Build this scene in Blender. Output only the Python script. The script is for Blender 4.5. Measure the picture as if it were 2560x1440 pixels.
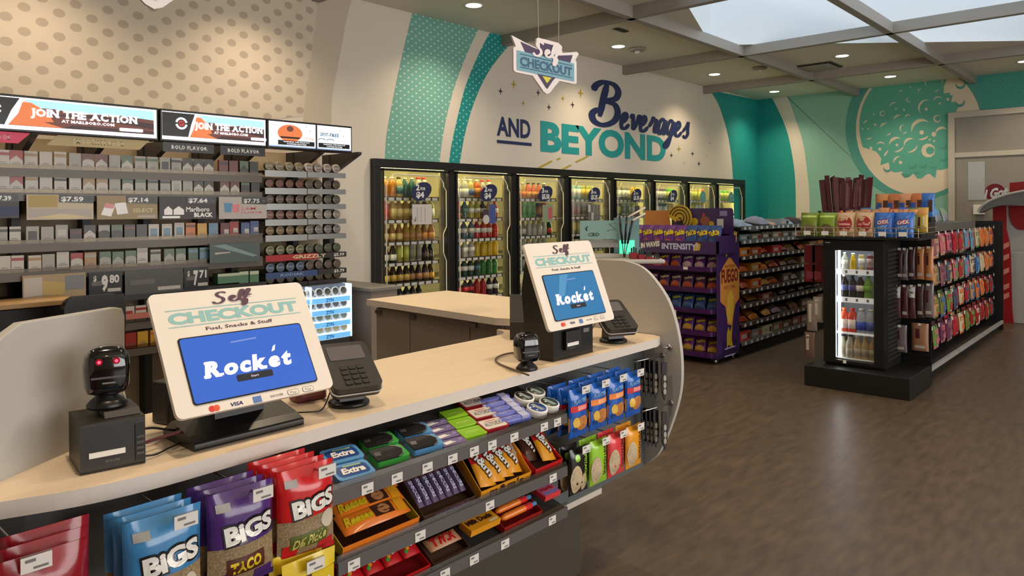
import bpy, math, random
from mathutils import Matrix, Vector
from mathutils.geometry import tessellate_polygon
for o in list(bpy.data.objects): bpy.data.objects.remove(o)
SC = bpy.context.scene
COL = SC.collection
# ---------------------------------------------------------------- camera
F_PX, CY_PX, YAW, PITCH, ROLL, EYE = 1835.43, 535.99, 0.736999, -0.0055405, -0.00698005, Vector((0, 0, 1.5))
_fw = Vector((math.cos(YAW)*math.cos(PITCH), math.sin(YAW)*math.cos(PITCH), math.sin(PITCH)))
_r = Vector((math.sin(YAW), -math.cos(YAW), 0)); _u = _r.cross(_fw)
_rt = _r*math.cos(ROLL)+_u*math.sin(ROLL); _up = _u*math.cos(ROLL)-_r*math.sin(ROLL)
cam = bpy.data.cameras.new('camera'); camo = bpy.data.objects.new('camera', cam); COL.objects.link(camo)
camo.matrix_world = Matrix(((_rt.x, _up.x, -_fw.x, EYE.x), (_rt.y, _up.y, -_fw.y, EYE.y), (_rt.z, _up.z, -_fw.z, EYE.z), (0, 0, 0, 1)))
cam.sensor_width = 36; cam.lens = 36*F_PX/2560; cam.shift_y = -(720-CY_PX)/2560; cam.clip_start = .05; cam.clip_end = 60
SC.camera = camo
# ---------------------------------------------------------------- light
SC.view_settings.view_transform = 'Standard'; SC.view_settings.look = 'None'; SC.view_settings.gamma = 1
SC.view_settings.use_curve_mapping = False
SC.view_settings.exposure = 0.0
SC.cycles.max_bounces = 6; SC.cycles.diffuse_bounces = 4; SC.cycles.glossy_bounces = 3
SC.cycles.transmission_bounces = 4; SC.cycles.transparent_max_bounces = 12
SC.cycles.sample_clamp_indirect = 4; SC.cycles.caustics_reflective = False; SC.cycles.caustics_refractive = False
W = bpy.data.worlds.new('world'); SC.world = W; W.use_nodes = True
W.node_tree.nodes['Background'].inputs[0].default_value = (.75, .85, 1, 1)
W.node_tree.nodes['Background'].inputs[1].default_value = 0.25
LAMP_W, SKY_E, WIN_W = 100.0, 1.36, 340.0
def area(name, loc, rot, sx, sy, watt, col):
    l = bpy.data.lights.new(name, 'AREA'); l.shape = 'RECTANGLE'; l.size = sx; l.size_y = sy; l.energy = watt; l.color = col
    o = bpy.data.objects.new(name, l); o.location = loc; o.rotation_euler = rot; COL.objects.link(o); return o
area('storefront_daylight', (4.0, -4.6, 1.7), (math.radians(90), 0, 0), 7.5, 2.4, WIN_W, (1, .97, .93))
# ---------------------------------------------------------------- helpers
def ray(px, py): return _fw+_rt*((px-1280)/F_PX)-_up*((py-CY_PX)/F_PX)
def at(px, py, ax, val):
    d = ray(px, py); i = 'xyz'.index(ax); return EYE+d*((val-EYE[i])/d[i])
def lin(c): return tuple((x/12.92 if x <= .04045 else ((x+.055)/1.055)**2.4) for x in (v/255 for v in c))
MATS = {}
def mat(name, c, rough=.5, metal=0, emit=0, trans=0, coat=0, alpha=1, spec=.5, noise=None):
    """c in sRGB 0-255"""
    if name in MATS: return MATS[name]
    m = bpy.data.materials.new(name); m.use_nodes = True; MATS[name] = m
    b = m.node_tree.nodes['Principled BSDF']; L = lin(c)
    b.inputs['Base Color'].default_value = (*L, 1); b.inputs['Roughness'].default_value = rough; b.inputs['Metallic'].default_value = metal
    b.inputs['Specular IOR Level'].default_value = spec; b.inputs['Coat Weight'].default_value = coat; b.inputs['Coat Roughness'].default_value = .08
    b.inputs['Alpha'].default_value = alpha; b.inputs['Transmission Weight'].default_value = trans
    if emit: b.inputs['Emission Color'].default_value = (*L, 1); b.inputs['Emission Strength'].default_value = emit
    if noise:
        N = m.node_tree.nodes; K = m.node_tree.links; sc, amt, stretch = noise
        tc = N.new('ShaderNodeTexCoord'); mp = N.new('ShaderNodeMapping'); mp.inputs['Scale'].default_value = stretch
        n = N.new('ShaderNodeTexNoise'); n.inputs['Scale'].default_value = sc; n.inputs['Detail'].default_value = 6
        r = N.new('ShaderNodeValToRGB'); r.color_ramp.elements[0].position = .3; r.color_ramp.elements[1].position = .7
        r.color_ramp.elements[0].color = (*[x*(1-amt) for x in L], 1); r.color_ramp.elements[1].color = (*[min(1, x*(1+amt)) for x in L], 1)
        K.new(tc.outputs['Object'], mp.inputs[0]); K.new(mp.outputs[0], n.inputs['Vector']); K.new(n.outputs[0], r.inputs[0]); K.new(r.outputs[0], b.inputs['Base Color'])
    return m
def mat_dots(name, base, dot, scale, thr, rot=45, sq=(1, 1, 1), soft=.04, axes='xz'):
    if name in MATS: return MATS[name]
    m = mat(name, base, .6); N = m.node_tree.nodes; K = m.node_tree.links
    tc = N.new('ShaderNodeTexCoord'); se = N.new('ShaderNodeSeparateXYZ'); co = N.new('ShaderNodeCombineXYZ')
    mp = N.new('ShaderNodeMapping'); mp.inputs['Scale'].default_value = sq
    m2 = N.new('ShaderNodeMapping'); m2.inputs['Rotation'].default_value = (0, 0, math.radians(rot))
    v = N.new('ShaderNodeTexVoronoi'); v.voronoi_dimensions = '2D'; v.inputs['Scale'].default_value = scale; v.inputs['Randomness'].default_value = 0
    r = N.new('ShaderNodeValToRGB'); r.color_ramp.elements[0].position = thr; r.color_ramp.elements[1].position = thr+soft
    r.color_ramp.elements[0].color = (*lin(dot), 1); r.color_ramp.elements[1].color = (*lin(base), 1)
    K.new(tc.outputs['Object'], se.inputs[0])
    K.new(se.outputs['XYZ'.index(axes[0].upper())], co.inputs[0]); K.new(se.outputs['XYZ'.index(axes[1].upper())], co.inputs[1])
    K.new(co.outputs[0], mp.inputs[0]); K.new(mp.outputs[0], m2.inputs[0]); K.new(m2.outputs[0], v.inputs['Vector'])
    K.new(v.outputs['Distance'], r.inputs[0]); K.new(r.outputs[0], m.node_tree.nodes['Principled BSDF'].inputs['Base Color'])
    return m
def mat_glass(name, tint, gloss=.12, rough=.02, trans=(255, 255, 255)):
    """thin pane: mostly see-through with a weak mirror on it"""
    if name in MATS: return MATS[name]
    m = bpy.data.materials.new(name); m.use_nodes = True; MATS[name] = m
    N = m.node_tree.nodes; K = m.node_tree.links; N.remove(N['Principled BSDF'])
    t = N.new('ShaderNodeBsdfTransparent'); t.inputs[0].default_value = (*lin(trans), 1)
    g = N.new('ShaderNodeBsdfGlossy'); g.inputs['Color'].default_value = (*lin(tint), 1); g.inputs['Roughness'].default_value = rough
    x = N.new('ShaderNodeMixShader'); x.inputs[0].default_value = gloss
    K.new(t.outputs[0], x.inputs[1]); K.new(g.outputs[0], x.inputs[2]); K.new(x.outputs[0], N['Material Output'].inputs[0])
    return m
_TXT = {}
def text_mesh(s, bold=0.0, shear=0.0, res=2, space=1.0):
    """(verts2d, faces) of a word, cap height about .7, starting at x=0"""
    k = (s, bold, shear, res, space)
    if k in _TXT: return _TXT[k]
    cu = bpy.data.curves.new('t', 'FONT'); cu.body = s; cu.size = 1; cu.offset = bold; cu.shear = shear; cu.resolution_u = res; cu.fill_mode = 'FRONT'; cu.space_character = space
    o = bpy.data.objects.new('t', cu); COL.objects.link(o)
    me = o.to_mesh(); vs = [(v.co.x, v.co.y) for v in me.vertices]; fs = [tuple(p.vertices) for p in me.polygons]
    o.to_mesh_clear(); bpy.data.objects.remove(o); bpy.data.curves.remove(cu)
    if not vs: vs, fs = [(0, 0)], []
    x0 = min(v[0] for v in vs); x1 = max(v[0] for v in vs); y0 = min(v[1] for v in vs); y1 = max(v[1] for v in vs)
    _TXT[k] = (vs, fs, (x0, y0, x1, y1)); return _TXT[k]
def crom(pts, n=6):
    """smooth 2-D line through points"""
    out = []
    for i in range(len(pts)-1):
        p0, p1, p2, p3 = pts[max(0, i-1)], pts[i], pts[i+1], pts[min(len(pts)-1, i+2)]
        for j in range(n):
            t = j/n
            out.append(tuple(.5*(2*p1[a]+(p2[a]-p0[a])*t+(2*p0[a]-5*p1[a]+4*p2[a]-p3[a])*t*t+(3*p1[a]-p0[a]-3*p2[a]+p3[a])*t**3) for a in range(len(p1))))
    return out+[tuple(pts[-1])]
SELF = [[(.62, .88), (.50, .98), (.34, .95), (.26, .80), (.33, .62), (.46, .46), (.45, .25), (.30, .08), (.12, .10), (.05, .24)],
        [(.64, .30), (.82, .38), (.92, .50), (.86, .60), (.76, .52), (.72, .34), (.78, .18), (.92, .16), (1.05, .30), (1.2, .62), (1.31, .98), (1.24, 1.0), (1.14, .7), (1.09, .35), (1.16, .16), (1.28, .24)],
        [(1.28, .24), (1.42, .6), (1.57, .98), (1.50, 1.03), (1.40, .75), (1.26, .2), (1.16, -.2), (1.20, -.28), (1.30, -.1), (1.36, .22)], [(1.22, .46), (1.40, .50), (1.60, .56)]]
_LC = {'e': [(0, .35), (.25, .45), (.42, .75), (.3, .98), (.12, .8), (.08, .4), (.2, .05), (.45, .08), (.66, .35)],
       'v': [(0, .7), (.12, .95), (.22, .5), (.3, .08), (.5, .5), (.6, .95), (.78, .8)], 'r': [(0, .35), (.2, .7), (.28, 1.0), (.34, .85), (.55, .85), (.5, .4), (.55, .08), (.75, .3)],
       'a': [(.52, .85), (.3, 1.0), (.1, .7), (.08, .25), (.25, .03), (.45, .4), (.56, .95), (.5, .3), (.58, .05), (.75, .3)],
       'g': [(.52, .85), (.3, 1.0), (.1, .7), (.1, .3), (.28, .08), (.46, .4), (.56, .95), (.48, .1), (.35, -.6), (.15, -.8), (.05, -.6), (.35, -.2), (.75, .3)],
       's': [(0, .35), (.3, .75), (.42, 1.05), (.45, .6), (.5, .25), (.3, 0), (.08, .15)]}
BEV = [[(-.02, 1.45), (.06, 1.68), (.35, 1.88), (.78, 1.88), (.98, 1.62), (.86, 1.28), (.45, 1.1), (.82, 1.02), (.95, .68), (.78, .28), (.35, .06), (.0, .16), (-.1, .45), (.1, .66), (.34, .62)], [(.52, 1.85), (.36, 1.2), (.2, .4)]]
_x = 1.0
for ch in 'everages':
    BEV.append([(_x+p[0]*.6+p[1]*.12, p[1]*.74) for p in _LC[ch]]); _x += .43
class MB:
    """collects boxes, prisms, tubes, lathes, letters; build() links them as ONE mesh object"""
    def __init__(s): s.v = []; s.f = []; s.mi = []; s.sm = []; s.mats = []; s.T = Matrix.Identity(4)
    def m(s, mt):
        if mt not in s.mats: s.mats.append(mt)
        return s.mats.index(mt)
    def add(s, vs, fs, mt, smooth=False):
        b = len(s.v); s.v += [s.T @ Vector(v) for v in vs]; k = s.m(mt)
        for f in fs: s.f.append([b+i for i in f]); s.mi.append(k); s.sm.append(smooth)
        return s
    def box(s, x0, y0, z0, x1, y1, z1, mt):
        return s.add([(x0, y0, z0), (x1, y0, z0), (x1, y1, z0), (x0, y1, z0), (x0, y0, z1), (x1, y0, z1), (x1, y1, z1), (x0, y1, z1)],
                     [(0, 3, 2, 1), (4, 5, 6, 7), (0, 1, 5, 4), (1, 2, 6, 5), (2, 3, 7, 6), (3, 0, 4, 7)], mt)
    def cbox(s, c, d, mt): return s.box(c[0]-d[0]/2, c[1]-d[1]/2, c[2]-d[2]/2, c[0]+d[0]/2, c[1]+d[1]/2, c[2]+d[2]/2, mt)
    def prism(s, pts, a0, a1, ax, mt, cap=None, smooth=False):
        """outline in the two axes other than ax (in xyz order), extruded along ax from a0 to a1"""
        def P(p, a): return (a, p[0], p[1]) if ax == 'x' else (p[0], a, p[1]) if ax == 'y' else (p[0], p[1], a)
        n = len(pts); A = sum(pts[i][0]*pts[(i+1) % n][1]-pts[(i+1) % n][0]*pts[i][1] for i in range(n))
        if (A < 0) != (ax == 'y'): pts = pts[::-1]
        vs = [P(p, a0) for p in pts]+[P(p, a1) for p in pts]
        s.add(vs, [(i, (i+1) % n, n+(i+1) % n, n+i) for i in range(n)], mt, smooth)
        if any((pts[i][0]-pts[i-1][0])*(pts[(i+1) % n][1]-pts[i][1])-(pts[i][1]-pts[i-1][1])*(pts[(i+1) % n][0]-pts[i][0]) > 1e-9 for i in range(n)) and any((pts[i][0]-pts[i-1][0])*(pts[(i+1) % n][1]-pts[i][1])-(pts[i][1]-pts[i-1][1])*(pts[(i+1) % n][0]-pts[i][0]) < -1e-9 for i in range(n)):
            t = tessellate_polygon([[Vector((*p, 0)) for p in pts]]); e = Vector((0, 0, 0)); ok = (ax != 'y')
            for tr in t:
                a, b_, c = (pts[j] for j in tr); ccw = ((b_[0]-a[0])*(c[1]-a[1])-(b_[1]-a[1])*(c[0]-a[0])) > 0
                up_ = tr if ccw == ok else tr[::-1]
                s.add([vs[n+j] for j in up_], [(0, 1, 2)], cap or mt); s.add([vs[j] for j in up_[::-1]], [(0, 1, 2)], cap or mt)
            return s
        return s.add(vs, [tuple(range(n-1, -1, -1)), tuple(range(n, 2*n))], cap or mt)
    def lathe(s, prof, mt, n=14, segm=None, ax='z'):
        k0 = len(prof); vs = []
        for r, z in prof:
            for j in range(n):
                a = 2*math.pi*j/n; c, d = r*math.cos(a), r*math.sin(a)
                vs.append((c, d, z) if ax == 'z' else (c, -z, d) if ax == 'y' else (z, c, d))
        b = len(s.v); s.v += [s.T @ Vector(v) for v in vs]
        for i in range(k0-1):
            k = s.m(segm[i] if segm and segm[i] else mt)
            for j in range(n):
                j2 = (j+1) % n; s.f.append([b+i*n+j, b+i*n+j2, b+(i+1)*n+j2, b+(i+1)*n+j]); s.mi.append(k); s.sm.append(True)
        for i, fl in ((0, True), (k0-1, False)):
            if prof[i][0] > 1e-5:
                q = [b+i*n+j for j in range(n)]; s.f.append(q[::-1] if fl else q); s.mi.append(s.m((segm[0 if fl else -1] if segm and segm[0 if fl else -1] else mt))); s.sm.append(False)
        return s
    def tube(s, pts, r, mt, n=6, smooth=True):
        pts = [Vector(p) for p in pts]; vs = []; up = Vector((0, 0, 1))
        for i, p in enumerate(pts):
            t = (pts[min(i+1, len(pts)-1)]-pts[max(i-1, 0)]).normalized()
            a = t.cross(up if abs(t.z) < .95 else Vector((1, 0, 0))).normalized(); c = a.cross(t)
            for j in range(n):
                g = 2*math.pi*j/n; vs.append(p+a*(r*math.cos(g))+c*(r*math.sin(g)))
        fs = [(i*n+j, i*n+(j+1) % n, (i+1)*n+(j+1) % n, (i+1)*n+j) for i in range(len(pts)-1) for j in range(n)]
        fs += [tuple(range(n-1, -1, -1)), tuple((len(pts)-1)*n+j for j in range(n))]
        return s.add(vs, fs, mt, smooth)
    def poly(s, pts, mt): return s.add(pts, [tuple(range(len(pts)))], mt)
    def fan(s, pts, mt):
        n = len(pts); c = [sum(p[i] for p in pts)/n for i in range(3)]
        return s.add(list(pts)+[c], [(i, (i+1) % n, n) for i in range(n)], mt)
    def tess(s, pts2, P, mt):
        """filled 2-D outline (may be concave) placed by P(u,v)"""
        t = tessellate_polygon([[Vector((p[0], p[1], 0)) for p in pts2]]); return s.add([P(*p) for p in pts2], t, mt)
    def ribbon(s, path, w, P, mt, n=5, taper=True):
        q = crom(path, n); L = len(q); vs = []
        for i, p in enumerate(q):
            a, b = q[max(0, i-1)], q[min(L-1, i+1)]; dx, dy = b[0]-a[0], b[1]-a[1]; l = math.hypot(dx, dy) or 1
            ww = w*(.55+.45*min(1, i/3, (L-1-i)/3)) if taper else w
            # a broad-nib pen: down strokes heavier than side strokes
            ww *= .75+.35*abs(dy)/l
            s.rk = getattr(s, 'rk', 0)+1; k_ = (s.rk % 400)*1.2e-5     # each bit of a pen line lies a hair above the one before
            for q_ in (P(p[0]-dy/l*ww/2, p[1]+dx/l*ww/2), P(p[0]+dy/l*ww/2, p[1]-dx/l*ww/2)): vs.append((q_[0], q_[1]-k_, q_[2]))
        return s.add(vs, [(2*i, 2*i+1, 2*i+3, 2*i+2) for i in range(L-1)], mt)
    def text(s, st, P, x0, y0, h=None, w=None, mt=None, bold=.0, shear=0, align='l', res=2, space=1.0, fit=None):
        """letters placed by P(u,v): baseline-left at (x0,y0), capital height h; or stretched to width w"""
        vs, fs, (a, b, c, d) = text_mesh(st, bold, shear, res, space)
        sy = (h or 1)/.70; sx = sy
        if w: sx = w/max(1e-6, c-a)
        if not h: sy = sx
        W_ = (c-a)*sx; off = 0 if align == 'l' else -W_/2 if align == 'c' else -W_
        return s.add([P(x0+off+(v[0]-a)*sx, y0+v[1]*sy) for v in vs], fs, mt)
    def slab(s, st, P, x0, y0, h, w, mt, bold=.05, shear=0.0, res=2, gap=.10, hw=.15):
        """slab-serif lettering: heavy letters with bars at the stem ends"""
        ST = {'I': (.5,), 'N': (.12, .88), 'T': (.5,), 'H': (.14, .86), 'A': (.1, .9), 'E': (.15,), 'R': (.15, .88), 'k': (.16, .85), 'J': (.7,), 'F': (.15,), 'L': (.15,), 'B': (.15,), 'D': (.15,), 'V': (.1, .9), 'P': (.15,), 'M': (.12, .88)}
        TOP = 'INHJVRFLBDMU'; items = []; x = 0
        for ch in st:
            if ch == ' ': x += .32; continue
            vs, fs, (a, b, c, d) = text_mesh(ch, bold, 0, res); items.append((ch, x, vs, fs, a, c)); x += (c-a)+gap
        sx = w/(x-gap); sy = h/.70
        Q = lambda u, v: P(x0+u*sx+v*sy*shear, y0+v*sy)
        for ch, xo, vs, fs, a, c in items:
            s.add([Q(xo+p[0]-a, p[1]) for p in vs], fs, mt)
            for f_ in ST.get(ch, ()):
                cx = xo+(c-a)*f_; hv = hw*(.62 if ch.islower() else 1)
                bars = ([] if ch in 'JV' else [(-.02, .1)])+([(.62, .74)] if ch in TOP and not (ch in 'RBDFEPL' and f_ > .5) else [])
                for (q0, q1) in bars: s.add([Q(cx-hv, q0), Q(cx+hv, q0), Q(cx+hv, q1), Q(cx-hv, q1)], [(0, 1, 2, 3)], mt)
        return s
    def build(s, name, parent=None, loc=None, bevel=0, **k):
        me = bpy.data.meshes.new(name); me.from_pydata([tuple(v) for v in s.v], [], s.f)
        for mt in s.mats: me.materials.append(mt)
        me.polygons.foreach_set('material_index', s.mi); me.polygons.foreach_set('use_smooth', s.sm); me.update()
        o = bpy.data.objects.new(name, me); COL.objects.link(o)
        if parent: o.parent = parent
        if loc: o.location = loc
        if bevel:
            b = o.modifiers.new('bevel', 'BEVEL'); b.width = bevel; b.segments = 2; b.limit_method = 'ANGLE'; b.angle_limit = math.radians(50)
        for q, val in k.items(): o[q] = val
        return o
def thing(name, label, cat, loc=(0, 0, 0), rz=0, group=None):
    o = bpy.data.objects.new(name, None); COL.objects.link(o); o.location = loc; o.rotation_euler = (0, 0, rz); o.empty_display_size = .05
    return tag(o, label, cat, group)
def tag(o, label, cat, group=None):
    o['label'] = label; o['category'] = cat
    if group: o['group'] = group
    return o
def dup(root, loc, rz=None, label=None, group=None, rot=None):
    r = root.copy(); COL.objects.link(r); r.location = loc
    if rz is not None: r.rotation_euler = (0, 0, rz)
    if rot is not None: r.rotation_euler = rot
    if label: r['label'] = label
    if group: r['group'] = group
    for ch in list(root.children):
        c = ch.copy(); COL.objects.link(c); c.parent = r
        for g in ch.children:
            d = g.copy(); COL.objects.link(d); d.parent = c
    return r
def struct(mb, name, label, cat='wall', **k):
    o = mb.build(name, **k); o['kind'] = 'structure'; o['label'] = label; o['category'] = cat; return o
def rrect(x0, y0, x1, y1, r, n=4):
    out = []
    for cx, cy, a0 in ((x1-r, y1-r, 0), (x0+r, y1-r, 90), (x0+r, y0+r, 180), (x1-r, y0+r, 270)):
        for i in range(n+1):
            a = math.radians(a0+90*i/n); out.append((cx+r*math.cos(a), cy+r*math.sin(a)))
    return out
def circ(cx, cy, r, n=20, ry=None): return [(cx+r*math.cos(2*math.pi*i/n), cy+(ry or r)*math.sin(2*math.pi*i/n)) for i in range(n)]
def arcpts(cx, cy, r, a0, a1, n=12): return [(cx+r*math.cos(math.radians(a0+(a1-a0)*i/n)), cy+r*math.sin(math.radians(a0+(a1-a0)*i/n))) for i in range(n+1)]
ORD = ['first', 'second', 'third', 'fourth', 'fifth', 'sixth', 'seventh', 'eighth', 'ninth', 'tenth', 'eleventh', 'twelfth', 'thirteenth', 'fourteenth', 'fifteenth', 'sixteenth', 'seventeenth', 'eighteenth', 'nineteenth', 'twentieth', 'twenty-first', 'twenty-second', 'twenty-third']
# common materials
white_p = mat('white_plastic', (235, 232, 226), .45); black_p = mat('black_plastic', (22, 20, 20), .35); black_s = mat('black_satin_metal', (15, 15, 15), .5)
paper = mat('paper_white', (238, 236, 230), .7); ink = mat('black_ink', (30, 28, 30), .6); grey_ink = mat('grey_ink', (120, 118, 118), .6)
chrome = mat('chrome', (200, 200, 200), .15, 1); steel = mat('brushed_steel', (150, 150, 148), .35, 1)
clear = mat_glass('clear_acrylic', (255, 255, 255), .14, .08, (225, 225, 222))
# ================================================================ ROOM
ZC, YB, XR, XL, YF = 3.42, 5.5, 12.55, -3.2, -4.4
wallm = mat('wall_paint_white', (226, 217, 203), .55)
floorm = mat('floor_plank_brown', (90, 74, 57), .36, noise=(5, .28, (1.2, 4.5, 1)))
ceilm = mat('ceiling_paint_grey', (226, 222, 208), .75); beamm = mat('beam_paint_grey', (158, 152, 144), .6)
teal_l = mat_dots('mural_light_teal', (118, 178, 165), (210, 228, 215), 14.5, .14, 45, (1, 1.4, 1))
teal_d = mat_dots('mural_deep_teal', (28, 148, 146), (150, 215, 208), 14.5, .14, 45, (1, 1.4, 1))
teal_f = mat_dots('mural_corner_teal', (24, 150, 146), (34, 162, 157), 24, .2, 45, (1, 1.3, 1))
teal_fx = mat_dots('mural_corner_teal_side', (24, 150, 146), (34, 162, 157), 24, .2, 45, (1, 1.3, 1), axes='yz')
beige_dot = mat_dots('mural_beige_dots', (216, 203, 184), (184, 170, 152), 5.2, .24, 45, (1.36, 1.73, 1), .04)
beige = mat('mural_beige', (205, 192, 173), .6)
navy = mat('mural_navy', (38, 50, 98), .5); tealp = mat('mural_letter_teal', (40, 158, 160), .5); gold = mat('mural_gold', (190, 166, 58), .5); plum = mat('mural_plum', (62, 44, 60), .5)
b = MB(); b.box(XL, YF, -.1, XR+.2, YB+1.2, 0, floorm); struct(b, 'floor', 'dark brown wood-look plank floor of the shop', 'floor')
# ceiling with the slanted skylight opening
SKY = [(7.95, 4.05), (10.75, .78), (8.6, -1.2), (4.7, 2.85)]
b = MB(); outer = [(XL, YF), (XR, YF), (XR, YB), (XL, YB)]
allp = outer+SKY; t = tessellate_polygon([[Vector((*p, 0)) for p in outer], [Vector((*p, 0)) for p in SKY[::-1]]])
allp = outer+SKY[::-1]
b.add([(*p, ZC) for p in allp], [tuple(f) for f in t], ceilm); b.add([(*p, ZC+.02) for p in allp], [tuple(f)[::-1] for f in t], ceilm)
struct(b, 'ceiling', 'grey ceiling with a slanted skylight opening', 'ceiling')
b = MB(); wellm = mat('skylight_well_white', (240, 243, 245), .7); H2 = ZC+1.15
for i in range(4):
    p, q = SKY[i], SKY[(i+1) % 4]; b.poly([(*p, ZC), (*q, ZC), (*q, H2), (*p, H2)], wellm)
struct(b, 'trim_1', 'white plastered well of the skylight', 'skylight well')
b = MB(); skym = mat('skylight_diffuser', (214, 228, 240), .6, emit=SKY_E); b.poly([(*p, H2) for p in SKY], skym)
o = struct(b, 'window_3', 'daylit skylight pane at the top of the well', 'skylight')
def beam(n, x0, y0, x1, y1, lab):
    b = MB(); b.box(x0, y0, 3.305, x1, y1, ZC+.0, beamm); struct(b, 'trim_%d' % n, lab, 'ceiling beam', bevel=.004)
bx = [3.55, 5.93, 8.3, 10.55]; by = [3.85, 2.23, .6]
for i, x in enumerate(bx): beam(2+i, x-.03, YF, x+.05, YB, 'grey ceiling beam running away to the cooler wall, %s from the left' % ORD[i])
for i, y in enumerate(by): beam(6+i, XL, y-.05, XR, y+.03, 'grey ceiling beam running towards the moon mural, %s from the cooler wall' % ORD[i])
# ---- back wall with mural (one object; paint lies on it as layers of paint)
b = MB()
def wb(x0, z0, x1, z1): b.box(x0, YB, z0, x1, YB+.12, z1, wallm)
CX0, CX1, CZ = 4.126, 11.89, 1.985
wb(XL, 0, CX0, ZC); wb(CX0, CZ, CX1, ZC); wb(CX1, 0, XR+.1, ZC)
lay = [0]
def PW(px, py): p = at(px, py, 'y', YB); return (p.x, p.z)
def paint(pts, mt, world=False, d=None):
    q = pts if world else [PW(*p) for p in pts]
    y = YB-(d or .002); b.tess(q, lambda u, v: (min(u, XR-.002), y, min(v, ZC)), mt)
def curve(pts, n=6): return crom(pts, n)
dl = curve([(797, -12), (789, 50), (782, 100), (776, 160), (766, 220), (758, 290)])
paint([(-420, -330)]+[(-420, 330)]+[(0, 330), (400, 330)]+dl[::-1]+[(797, -30)], beige_dot)
be = curve([(885, -20), (868, 40), (855, 110), (842, 180), (830, 250), (828, 330)])
paint(dl+[(756, 330)]+be[::-1], beige, d=.0015)
l1 = curve([(1031, 30), (1012, 110), (993, 195), (978, 270), (966, 340), (961, 410)])
r1 = curve([(1197, 70), (1165, 140), (1137, 215), (1117, 290), (1104, 360), (1097, 425)])
paint(l1+r1[::-1], teal_l)
l2 = curve([(1226, 78), (1192, 145), (1162, 220), (1142, 300), (1127, 370), (1120, 428)])
r2 = curve([(1300, 90), (1258, 130), (1215, 190), (1182, 265), (1160, 345), (1146, 430)])
paint(l2+r2[::-1], teal_d)
rr = curve([(1776, 226), (1800, 270), (1818, 330), (1828, 390), (1833, 455)])
paint(rr+[(1835, 560), (1915, 560), (1915, 240)], teal_f)
for s, x0, z0, h, w in (('BEYOND', 6.56, 2.205, .325, 2.82),): b.text(s, lambda u, v: (u, YB-.004, v), x0, z0, h, w, tealp, .045, res=4)
b.text('AND', lambda u, v: (u, YB-.004, v), 5.82, 2.325, .2, .56, navy, .03, res=3)
b.add([(5.82, YB-.004, 2.235), (6.40, YB-.004, 2.235), (6.40, YB-.004, 2.27), (5.82, YB-.004, 2.27)], [(0, 1, 2, 3)], navy)
def PB(u, v):
    x = 7.63+u*.55; z = 2.575+v*.303
    return (x, YB-.006, z)
for st in BEV: b.ribbon(st, .24 if st in BEV[:2] else .15, PB, navy, 6)
random.seed(4)
def star(px, py, r, mt, ry=None):
    c = PW(px, py); k = at(px+1, py, 'y', YB).x-c[0]; R = r*abs(k)*.62; RY = (ry or r)*abs(at(px, py+1, 'y', YB).z-c[1])
    pts = []
    for i in range(8):
        a = math.pi*i/4; q = 1 if i % 2 == 0 else .28; pts.append((c[0]+R*q*math.cos(a), c[1]+RY*q*math.sin(a)))
    b.tess(pts, lambda u, v: (u, YB-.004, v), mt)
for s in ((1251, 228, 10, plum), (1284, 211, 13, gold), (1345, 232, 9, plum), (1372, 268, 9, plum), (1308, 258, 8, gold), (1407, 246, 8, gold), (1451, 233, 13, gold), (1431, 262, 9, plum), (1419, 205, 6, plum), (1697, 372, 9, gold), (1678, 388, 7, plum), (1731, 384, 7, plum), (1747, 409, 7, plum), (1774, 358, 3, plum), (1766, 388, 5, beige), (1710, 406, 5, beige)): star(*s)
for a, c in (((1345, 418), (1378, 401)), ((1403, 423), (1425, 411)), ((1437, 404), (1468, 389)), ((1390, 398), (1398, 394))):
    q, r_ = PW(*a), PW(*c); b.add([(q[0], YB-.003, q[1]), (q[0]+.03, YB-.003, q[1]-.012), (r_[0]+.03, YB-.003, r_[1]-.012), (r_[0], YB-.003, r_[1])], [(0, 1, 2, 3)], gold)
struct(b, 'wall_back', 'tall back wall painted with teal arcs, gold stars and the Beverages and Beyond lettering')
# ---- right wall with the moon mural
b = MB(); b.box(XR, YF, 0, XR+.12, YB+.1, ZC, wallm)
def PR(px, py): p = at(px, py, 'x', XR); return (p.y, p.z)
def paintR(pts, mt, d=.002):
    q = [PR(*p) for p in pts]; b.tess(q, lambda u, v: (XR-d, min(u, YB-.0025), min(v, ZC)), mt)
moon_t = mat('mural_moon_teal', (92, 176, 160), .55); soft_t = mat('mural_soft_teal', (138, 190, 175), .55); ring_t = mat('mural_ring_teal', (84, 160, 152), .55); cream = mat('mural_cream', (226, 212, 192), .55)
e1 = curve([(1925, 235), (1948, 280), (1968, 330), (1981, 390), (1988, 450), (1990, 540), (1990, 640)])
paintR([(1880, 236), (1880, 640)]+e1[::-1], teal_fx)
e2 = curve([(1967, 236), (1990, 300), (2008, 360), (2018, 430), (2024, 500), (2024, 640)])
paintR(e2+[(2390, 640), (2390, 186)], soft_t)
paintR([(2380, 186), (2380, 320), (2640, 300), (2640, 150)], mat_dots('mural_far_teal', (70, 160, 152), (92, 178, 168), 24, .2, 45, (1, 1.3, 1), axes='yz'), .003)
def ell(cx, cy, rx, ry, n=48): return [(cx+rx*math.cos(2*math.pi*i/n), cy+ry*math.sin(2*math.pi*i/n)) for i in range(n)]
MX, MY, MRX, MRY = 2298, 322, 158, 166
paintR(ell(MX-8, MY-2, MRX+18, MRY+16), ring_t, .004)
paintR(ell(MX, MY, MRX, MRY), cream, .006)
random.seed(9)
rim = []
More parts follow.
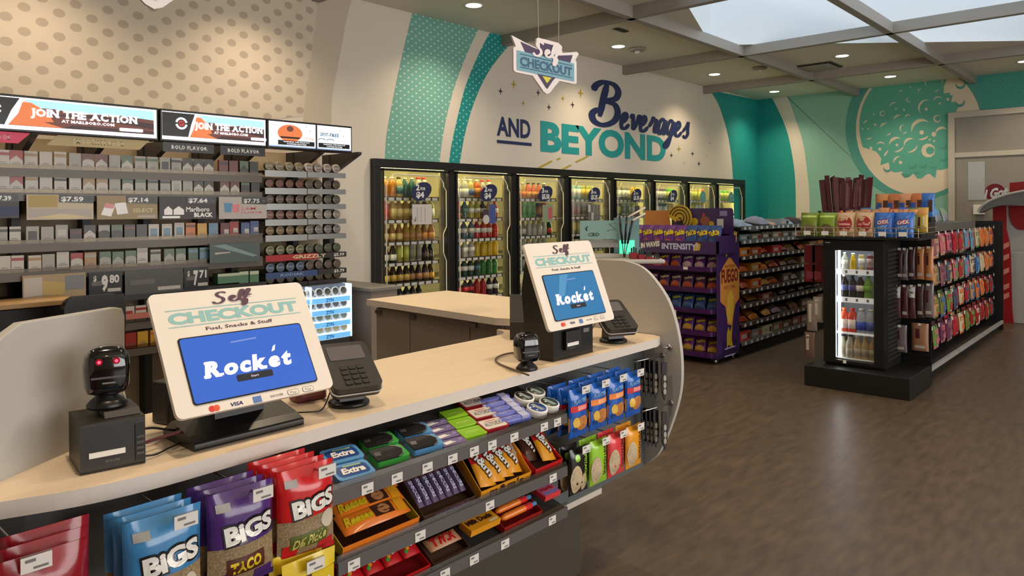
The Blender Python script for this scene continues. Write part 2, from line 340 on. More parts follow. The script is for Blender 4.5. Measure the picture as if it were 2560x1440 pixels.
for i in range(72):
    a = 2*math.pi*i/72; k = 1
    if 20 < math.degrees(a) < 160: k = .83+.05*math.sin(i*1.9)+.03*math.sin(i*3.3)
    elif a < 1 or math.degrees(a) > 300: k = .76+.06*math.sin(i*2.1)
    rim.append((MX-4+.92*MRX*k*math.cos(a), MY-6+.92*MRY*k*math.sin(a)))
paintR(rim, moon_t, .008)
def crescent(cx, cy, r, a0, a1, th, mt=cream, d=.010):
    n = 10; o_ = []; i_ = []
    for k in range(n+1):
        a = math.radians(a0+(a1-a0)*k/n); o_.append((cx+r*math.cos(a), cy+r*math.sin(a))); t_ = th*math.sin(math.pi*k/n)+.4
        i_.append((cx+(r-t_)*math.cos(a), cy+(r-t_)*math.sin(a)))
    q = [PR(*p) for p in o_]+[PR(*p) for p in i_]
    b.add([(XR-d, u, min(v, ZC)) for u, v in q], [(k, k+1, n+2+k, n+1+k) for k in range(n)], mt)
def pt(x, y): return 2000+x/3.5125, 150+y/3.5125     # crater positions measured on an enlarged view of the mural
for (x, y, r, a0, a1, th) in ((1110, 420, 72, 130, 290, 16), (1215, 360, 42, 180, 320, 11), (830, 410, 40, 170, 300, 9), (955, 350, 20, 30, 270, 7), (1060, 275, 24, 150, 290, 8), (1190, 255, 26, 0, 110, 8), (725, 470, 24, 0, 350, 9), (865, 525, 44, 180, 300, 16), (950, 505, 28, 180, 330, 10), (745, 590, 38, 170, 300, 14), (760, 620, 44, 20, 90, 8), (905, 600, 30, 100, 300, 10), (910, 620, 28, 10, 110, 9), (1065, 605, 88, 160, 320, 28), (1070, 640, 64, 20, 120, 16), (845, 735, 60, 170, 310, 22), (850, 745, 64, 10, 110, 14), (965, 735, 52, 160, 310, 20), (965, 745, 68, 0, 110, 14), (710, 755, 38, 200, 340, 12), (715, 790, 60, 0, 70, 16), (865, 890, 44, 160, 290, 14), (1128, 795, 62, 0, 359, 40), (1205, 515, 34, 0, 340, 14), (600, 665, 34, 20, 120, 9), (590, 560, 30, 170, 290, 10), (1245, 640, 55, 170, 330, 22), (1130, 200, 34, 130, 250, 8), (1270, 190, 26, 120, 260, 8)):
    X_, Y_ = pt(x, y); crescent(X_, Y_, r/3.5125, a0, a1, th/3.5125)
for (x, y, r) in ((1110, 432, 14), (1070, 636, 20), (853, 747, 12), (703, 783, 14), (885, 900, 16), (1178, 652, 22), (660, 568, 10), (1180, 712, 9), (1140, 700, 8), (625, 775, 14), (915, 440, 9), (845, 430, 8), (885, 272, 8), (970, 240, 7), (1310, 235, 14), (1330, 298, 14), (1300, 345, 14), (1230, 382, 10), (550, 605, 7), (600, 605, 7), (650, 478, 7)):
    X_, Y_ = pt(x, y); paintR(ell(X_, Y_, r/3.5125, r/3.5125, 10), cream, .010)
for (x, y, r) in ((985, 915, 40), (1080, 915, 34), (770, 950, 34), (1255, 750, 34), (1410, 215, 42), (1405, 370, 44)):
    X_, Y_ = pt(x, y); crescent(X_, Y_, r/3.5125, -30, 200, r/3.5125*.5, ring_t, .012)
for (x, y, r) in ((930, 985, 40), (1030, 975, 26), (1170, 925, 30), (1255, 855, 34)):
    X_, Y_ = pt(x, y); crescent(X_, Y_, r/3.5125, 10, 170, r/3.5125*.6, ring_t, .012)
dark_t = mat('wall_base_dark', (92, 82, 72), .5); tan_t = mat('wall_base_tan', (170, 156, 134), .5)
b.box(XR-.015, YF, .26, XR, YB, .42, dark_t); b.box(XR-.012, YF, 0, XR, YB, .26, tan_t)
struct(b, 'wall_right', 'right wall with a teal and cream moon mural')
# glazed storefront set in the right wall
fr = mat('frame_painted_grey', (196, 190, 182), .4); pane = mat('smoked_glass', (150, 146, 140), .18, spec=.6)
b = MB(); y1 = at(2372, 283, 'x', XR).y; zt = at(2372, 283, 'x', XR).z; ztr = at(2382, 395, 'x', XR).z
b.box(XR-.06, y1-.085, 0.42, XR-.013, y1, zt, fr); b.box(XR-.06, -2.5, zt-.085, XR-.013, y1-.085, zt, fr); b.box(XR-.055, -2.5, ztr, XR-.013, y1-.085, ztr+.07, fr)
w1 = struct(b, 'window_1', 'pale framed glazed screen in the right wall', 'window', bevel=.004)
b = MB(); b.box(XR-.035, -2.5, ztr+.07, XR-.014, y1-.085, zt-.085, pane); b.box(XR-.035, -2.5, .42, XR-.014, y1-.085, ztr, pane); b.build('glass_pane', w1)
b = MB(); nt = mat('notice_paper', (176, 182, 186), .6); p = at(2420, 405, 'x', XR-.04); q = at(2462, 500, 'x', XR-.04)
b.box(XR-.04, q.y, q.z, XR-.036, p.y, p.z, nt); o = tag(b.build('notice'), 'pale paper notice taped to the glazed screen', 'notice')
b = MB(); p = at(2433, 512, 'x', XR-.06); q = at(2462, 536, 'x', XR-.06); b.box(XR-.07, q.y, q.z, XR-.036, p.y, p.z, paper); o = tag(b.build('paper_holder', bevel=.004), 'small white box fixed low on the glazed screen', 'holder')
# remaining walls, behind and beside the camera, with the shop window
b = MB(); b.box(XL-.12, YF, 0, XL, YB+.1, ZC, wallm); struct(b, 'wall_left', 'plain white wall at the left, behind the counter')
b = MB(); b.box(XL, YF-.12, 0, .2, YF, ZC, wallm); b.box(7.8, YF-.12, 0, XR+.1, YF, ZC, wallm); b.box(.2, YF-.12, 2.95, 7.8, YF, ZC, wallm); b.box(.2, YF-.12, 0, 7.8, YF, .45, wallm); struct(b, 'wall_front', 'shop front wall behind the camera with a wide window opening')
b = MB(); g_ = mat_glass('window_glass', (255, 255, 255), .06)
for x in (.2, 2.72, 5.24, 7.72): b.box(x, YF-.08, .45, x+.08, YF-.02, 2.95, fr)
w2 = struct(b, 'window_2', 'wide shop window behind the camera', 'window')
b = MB(); b.box(.2, YF-.055, .45, 7.8, YF-.05, 2.95, g_); b.build('glass_pane', w2)
# ---- ceiling downlights
warm = (1, .79, .54)
lens = mat('downlight_lens', (255, 244, 220), .5, emit=9)
def make_downlight():
    t = thing('ceiling_downlight', '', 'ceiling light')
    b = MB(); b.lathe([(.075, 0), (.1, -.006), (.1, 0), (.075, .004)], white_p, 20); b.build('trim_ring', t)
    b = MB(); b.lathe([(.001, -.001), (.074, -.002), (.074, .004)], lens, 20); b.build('lens', t)
    l = bpy.data.lights.new('downlight_lamp', 'SPOT'); l.energy = LAMP_W; l.spot_size = math.radians(128); l.spot_blend = .9; l.color = warm; l.shadow_soft_size = .07
    o = bpy.data.objects.new('downlight_lamp', l); COL.objects.link(o); o.parent = t; o.location = (0, 0, -.012)
    return t
DL = [(-1.2, 4.88, 'over the far left of the tobacco shelves'), (1.4, 4.88, 'over the tobacco shelves'), (2.9, 4.88, 'over the right half of the tobacco shelves'), (4.864, 4.88, 'nearest the hanging checkout sign, beside the left teal arc'), (7.26, 4.88, 'between the hanging sign and the blue lettering'), (9.72, 4.9, 'above the end of the blue lettering'), (11.84, 4.91, 'in the corner where the teal walls meet'), (9.68, 3.14, 'beside the ceiling vent'), (11.7, 3.12, 'in front of the moon mural'), (11.75, 1.5, 'at the right edge, over the glazed screen'), (4.6, 3.1, 'over the side counter'), (2.2, 3.1, 'over the cashier space'), (-.4, 3.1, 'over the left of the cashier space'), (2.4, 1.2, 'over the second checkout screen'), (4.8, 1.2, 'over the open floor beyond the counter'), (.6, 1.3, 'over the first checkout screen'), (11.0, -.3, 'over the far right aisle'), (3.0, -1.2, 'behind the camera'), (6.8, -2.2, 'far behind the camera'), (10.0, -2.4, 'by the right front window'), (0, -1.5, 'behind the camera at the left')]
d0 = None
for x, y, w in DL:
    lab = 'round recessed warm ceiling downlight '+w
    if d0 is None: d0 = make_downlight(); d0.location = (x, y, ZC-.001); d0['label'] = lab; d0['group'] = 'ceiling downlights'
    else: dup(d0, (x, y, ZC-.001), label=lab)
for x, y, w in ((7.5, 4.77, 'beside the lit downlight left of the lettering'), (9.65, 4.2, 'under the beam by the skylight corner')):
    t = thing('smoke_detector', 'round pale ceiling detector '+w, 'smoke detector', (x, y, ZC-.002), 0, 'ceiling detectors')
    b = MB(); b.lathe([(.1, 0), (.1, -.015), (.085, -.03), (.03, -.035)], beamm, 18); b.build('base', t)
    b = MB(); b.lathe([(.03, -.034), (.03, -.055), (.001, -.06)], white_p, 12); b.build('sensor_head', t)
t = thing('ceiling_vent', 'square ceiling air vent with a dark edge slot', 'vent', (10.15, 3.6, ZC-.002))
b = MB(); b.box(-.24, -.24, -.012, .24, .24, 0, mat('vent_slot_dark', (50, 48, 42), .7)); b.build('slot_frame', t)
b = MB(); b.box(-.2, -.2, -.03, .2, .2, -.013, beamm); b.build('face_plate', t, bevel=.006)
t = thing('ceiling_vent', 'long ceiling air vent above the hanging sign', 'vent', (6.6, 4.4, ZC-.002)); b = MB(); b.box(-.1, -.03, -.01, .1, .03, 0, mat('vent_slot_dark', (50, 48, 42), .7)); b.build('slot_frame', t)
# ================================================================ SELF-CHECKOUT COUNTER
topm = mat('counter_laminate_ash', (242, 220, 192), .35, noise=(5, .035, (1, 9, 1))); edgem = mat('counter_edge_white', (222, 212, 204), .4)
greym = mat('counter_panel_grey', (186, 183, 178), .55); backm = mat('counter_backing_grey', (92, 96, 98), .5); darkc = mat('cabinet_dark_laminate', (150, 138, 128), .2); lowc = mat('counter_lower_dark', (78, 72, 64), .35)
ZT = .95
cnt = thing('checkout_counter', 'long pale-topped self checkout counter with grey rounded end fins', 'counter', (0, 0, 0))
front = curve([(.10, 1.80), (.26, 1.715), (.40, 1.658), (.52, 1.618), (.66, 1.604), (.85, 1.612), (1.1, 1.622)], 4)+[(1.9, 1.632), (2.72, 1.64), (2.775, 1.66), (2.795, 1.70)]
rear = [(2.795, 2.262), (2.49, 2.262), (2.475, 2.33)]+arcpts(2.345, 2.33, .11, 0, -80, 5)+[(1.7, 2.2), (.80, 2.09), (.10, 1.62)]
b = MB(); outl = front+rear; b.prism(outl, ZT-.034, ZT, 'z', edgem, topm)
b.build('countertop', cnt, bevel=.004)
b = MB(); XP = 2.8
prof = curve([(2.06, .30), (1.98, .31), (1.80, .345), (1.715, .40), (1.67, .46), (1.615, .59), (1.578, .72), (1.572, .85), (1.59, .98), (1.632, 1.10), (1.70, 1.19), (1.77, 1.245), (1.86, 1.268)], 4)+[(2.0, 1.268), (2.06, 1.23)]
b.prism(prof, XP, XP+.022, 'x', greym); b.build('end_panel', cnt, bevel=.003, label='right grey rounded end panel')
# left fin, set at an angle
d_ = Vector((.829, .559)); p0 = Vector((.405, 1.791))
prof = curve([(-.36, .45), (-.30, .75), (-.21, 1.0), (-.12, 1.14), (-.02, 1.228), (.06, 1.268)], 4)+[(.355, 1.262), (.38, 1.256), (.389, 1.235), (.389, .45)]
b = MB(); n_ = Vector((-d_.y, d_.x))*.022
f = [(*(p0+d_*s+n_*0), z) for s, z in prof]; g = [(*(p0+d_*s+n_), z) for s, z in prof]; k = len(f)
b.add(f+g, [tuple(range(k)), tuple(range(2*k-1, k-1, -1))]+[(i, k+i, k+(i+1) % k, (i+1) % k) for i in range(k)], greym)
b.build('end_panel', cnt, label='left grey rounded end panel', bevel=.003)
b = MB(); b.prism([(.2, 1.86), (.44, 1.76), (2.795, 1.76), (2.795, 1.79), (.45, 1.79), (.22, 1.89)], .36, ZT-.036, 'z', backm); b.build('backing_panel', cnt)
b = MB(); b.prism([(.5, 1.83), (2.42, 1.83), (2.42, 2.16), (.9, 2.06), (.5, 1.9)], 0, .36, 'z', lowc); b.build('lower_body', cnt)
b = MB(); b.box(.3, 1.755, .335, 2.47, 1.79, .358, mat('trim_cream', (214, 204, 190), .4)); b.box(2.43, 1.765, .36, 2.47, 1.80, .47, mat('trim_cream', (214, 204, 190), .4)); b.build('bottom_rail', cnt)
b = MB(); b.prism([(.9, 2.06), (2.38, 2.21), (2.38, 2.24), (.9, 2.09)], 0, ZT-.036, 'z', darkc); b.build('back_panel', cnt)
# side wing counter
wing = thing('side_counter', 'higher side counter with a pale top and dark glossy cabinet doors', 'counter', (0, 0, 0))
b = MB(); b.prism([(2.47, 2.35), (2.5, 2.28), (3.13, 2.28), (3.13, 3.40), (2.53, 3.42)], .967, 1.0, 'z', edgem, topm); b.build('countertop', wing, bevel=.004)
b = MB(); b.box(2.57, 2.38, .06, 3.1, 3.36, .965, darkc); b.build('body', wing)
for i, (y0, y1) in enumerate(((2.385, 2.60), (2.605, 3.06), (3.065, 3.355))):
    b = MB(); b.box(2.55, y0, .08, 2.569, y1, .955, darkc); dd = b.build('door', wing, bevel=.002)
    b = MB(); b.box(2.538, y1-.05, .925, 2.549, y1-.005, .945, steel); b.build('hinge', dd)
cab = thing('back_cabinet', 'dark end cabinet with a grey top between tobacco shelves and coolers', 'cabinet', (0, 0, 0))
b = MB(); b.box(3.54, 4.72, 0, 3.80, 5.48, .865, darkc); b.build('body', cab)
b = MB(); b.box(3.52, 4.70, .865, 3.83, 5.49, .892, mat('cabinet_top_grey', (138, 134, 128), .45)); b.build('countertop', cab, bevel=.004)
# ---- checkout terminals
bezel = mat('bezel_white', (242, 232, 222), .4); teal_ink = mat('bezel_teal_ink', (150, 200, 200), .5); plum_ink = mat('bezel_plum_ink', (92, 62, 80), .5)
scr1 = mat('screen_blue_one', (52, 92, 184), .12, emit=.55); scr2 = mat('screen_blue_two', (44, 106, 156), .12, emit=.5); scr_w = mat('screen_white_letters', (228, 216, 236), .3, emit=.6); btn = mat('screen_button_dark', (44, 48, 58), .3); scr_l = mat('screen_pale_streak', (110, 134, 200), .3, emit=.45)
def bezel_face(par, h, scr, sx, sz0, sz1):
    """white sign board with its lettering and the lit screen; local x right, y away, z up the board"""
    w = .408; hw = w/2
    b = MB(); b.prism(rrect(-hw, -h/2, hw, h/2, .016), -.006, .006, 'y', bezel)
    P = lambda u, v: (u, -.0068, v)
    zt = sz1+.072
    for st in SELF: b.ribbon(st, .12, lambda u, v: (-.057+u*.068, -.0078, zt+.006+v*.033), plum_ink, 5)
    b.text('CHECKOUT', P, -.171, sz1+.038, .0265, .342, teal_ink, .05, res=3)
    for zz in (sz1+.029, zt): b.add([P(-.174, zz), P(.174, zz), P(.174, zz+.0022), P(-.174, zz+.0022)], [(0, 1, 2, 3)], teal_ink)
    b.text('Fuel, Snacks & Stuff', P, 0, sz1+.013, .0088, .176, plum_ink, .02, align='c', res=1)
    z0 = sz0-.0145
    b.fan([P(*q) for q in circ(-.123, z0, .0075)], mat('card_red', (226, 60, 50), .5)); b.fan([(q[0], -.0070, q[1]) for q in circ(-.112, z0, .0075)], mat('card_orange', (232, 96, 60), .5))
    b.text('VISA', P, -.078, z0-.004, .0085, .03, navy, .03, .2, res=1)
    b.add([P(-.022, z0-.008), P(.0, z0-.008), P(.0, z0+.008), P(-.022, z0+.008)], [(0, 1, 2, 3)], mat('card_blue', (96, 130, 190), .5))
    b.text('DISCOVER', P, .024, z0-.003, .006, .034, grey_ink, .01, res=1)
    for xx in (.07, .112):
        q = rrect(xx, z0-.007, xx+.032, z0+.007, .005, 2); r_ = rrect(xx+.0012, z0-.0058, xx+.0308, z0+.0058, .004, 2)
        b.fan([P(*i) for i in q], grey_ink); b.fan([(i[0], -.0071, i[1]) for i in r_], bezel)
        b.text('Pay', lambda u, v: (u, -.0074, v), xx+.016, z0-.003, .006, .016, grey_ink, 0, align='c', res=1)
    fb = b.build('sign_board', par)
    b = MB(); b.prism(rrect(-sx, sz0, sx, sz1, .008), -.0085, -.0062, 'y', black_p); b.prism(rrect(-sx+.003, sz0+.003, sx-.003, sz1-.003, .007), -.0095, -.0086, 'y', scr)
    S = lambda u, v: (u, -.0102, v); c = (sz0+sz1)/2; H = sz1-sz0
    b.slab('Rocket', S, -.122, sz0+.06, .036, .225, scr_w, .06, shear=.22, res=3, gap=.07)
    b.add([S(.058, sz0+.098), S(.066, sz0+.112), S(.074, sz0+.116), S(.068, sz0+.101)], [(0, 1, 2, 3)], scr_w)
    b.fan([S(*q) for q in rrect(-.048, sz0+.036, .046, sz0+.053, .003, 2)], btn); b.text('Start', lambda u, v: (u, -.0108, v), -.002, sz0+.042, .006, .02, scr_w, 0, align='c', res=1)
    b.add([S(-.04, sz1-.03), S(.03, sz1-.027), S(.028, sz1-.023), S(-.038, sz1-.026)], [(0, 1, 2, 3)], scr_l)
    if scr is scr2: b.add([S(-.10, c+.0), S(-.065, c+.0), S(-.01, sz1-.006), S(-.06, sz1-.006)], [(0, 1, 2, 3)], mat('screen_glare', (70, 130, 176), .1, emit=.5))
    b.build('screen', par)
def head(kiosk, c, tilt):
    e = bpy.data.objects.new('screen_head', None); COL.objects.link(e); e.parent = kiosk; e.location = c; e.rotation_euler = (-tilt, 0, 0); return e
K1 = thing('checkout_terminal', 'nearer tilted checkout screen in a white sign board beside the red-lit scanner', 'checkout terminal', (0, 0, 0), 0, 'self checkout terminals')
h1 = head(K1, (.905, 1.725, 1.17), .541); bezel_face(h1, .31, scr1, .162, -.131, .035)
b = MB(); b.prism(rrect(-.16, -.12, .16, .11, .02), .0065, .03, 'y', black_p); b.build('screen_back', h1, bevel=.004)
b = MB(); sect = [(1.668, ZT+.001), (1.84, ZT+.001), (1.84, ZT+.02), (1.79, ZT+.05), (1.70, ZT+.03), (1.668, ZT+.018)]
b.prism(sect, .752, 1.035, 'x', black_p); b.build('foot', K1, bevel=.006)
b = MB(); b.prism([(1.75, ZT+.02), (1.83, ZT+.02), (1.80, 1.19), (1.765, 1.17)], .84, .97, 'x', black_p); b.build('stand_arm', K1, bevel=.006)
K2 = thing('checkout_terminal', 'farther checkout screen in a white sign board on a tall black receipt printer', 'checkout terminal', (0, 0, 0), 0, 'self checkout terminals')
h2 = head(K2, (2.213, 1.714, 1.22), .372); bezel_face(h2, .331, scr2, .158, -.134, .041)
b = MB(); b.prism([(1.672, ZT+.001), (1.80, ZT+.001), (1.825, ZT+.25), (1.80, 1.34), (1.745, 1.24), (1.672, 1.07)], 2.06, 2.30, 'x', black_p); b.build('housing', K2, bevel=.008)
b = MB(); b.box(2.115, 1.655, .985, 2.205, 1.67, 1.055, black_s); b.box(2.10, 1.662, 1.06, 2.27, 1.672, 1.068, black_s); b.build('receipt_slot', K2, bevel=.003)
b = MB(); b.box(2.118, 1.652, 1.0, 2.185, 1.6548, 1.012, paper); b.text('EPSON', lambda u, v: (u, 1.6545, v), 2.15, .988, .006, .025, grey_ink, 0, align='c', res=1); b.build('receipt_paper', K2)
b = MB(); b.add([(2.24, 1.671, 1.035), (2.275, 1.671, 1.035), (2.275, 1.671, 1.05), (2.24, 1.671, 1.05)], [(0, 1, 2, 3)], grey_ink); b.build('button_panel', K2)
# ---- receipt printer with scanner on it (left)
pr = thing('receipt_printer', 'black box receipt printer under the red-lit scanner at the left', 'receipt printer', (.525, 1.70, ZT+.001), math.radians(-9))
b = MB(); b.prism([(0, 0), (.15, 0), (.15, .105), (.0, .105)], 0, .125, 'x', mat('printer_black', (40, 37, 36), .42)); b.build('body', pr, bevel=.006)
b = MB(); b.box(.016, -.003, .032, .085, .002, .043, paper); b.text('EPSON', lambda u, v: (u, -.002, v), .06, .018, .006, .026, grey_ink, .01, align='c', res=1); b.build('receipt_paper', pr)
b = MB(); b.box(.104, -.002, .01, .124, .004, .09, black_s)
for i in range(4): b.box(.106, -.004, .022+i*.012, .122, -.002, .028+i*.012, mat('printer_key', (70, 66, 64), .5))
b.build('button_panel', pr, bevel=.001)
b = MB(); b.prism([(.02, .1055), (.145, .1055), (.13, .118), (.03, .118)], .05, .12, 'x', mat('printer_lid', (62, 58, 56), .5)); b.build('lid', pr, bevel=.002)
def scanner(name, lab, x, y, z, rz, lit, s=1.0):
    t = thing(name, lab, 'barcode scanner', (x, y, z), rz)
    gl = mat('scanner_gloss_black', (10, 8, 12), .08, coat=1)
    b = MB(); b.lathe([(.040*s, 0), (.042*s, .006*s), (.034*s, .016*s), (.022*s, .026*s), (.02*s, .034*s)], black_p, 20); b.build('foot', t)
    b = MB(); rings = []
    for z_, w_, d_ in ((.03, .026, .022), (.036, .040, .032), (.05, .045, .036), (.09, .047, .038), (.115, .044, .037), (.132, .034, .03), (.138, .018, .018)): rings.append([(q[0]*s, q[1]*s, z_*s) for q in rrect(-w_, -d_, w_, d_, min(w_, d_)*.6, 4)])
    n = len(rings[0]); b.add([p for r in rings for p in r], [(i*n+j, i*n+(j+1) % n, (i+1)*n+(j+1) % n, (i+1)*n+j) for i in range(len(rings)-1) for j in range(n)]+[tuple(range(n-1, -1, -1)), tuple(range((len(rings)-1)*n, len(rings)*n))], gl, True)
    b.build('housing', t)
    b = MB(); b.box(-.034*s, -.0405*s, .07*s, .034*s, -.037*s, .074*s, mat('scanner_slit_grey', (90, 86, 92), .3)); b.add([(-.012*s, -.0392*s, .058*s), (.014*s, -.0392*s, .058*s), (.014*s, -.0392*s, .062*s), (-.012*s, -.0392*s, .062*s)], [(0, 1, 2, 3)], grey_ink); b.build('trim_strip', t)
    if lit:
        b = MB(); red = mat('scanner_red_led', (255, 40, 60), .3, emit=7); dim = mat('scanner_red_glow', (120, 10, 26), .2, emit=.5)
        for xx in (-.018, .016):
            b.prism(circ(xx*s, .108*s, .0075*s, 12), -.0415*s, -.036*s, 'y', dim); b.prism(circ(xx*s, .108*s, .0035*s, 10), -.0425*s, -.0416*s, 'y', red)
        b.build('red_light', t)
    return t
scanner('barcode_scanner', 'glossy black barcode scanner with two red lights on the receipt printer', .60, 1.765, ZT+.121, math.radians(-14), True, .98)
scanner('barcode_scanner', 'small unlit black barcode scanner in front of the farther terminal', 1.905, 1.665, ZT+.001, math.radians(-25), False, .92)
# ---- card readers
def card_reader(lab, x, y, rz, paper_glare=False):
    t = thing('card_reader', lab, 'card reader', (x, y, ZT+.001), rz, 'card readers')
    b = MB(); b.lathe([(.058, 0), (.058, .008), (.05, .014), (.001, .014)], black_p, 20); b.build('foot', t)
    b = MB(); b.prism([(-.03, .012), (.035, .012), (.03, .06), (.04, .10), (-.01, .085), (-.025, .05)], -.036, .036, 'x', black_p); b.build('stand', t, bevel=.004)
    e = bpy.data.objects.new('pin_pad', None); COL.objects.link(e); e.parent = t; e.location = (0, -.005, .10); e.rotation_euler = (math.radians(31), 0, 0)
    b = MB(); b.prism(rrect(-.07, -.095, .07, .095, .018), -.018, .018, 'z', mat('reader_graphite', (48, 46, 46), .35)); b.build('case', e, bevel=.004)
    b = MB(); q = rrect(-.072, -.097, .072, .097, .019, 4); b.tube([(p[0], p[1], -.004) for p in q+[q[0]]], .0022, mat('reader_silver_rim', (196, 192, 188), .3)); b.build('rim', e)
    b = MB(); b.prism(rrect(-.052, .02, .052, .078, .006), .0182, .0196, 'z', mat('reader_lcd', (104, 100, 104), .15)); b.build('display', e)
    b = MB()
    for r in range(4):
        for c in range(3): b.prism(rrect(-.034+c*.024, -.082+r*.02, -.014+c*.024, -.067+r*.02, .003, 2), .0182, .021, 'z', black_s)
    b.build('keypad', e)
    b = MB(); b.prism(rrect(-.075, -.02, -.069, .05, .002, 2), .0, .012, 'z', black_s); b.build('card_slot', e)
    return t
card_reader('dark card reader on a stand just right of the nearer checkout screen', 1.235, 1.755, math.radians(-17))
card_reader('dark card reader by the right end panel, lamp glare on its face', 2.545, 1.745, math.radians(-27))
# ---- printer behind the farther terminal, box behind the nearer one
t = thing('receipt_printer', 'black receipt printer with a sloping top where the two counters meet', 'receipt printer', (2.295, 2.10, ZT+.001), YAW-math.pi/2)
b = MB(); b.prism([(0, 0), (.20, 0), (.20, .17), (.15, .175), (.02, .085), (0, .075)], 0, .2, 'x', mat('printer_black', (40, 37, 36), .42)); b.build('body', t, bevel=.008)
b = MB(); b.box(.08, -.003, .012, .17, .001, .034, mat('printer_label', (150, 146, 136), .5)); b.build('name_plate', t)
t = thing('cash_printer', 'plain black box tucked behind the nearer checkout screen', 'printer', (.80, 1.93, ZT+.001), .3)
b = MB(); b.box(0, 0, 0, .13, .06, .11, black_p); b.build('body', t, bevel=.006); b = MB(); b.box(.02, -.003, .09, .11, 0, .1, black_s); b.build('slot', t)
t = thing('charity_box', 'dull maroon box half hidden behind the nearer screen board', 'box', (1.17, 1.86, ZT+.001), -.1)
b = MB(); b.box(-.035, 0, 0, .06, .06, .05, mat('maroon_box', (120, 52, 52), .5)); b.build('body', t, bevel=.008); b = MB(); b.box(-.02, -.001, .015, .045, 0, .03, mat('maroon_band', (150, 90, 84), .5)); b.build('band', t)
# ---- cables lying on the counter
def cable(lab, pts, r, mt):
    b = MB(); b.tube(crom(pts, 6), r, mt, 6); return tag(b.build('cable'), lab, 'cable', 'counter cables')
z_ = ZT+.006
cable('white cable curling from the red-lit scanner to the counter', [(.64, 1.78, 1.09), (.655, 1.80, 1.05), (.67, 1.80, 1.0), (.69, 1.80, .965), (.715, 1.80, z_), (.75, 1.83, z_), (.80, 1.87, z_)], .0035, mat('cable_white', (214, 204, 190), .5))
cable('black cable from the nearer printer to the screen foot, topmost of three', [(.648, 1.74, 1.01), (.69, 1.75, 1.005), (.74, 1.77, .985), (.78, 1.79, .97)], .003, black_p)
cable('dark red cable between the nearer printer and the screen foot', [(.645, 1.71, .985), (.69, 1.725, .985), (.74, 1.735, .985), (.785, 1.745, .982)], .004, mat('cable_maroon', (84, 26, 30), .5))
cable('thin black cable lowest beside the nearer printer', [(.65, 1.70, .962), (.68, 1.705, z_), (.72, 1.73, z_), (.76, 1.75, z_)], .002, black_p)
cable('brown cable looping on the counter from the small unlit scanner', [tuple(at(px, py, 'z', z_)) for px, py in ((1322, 938), (1275, 921), (1246, 908), (1240, 896), (1268, 884), (1312, 880))], .0032, mat('cable_brown', (96, 74, 58), .5))
cable('thin black cable from under the nearer screen to its card reader', [(1.06, 1.79, z_), (1.10, 1.75, z_), (1.14, 1.745, z_), (1.19, 1.78, .99)], .002, black_p)
cable('brown cable coil between the farther terminal and its card reader', [(2.31, 1.75, .98), (2.36, 1.78, 1.04), (2.40, 1.80, 1.05), (2.42, 1.80, 1.0), (2.39, 1.78, .97), (2.40, 1.76, 1.0), (2.46, 1.76, 1.06), (2.5, 1.77, 1.09)], .003, mat('cable_brown', (96, 74, 58), .5))
# ---- hanging signs
sw = mat('sign_white', (226, 220, 224), .5); sp = mat('sign_plum', (74, 62, 92), .5); sb = mat('sign_sky_blue', (118, 166, 186), .5); sd = mat('sign_slate_ink', (62, 96, 128), .5); sy = mat('sign_yellow', (212, 204, 70), .5)
def hanging_sign(lab, x, y, z):
    t = thing('hanging_sign', lab, 'hanging sign', (x, y, z), 0, 'hanging checkout signs')
    S_ = .212; SV = .105
    out = [(-1.02, .98), (-.60, .82), (-.32, .74), (-.30, 1.10), (-.24, 1.15), (.36, 1.15), (.47, 1.07), (.50, .78), (.98, .98), (1.05, .92), (.93, .62), (.97, .55), (.97, -.32), (.90, -.38), (.40, -.38), (.10, -.92), (0, -1.0), (-.10, -.92), (-.42, -.38), (-.92, -.38), (-.97, -.32), (-.97, .52), (-.90, .60)]
    b = MB(); o2 = [(p[0]*S_, p[1]*SV) for p in out]
    b.tess(o2, lambda u, v: (u, -.004, v), sw); b.tess(o2, lambda u, v: (u, .004, v), sw); n = len(o2)
    b.add([(p[0], -.004, p[1]) for p in o2]+[(p[0], .004, p[1]) for p in o2], [(i, n+i, n+(i+1) % n, (i+1) % n) for i in range(n)], sw)
    P = lambda d: (lambda u, v: (u*S_, -.004-d, v*SV))
    b.tess([(-.78, .82), (-.20, .66), (-.20, 1.0), (.36, 1.0), (.38, .64), (.84, .80), (.76, .48), (.2, -.40), (.02, -.78), (-.02, -.78), (-.28, -.3), (-.64, .46)], P(.0008), sp)
    b.tess([(-.88, .46), (.88, .46), (.88, -.28), (-.88, -.28)], P(.0016), sb)
    b.tess([(-.14, -.32), (.14, -.32), (0, -.58)], P(.0016), sy)
    for zz in (.33, -.17): b.tess([(-.8, zz), (.8, zz), (.8, zz+.035), (-.8, zz+.035)], P(.0022), sd)
    b.text('CHECKOUT', P(.0024), -.8, -.08, .33, 1.6, sd, .04, res=3)
    for st in SELF: b.ribbon(st, .15, lambda u, v: P(.003)(-.44+u*.55, .37+v*.62), sw, 5)
    b.build('board', t)
    for xx, dx in ((-.22, -.03), (.40, .02)):
        b = MB(); b.tube([(xx*S_, 0, 1.12*SV), (xx*S_+dx, 0, ZC-z-.002)], .0022, mat('cord_white', (200, 194, 186), .5), 5); b.build('cord', t)
hanging_sign('white edged plum and blue checkout sign hanging in front of the lettering wall', 2.365, 1.95, 2.088)
hanging_sign('second hanging checkout sign, only its white point showing at the top edge', .783, 1.95, 2.128)
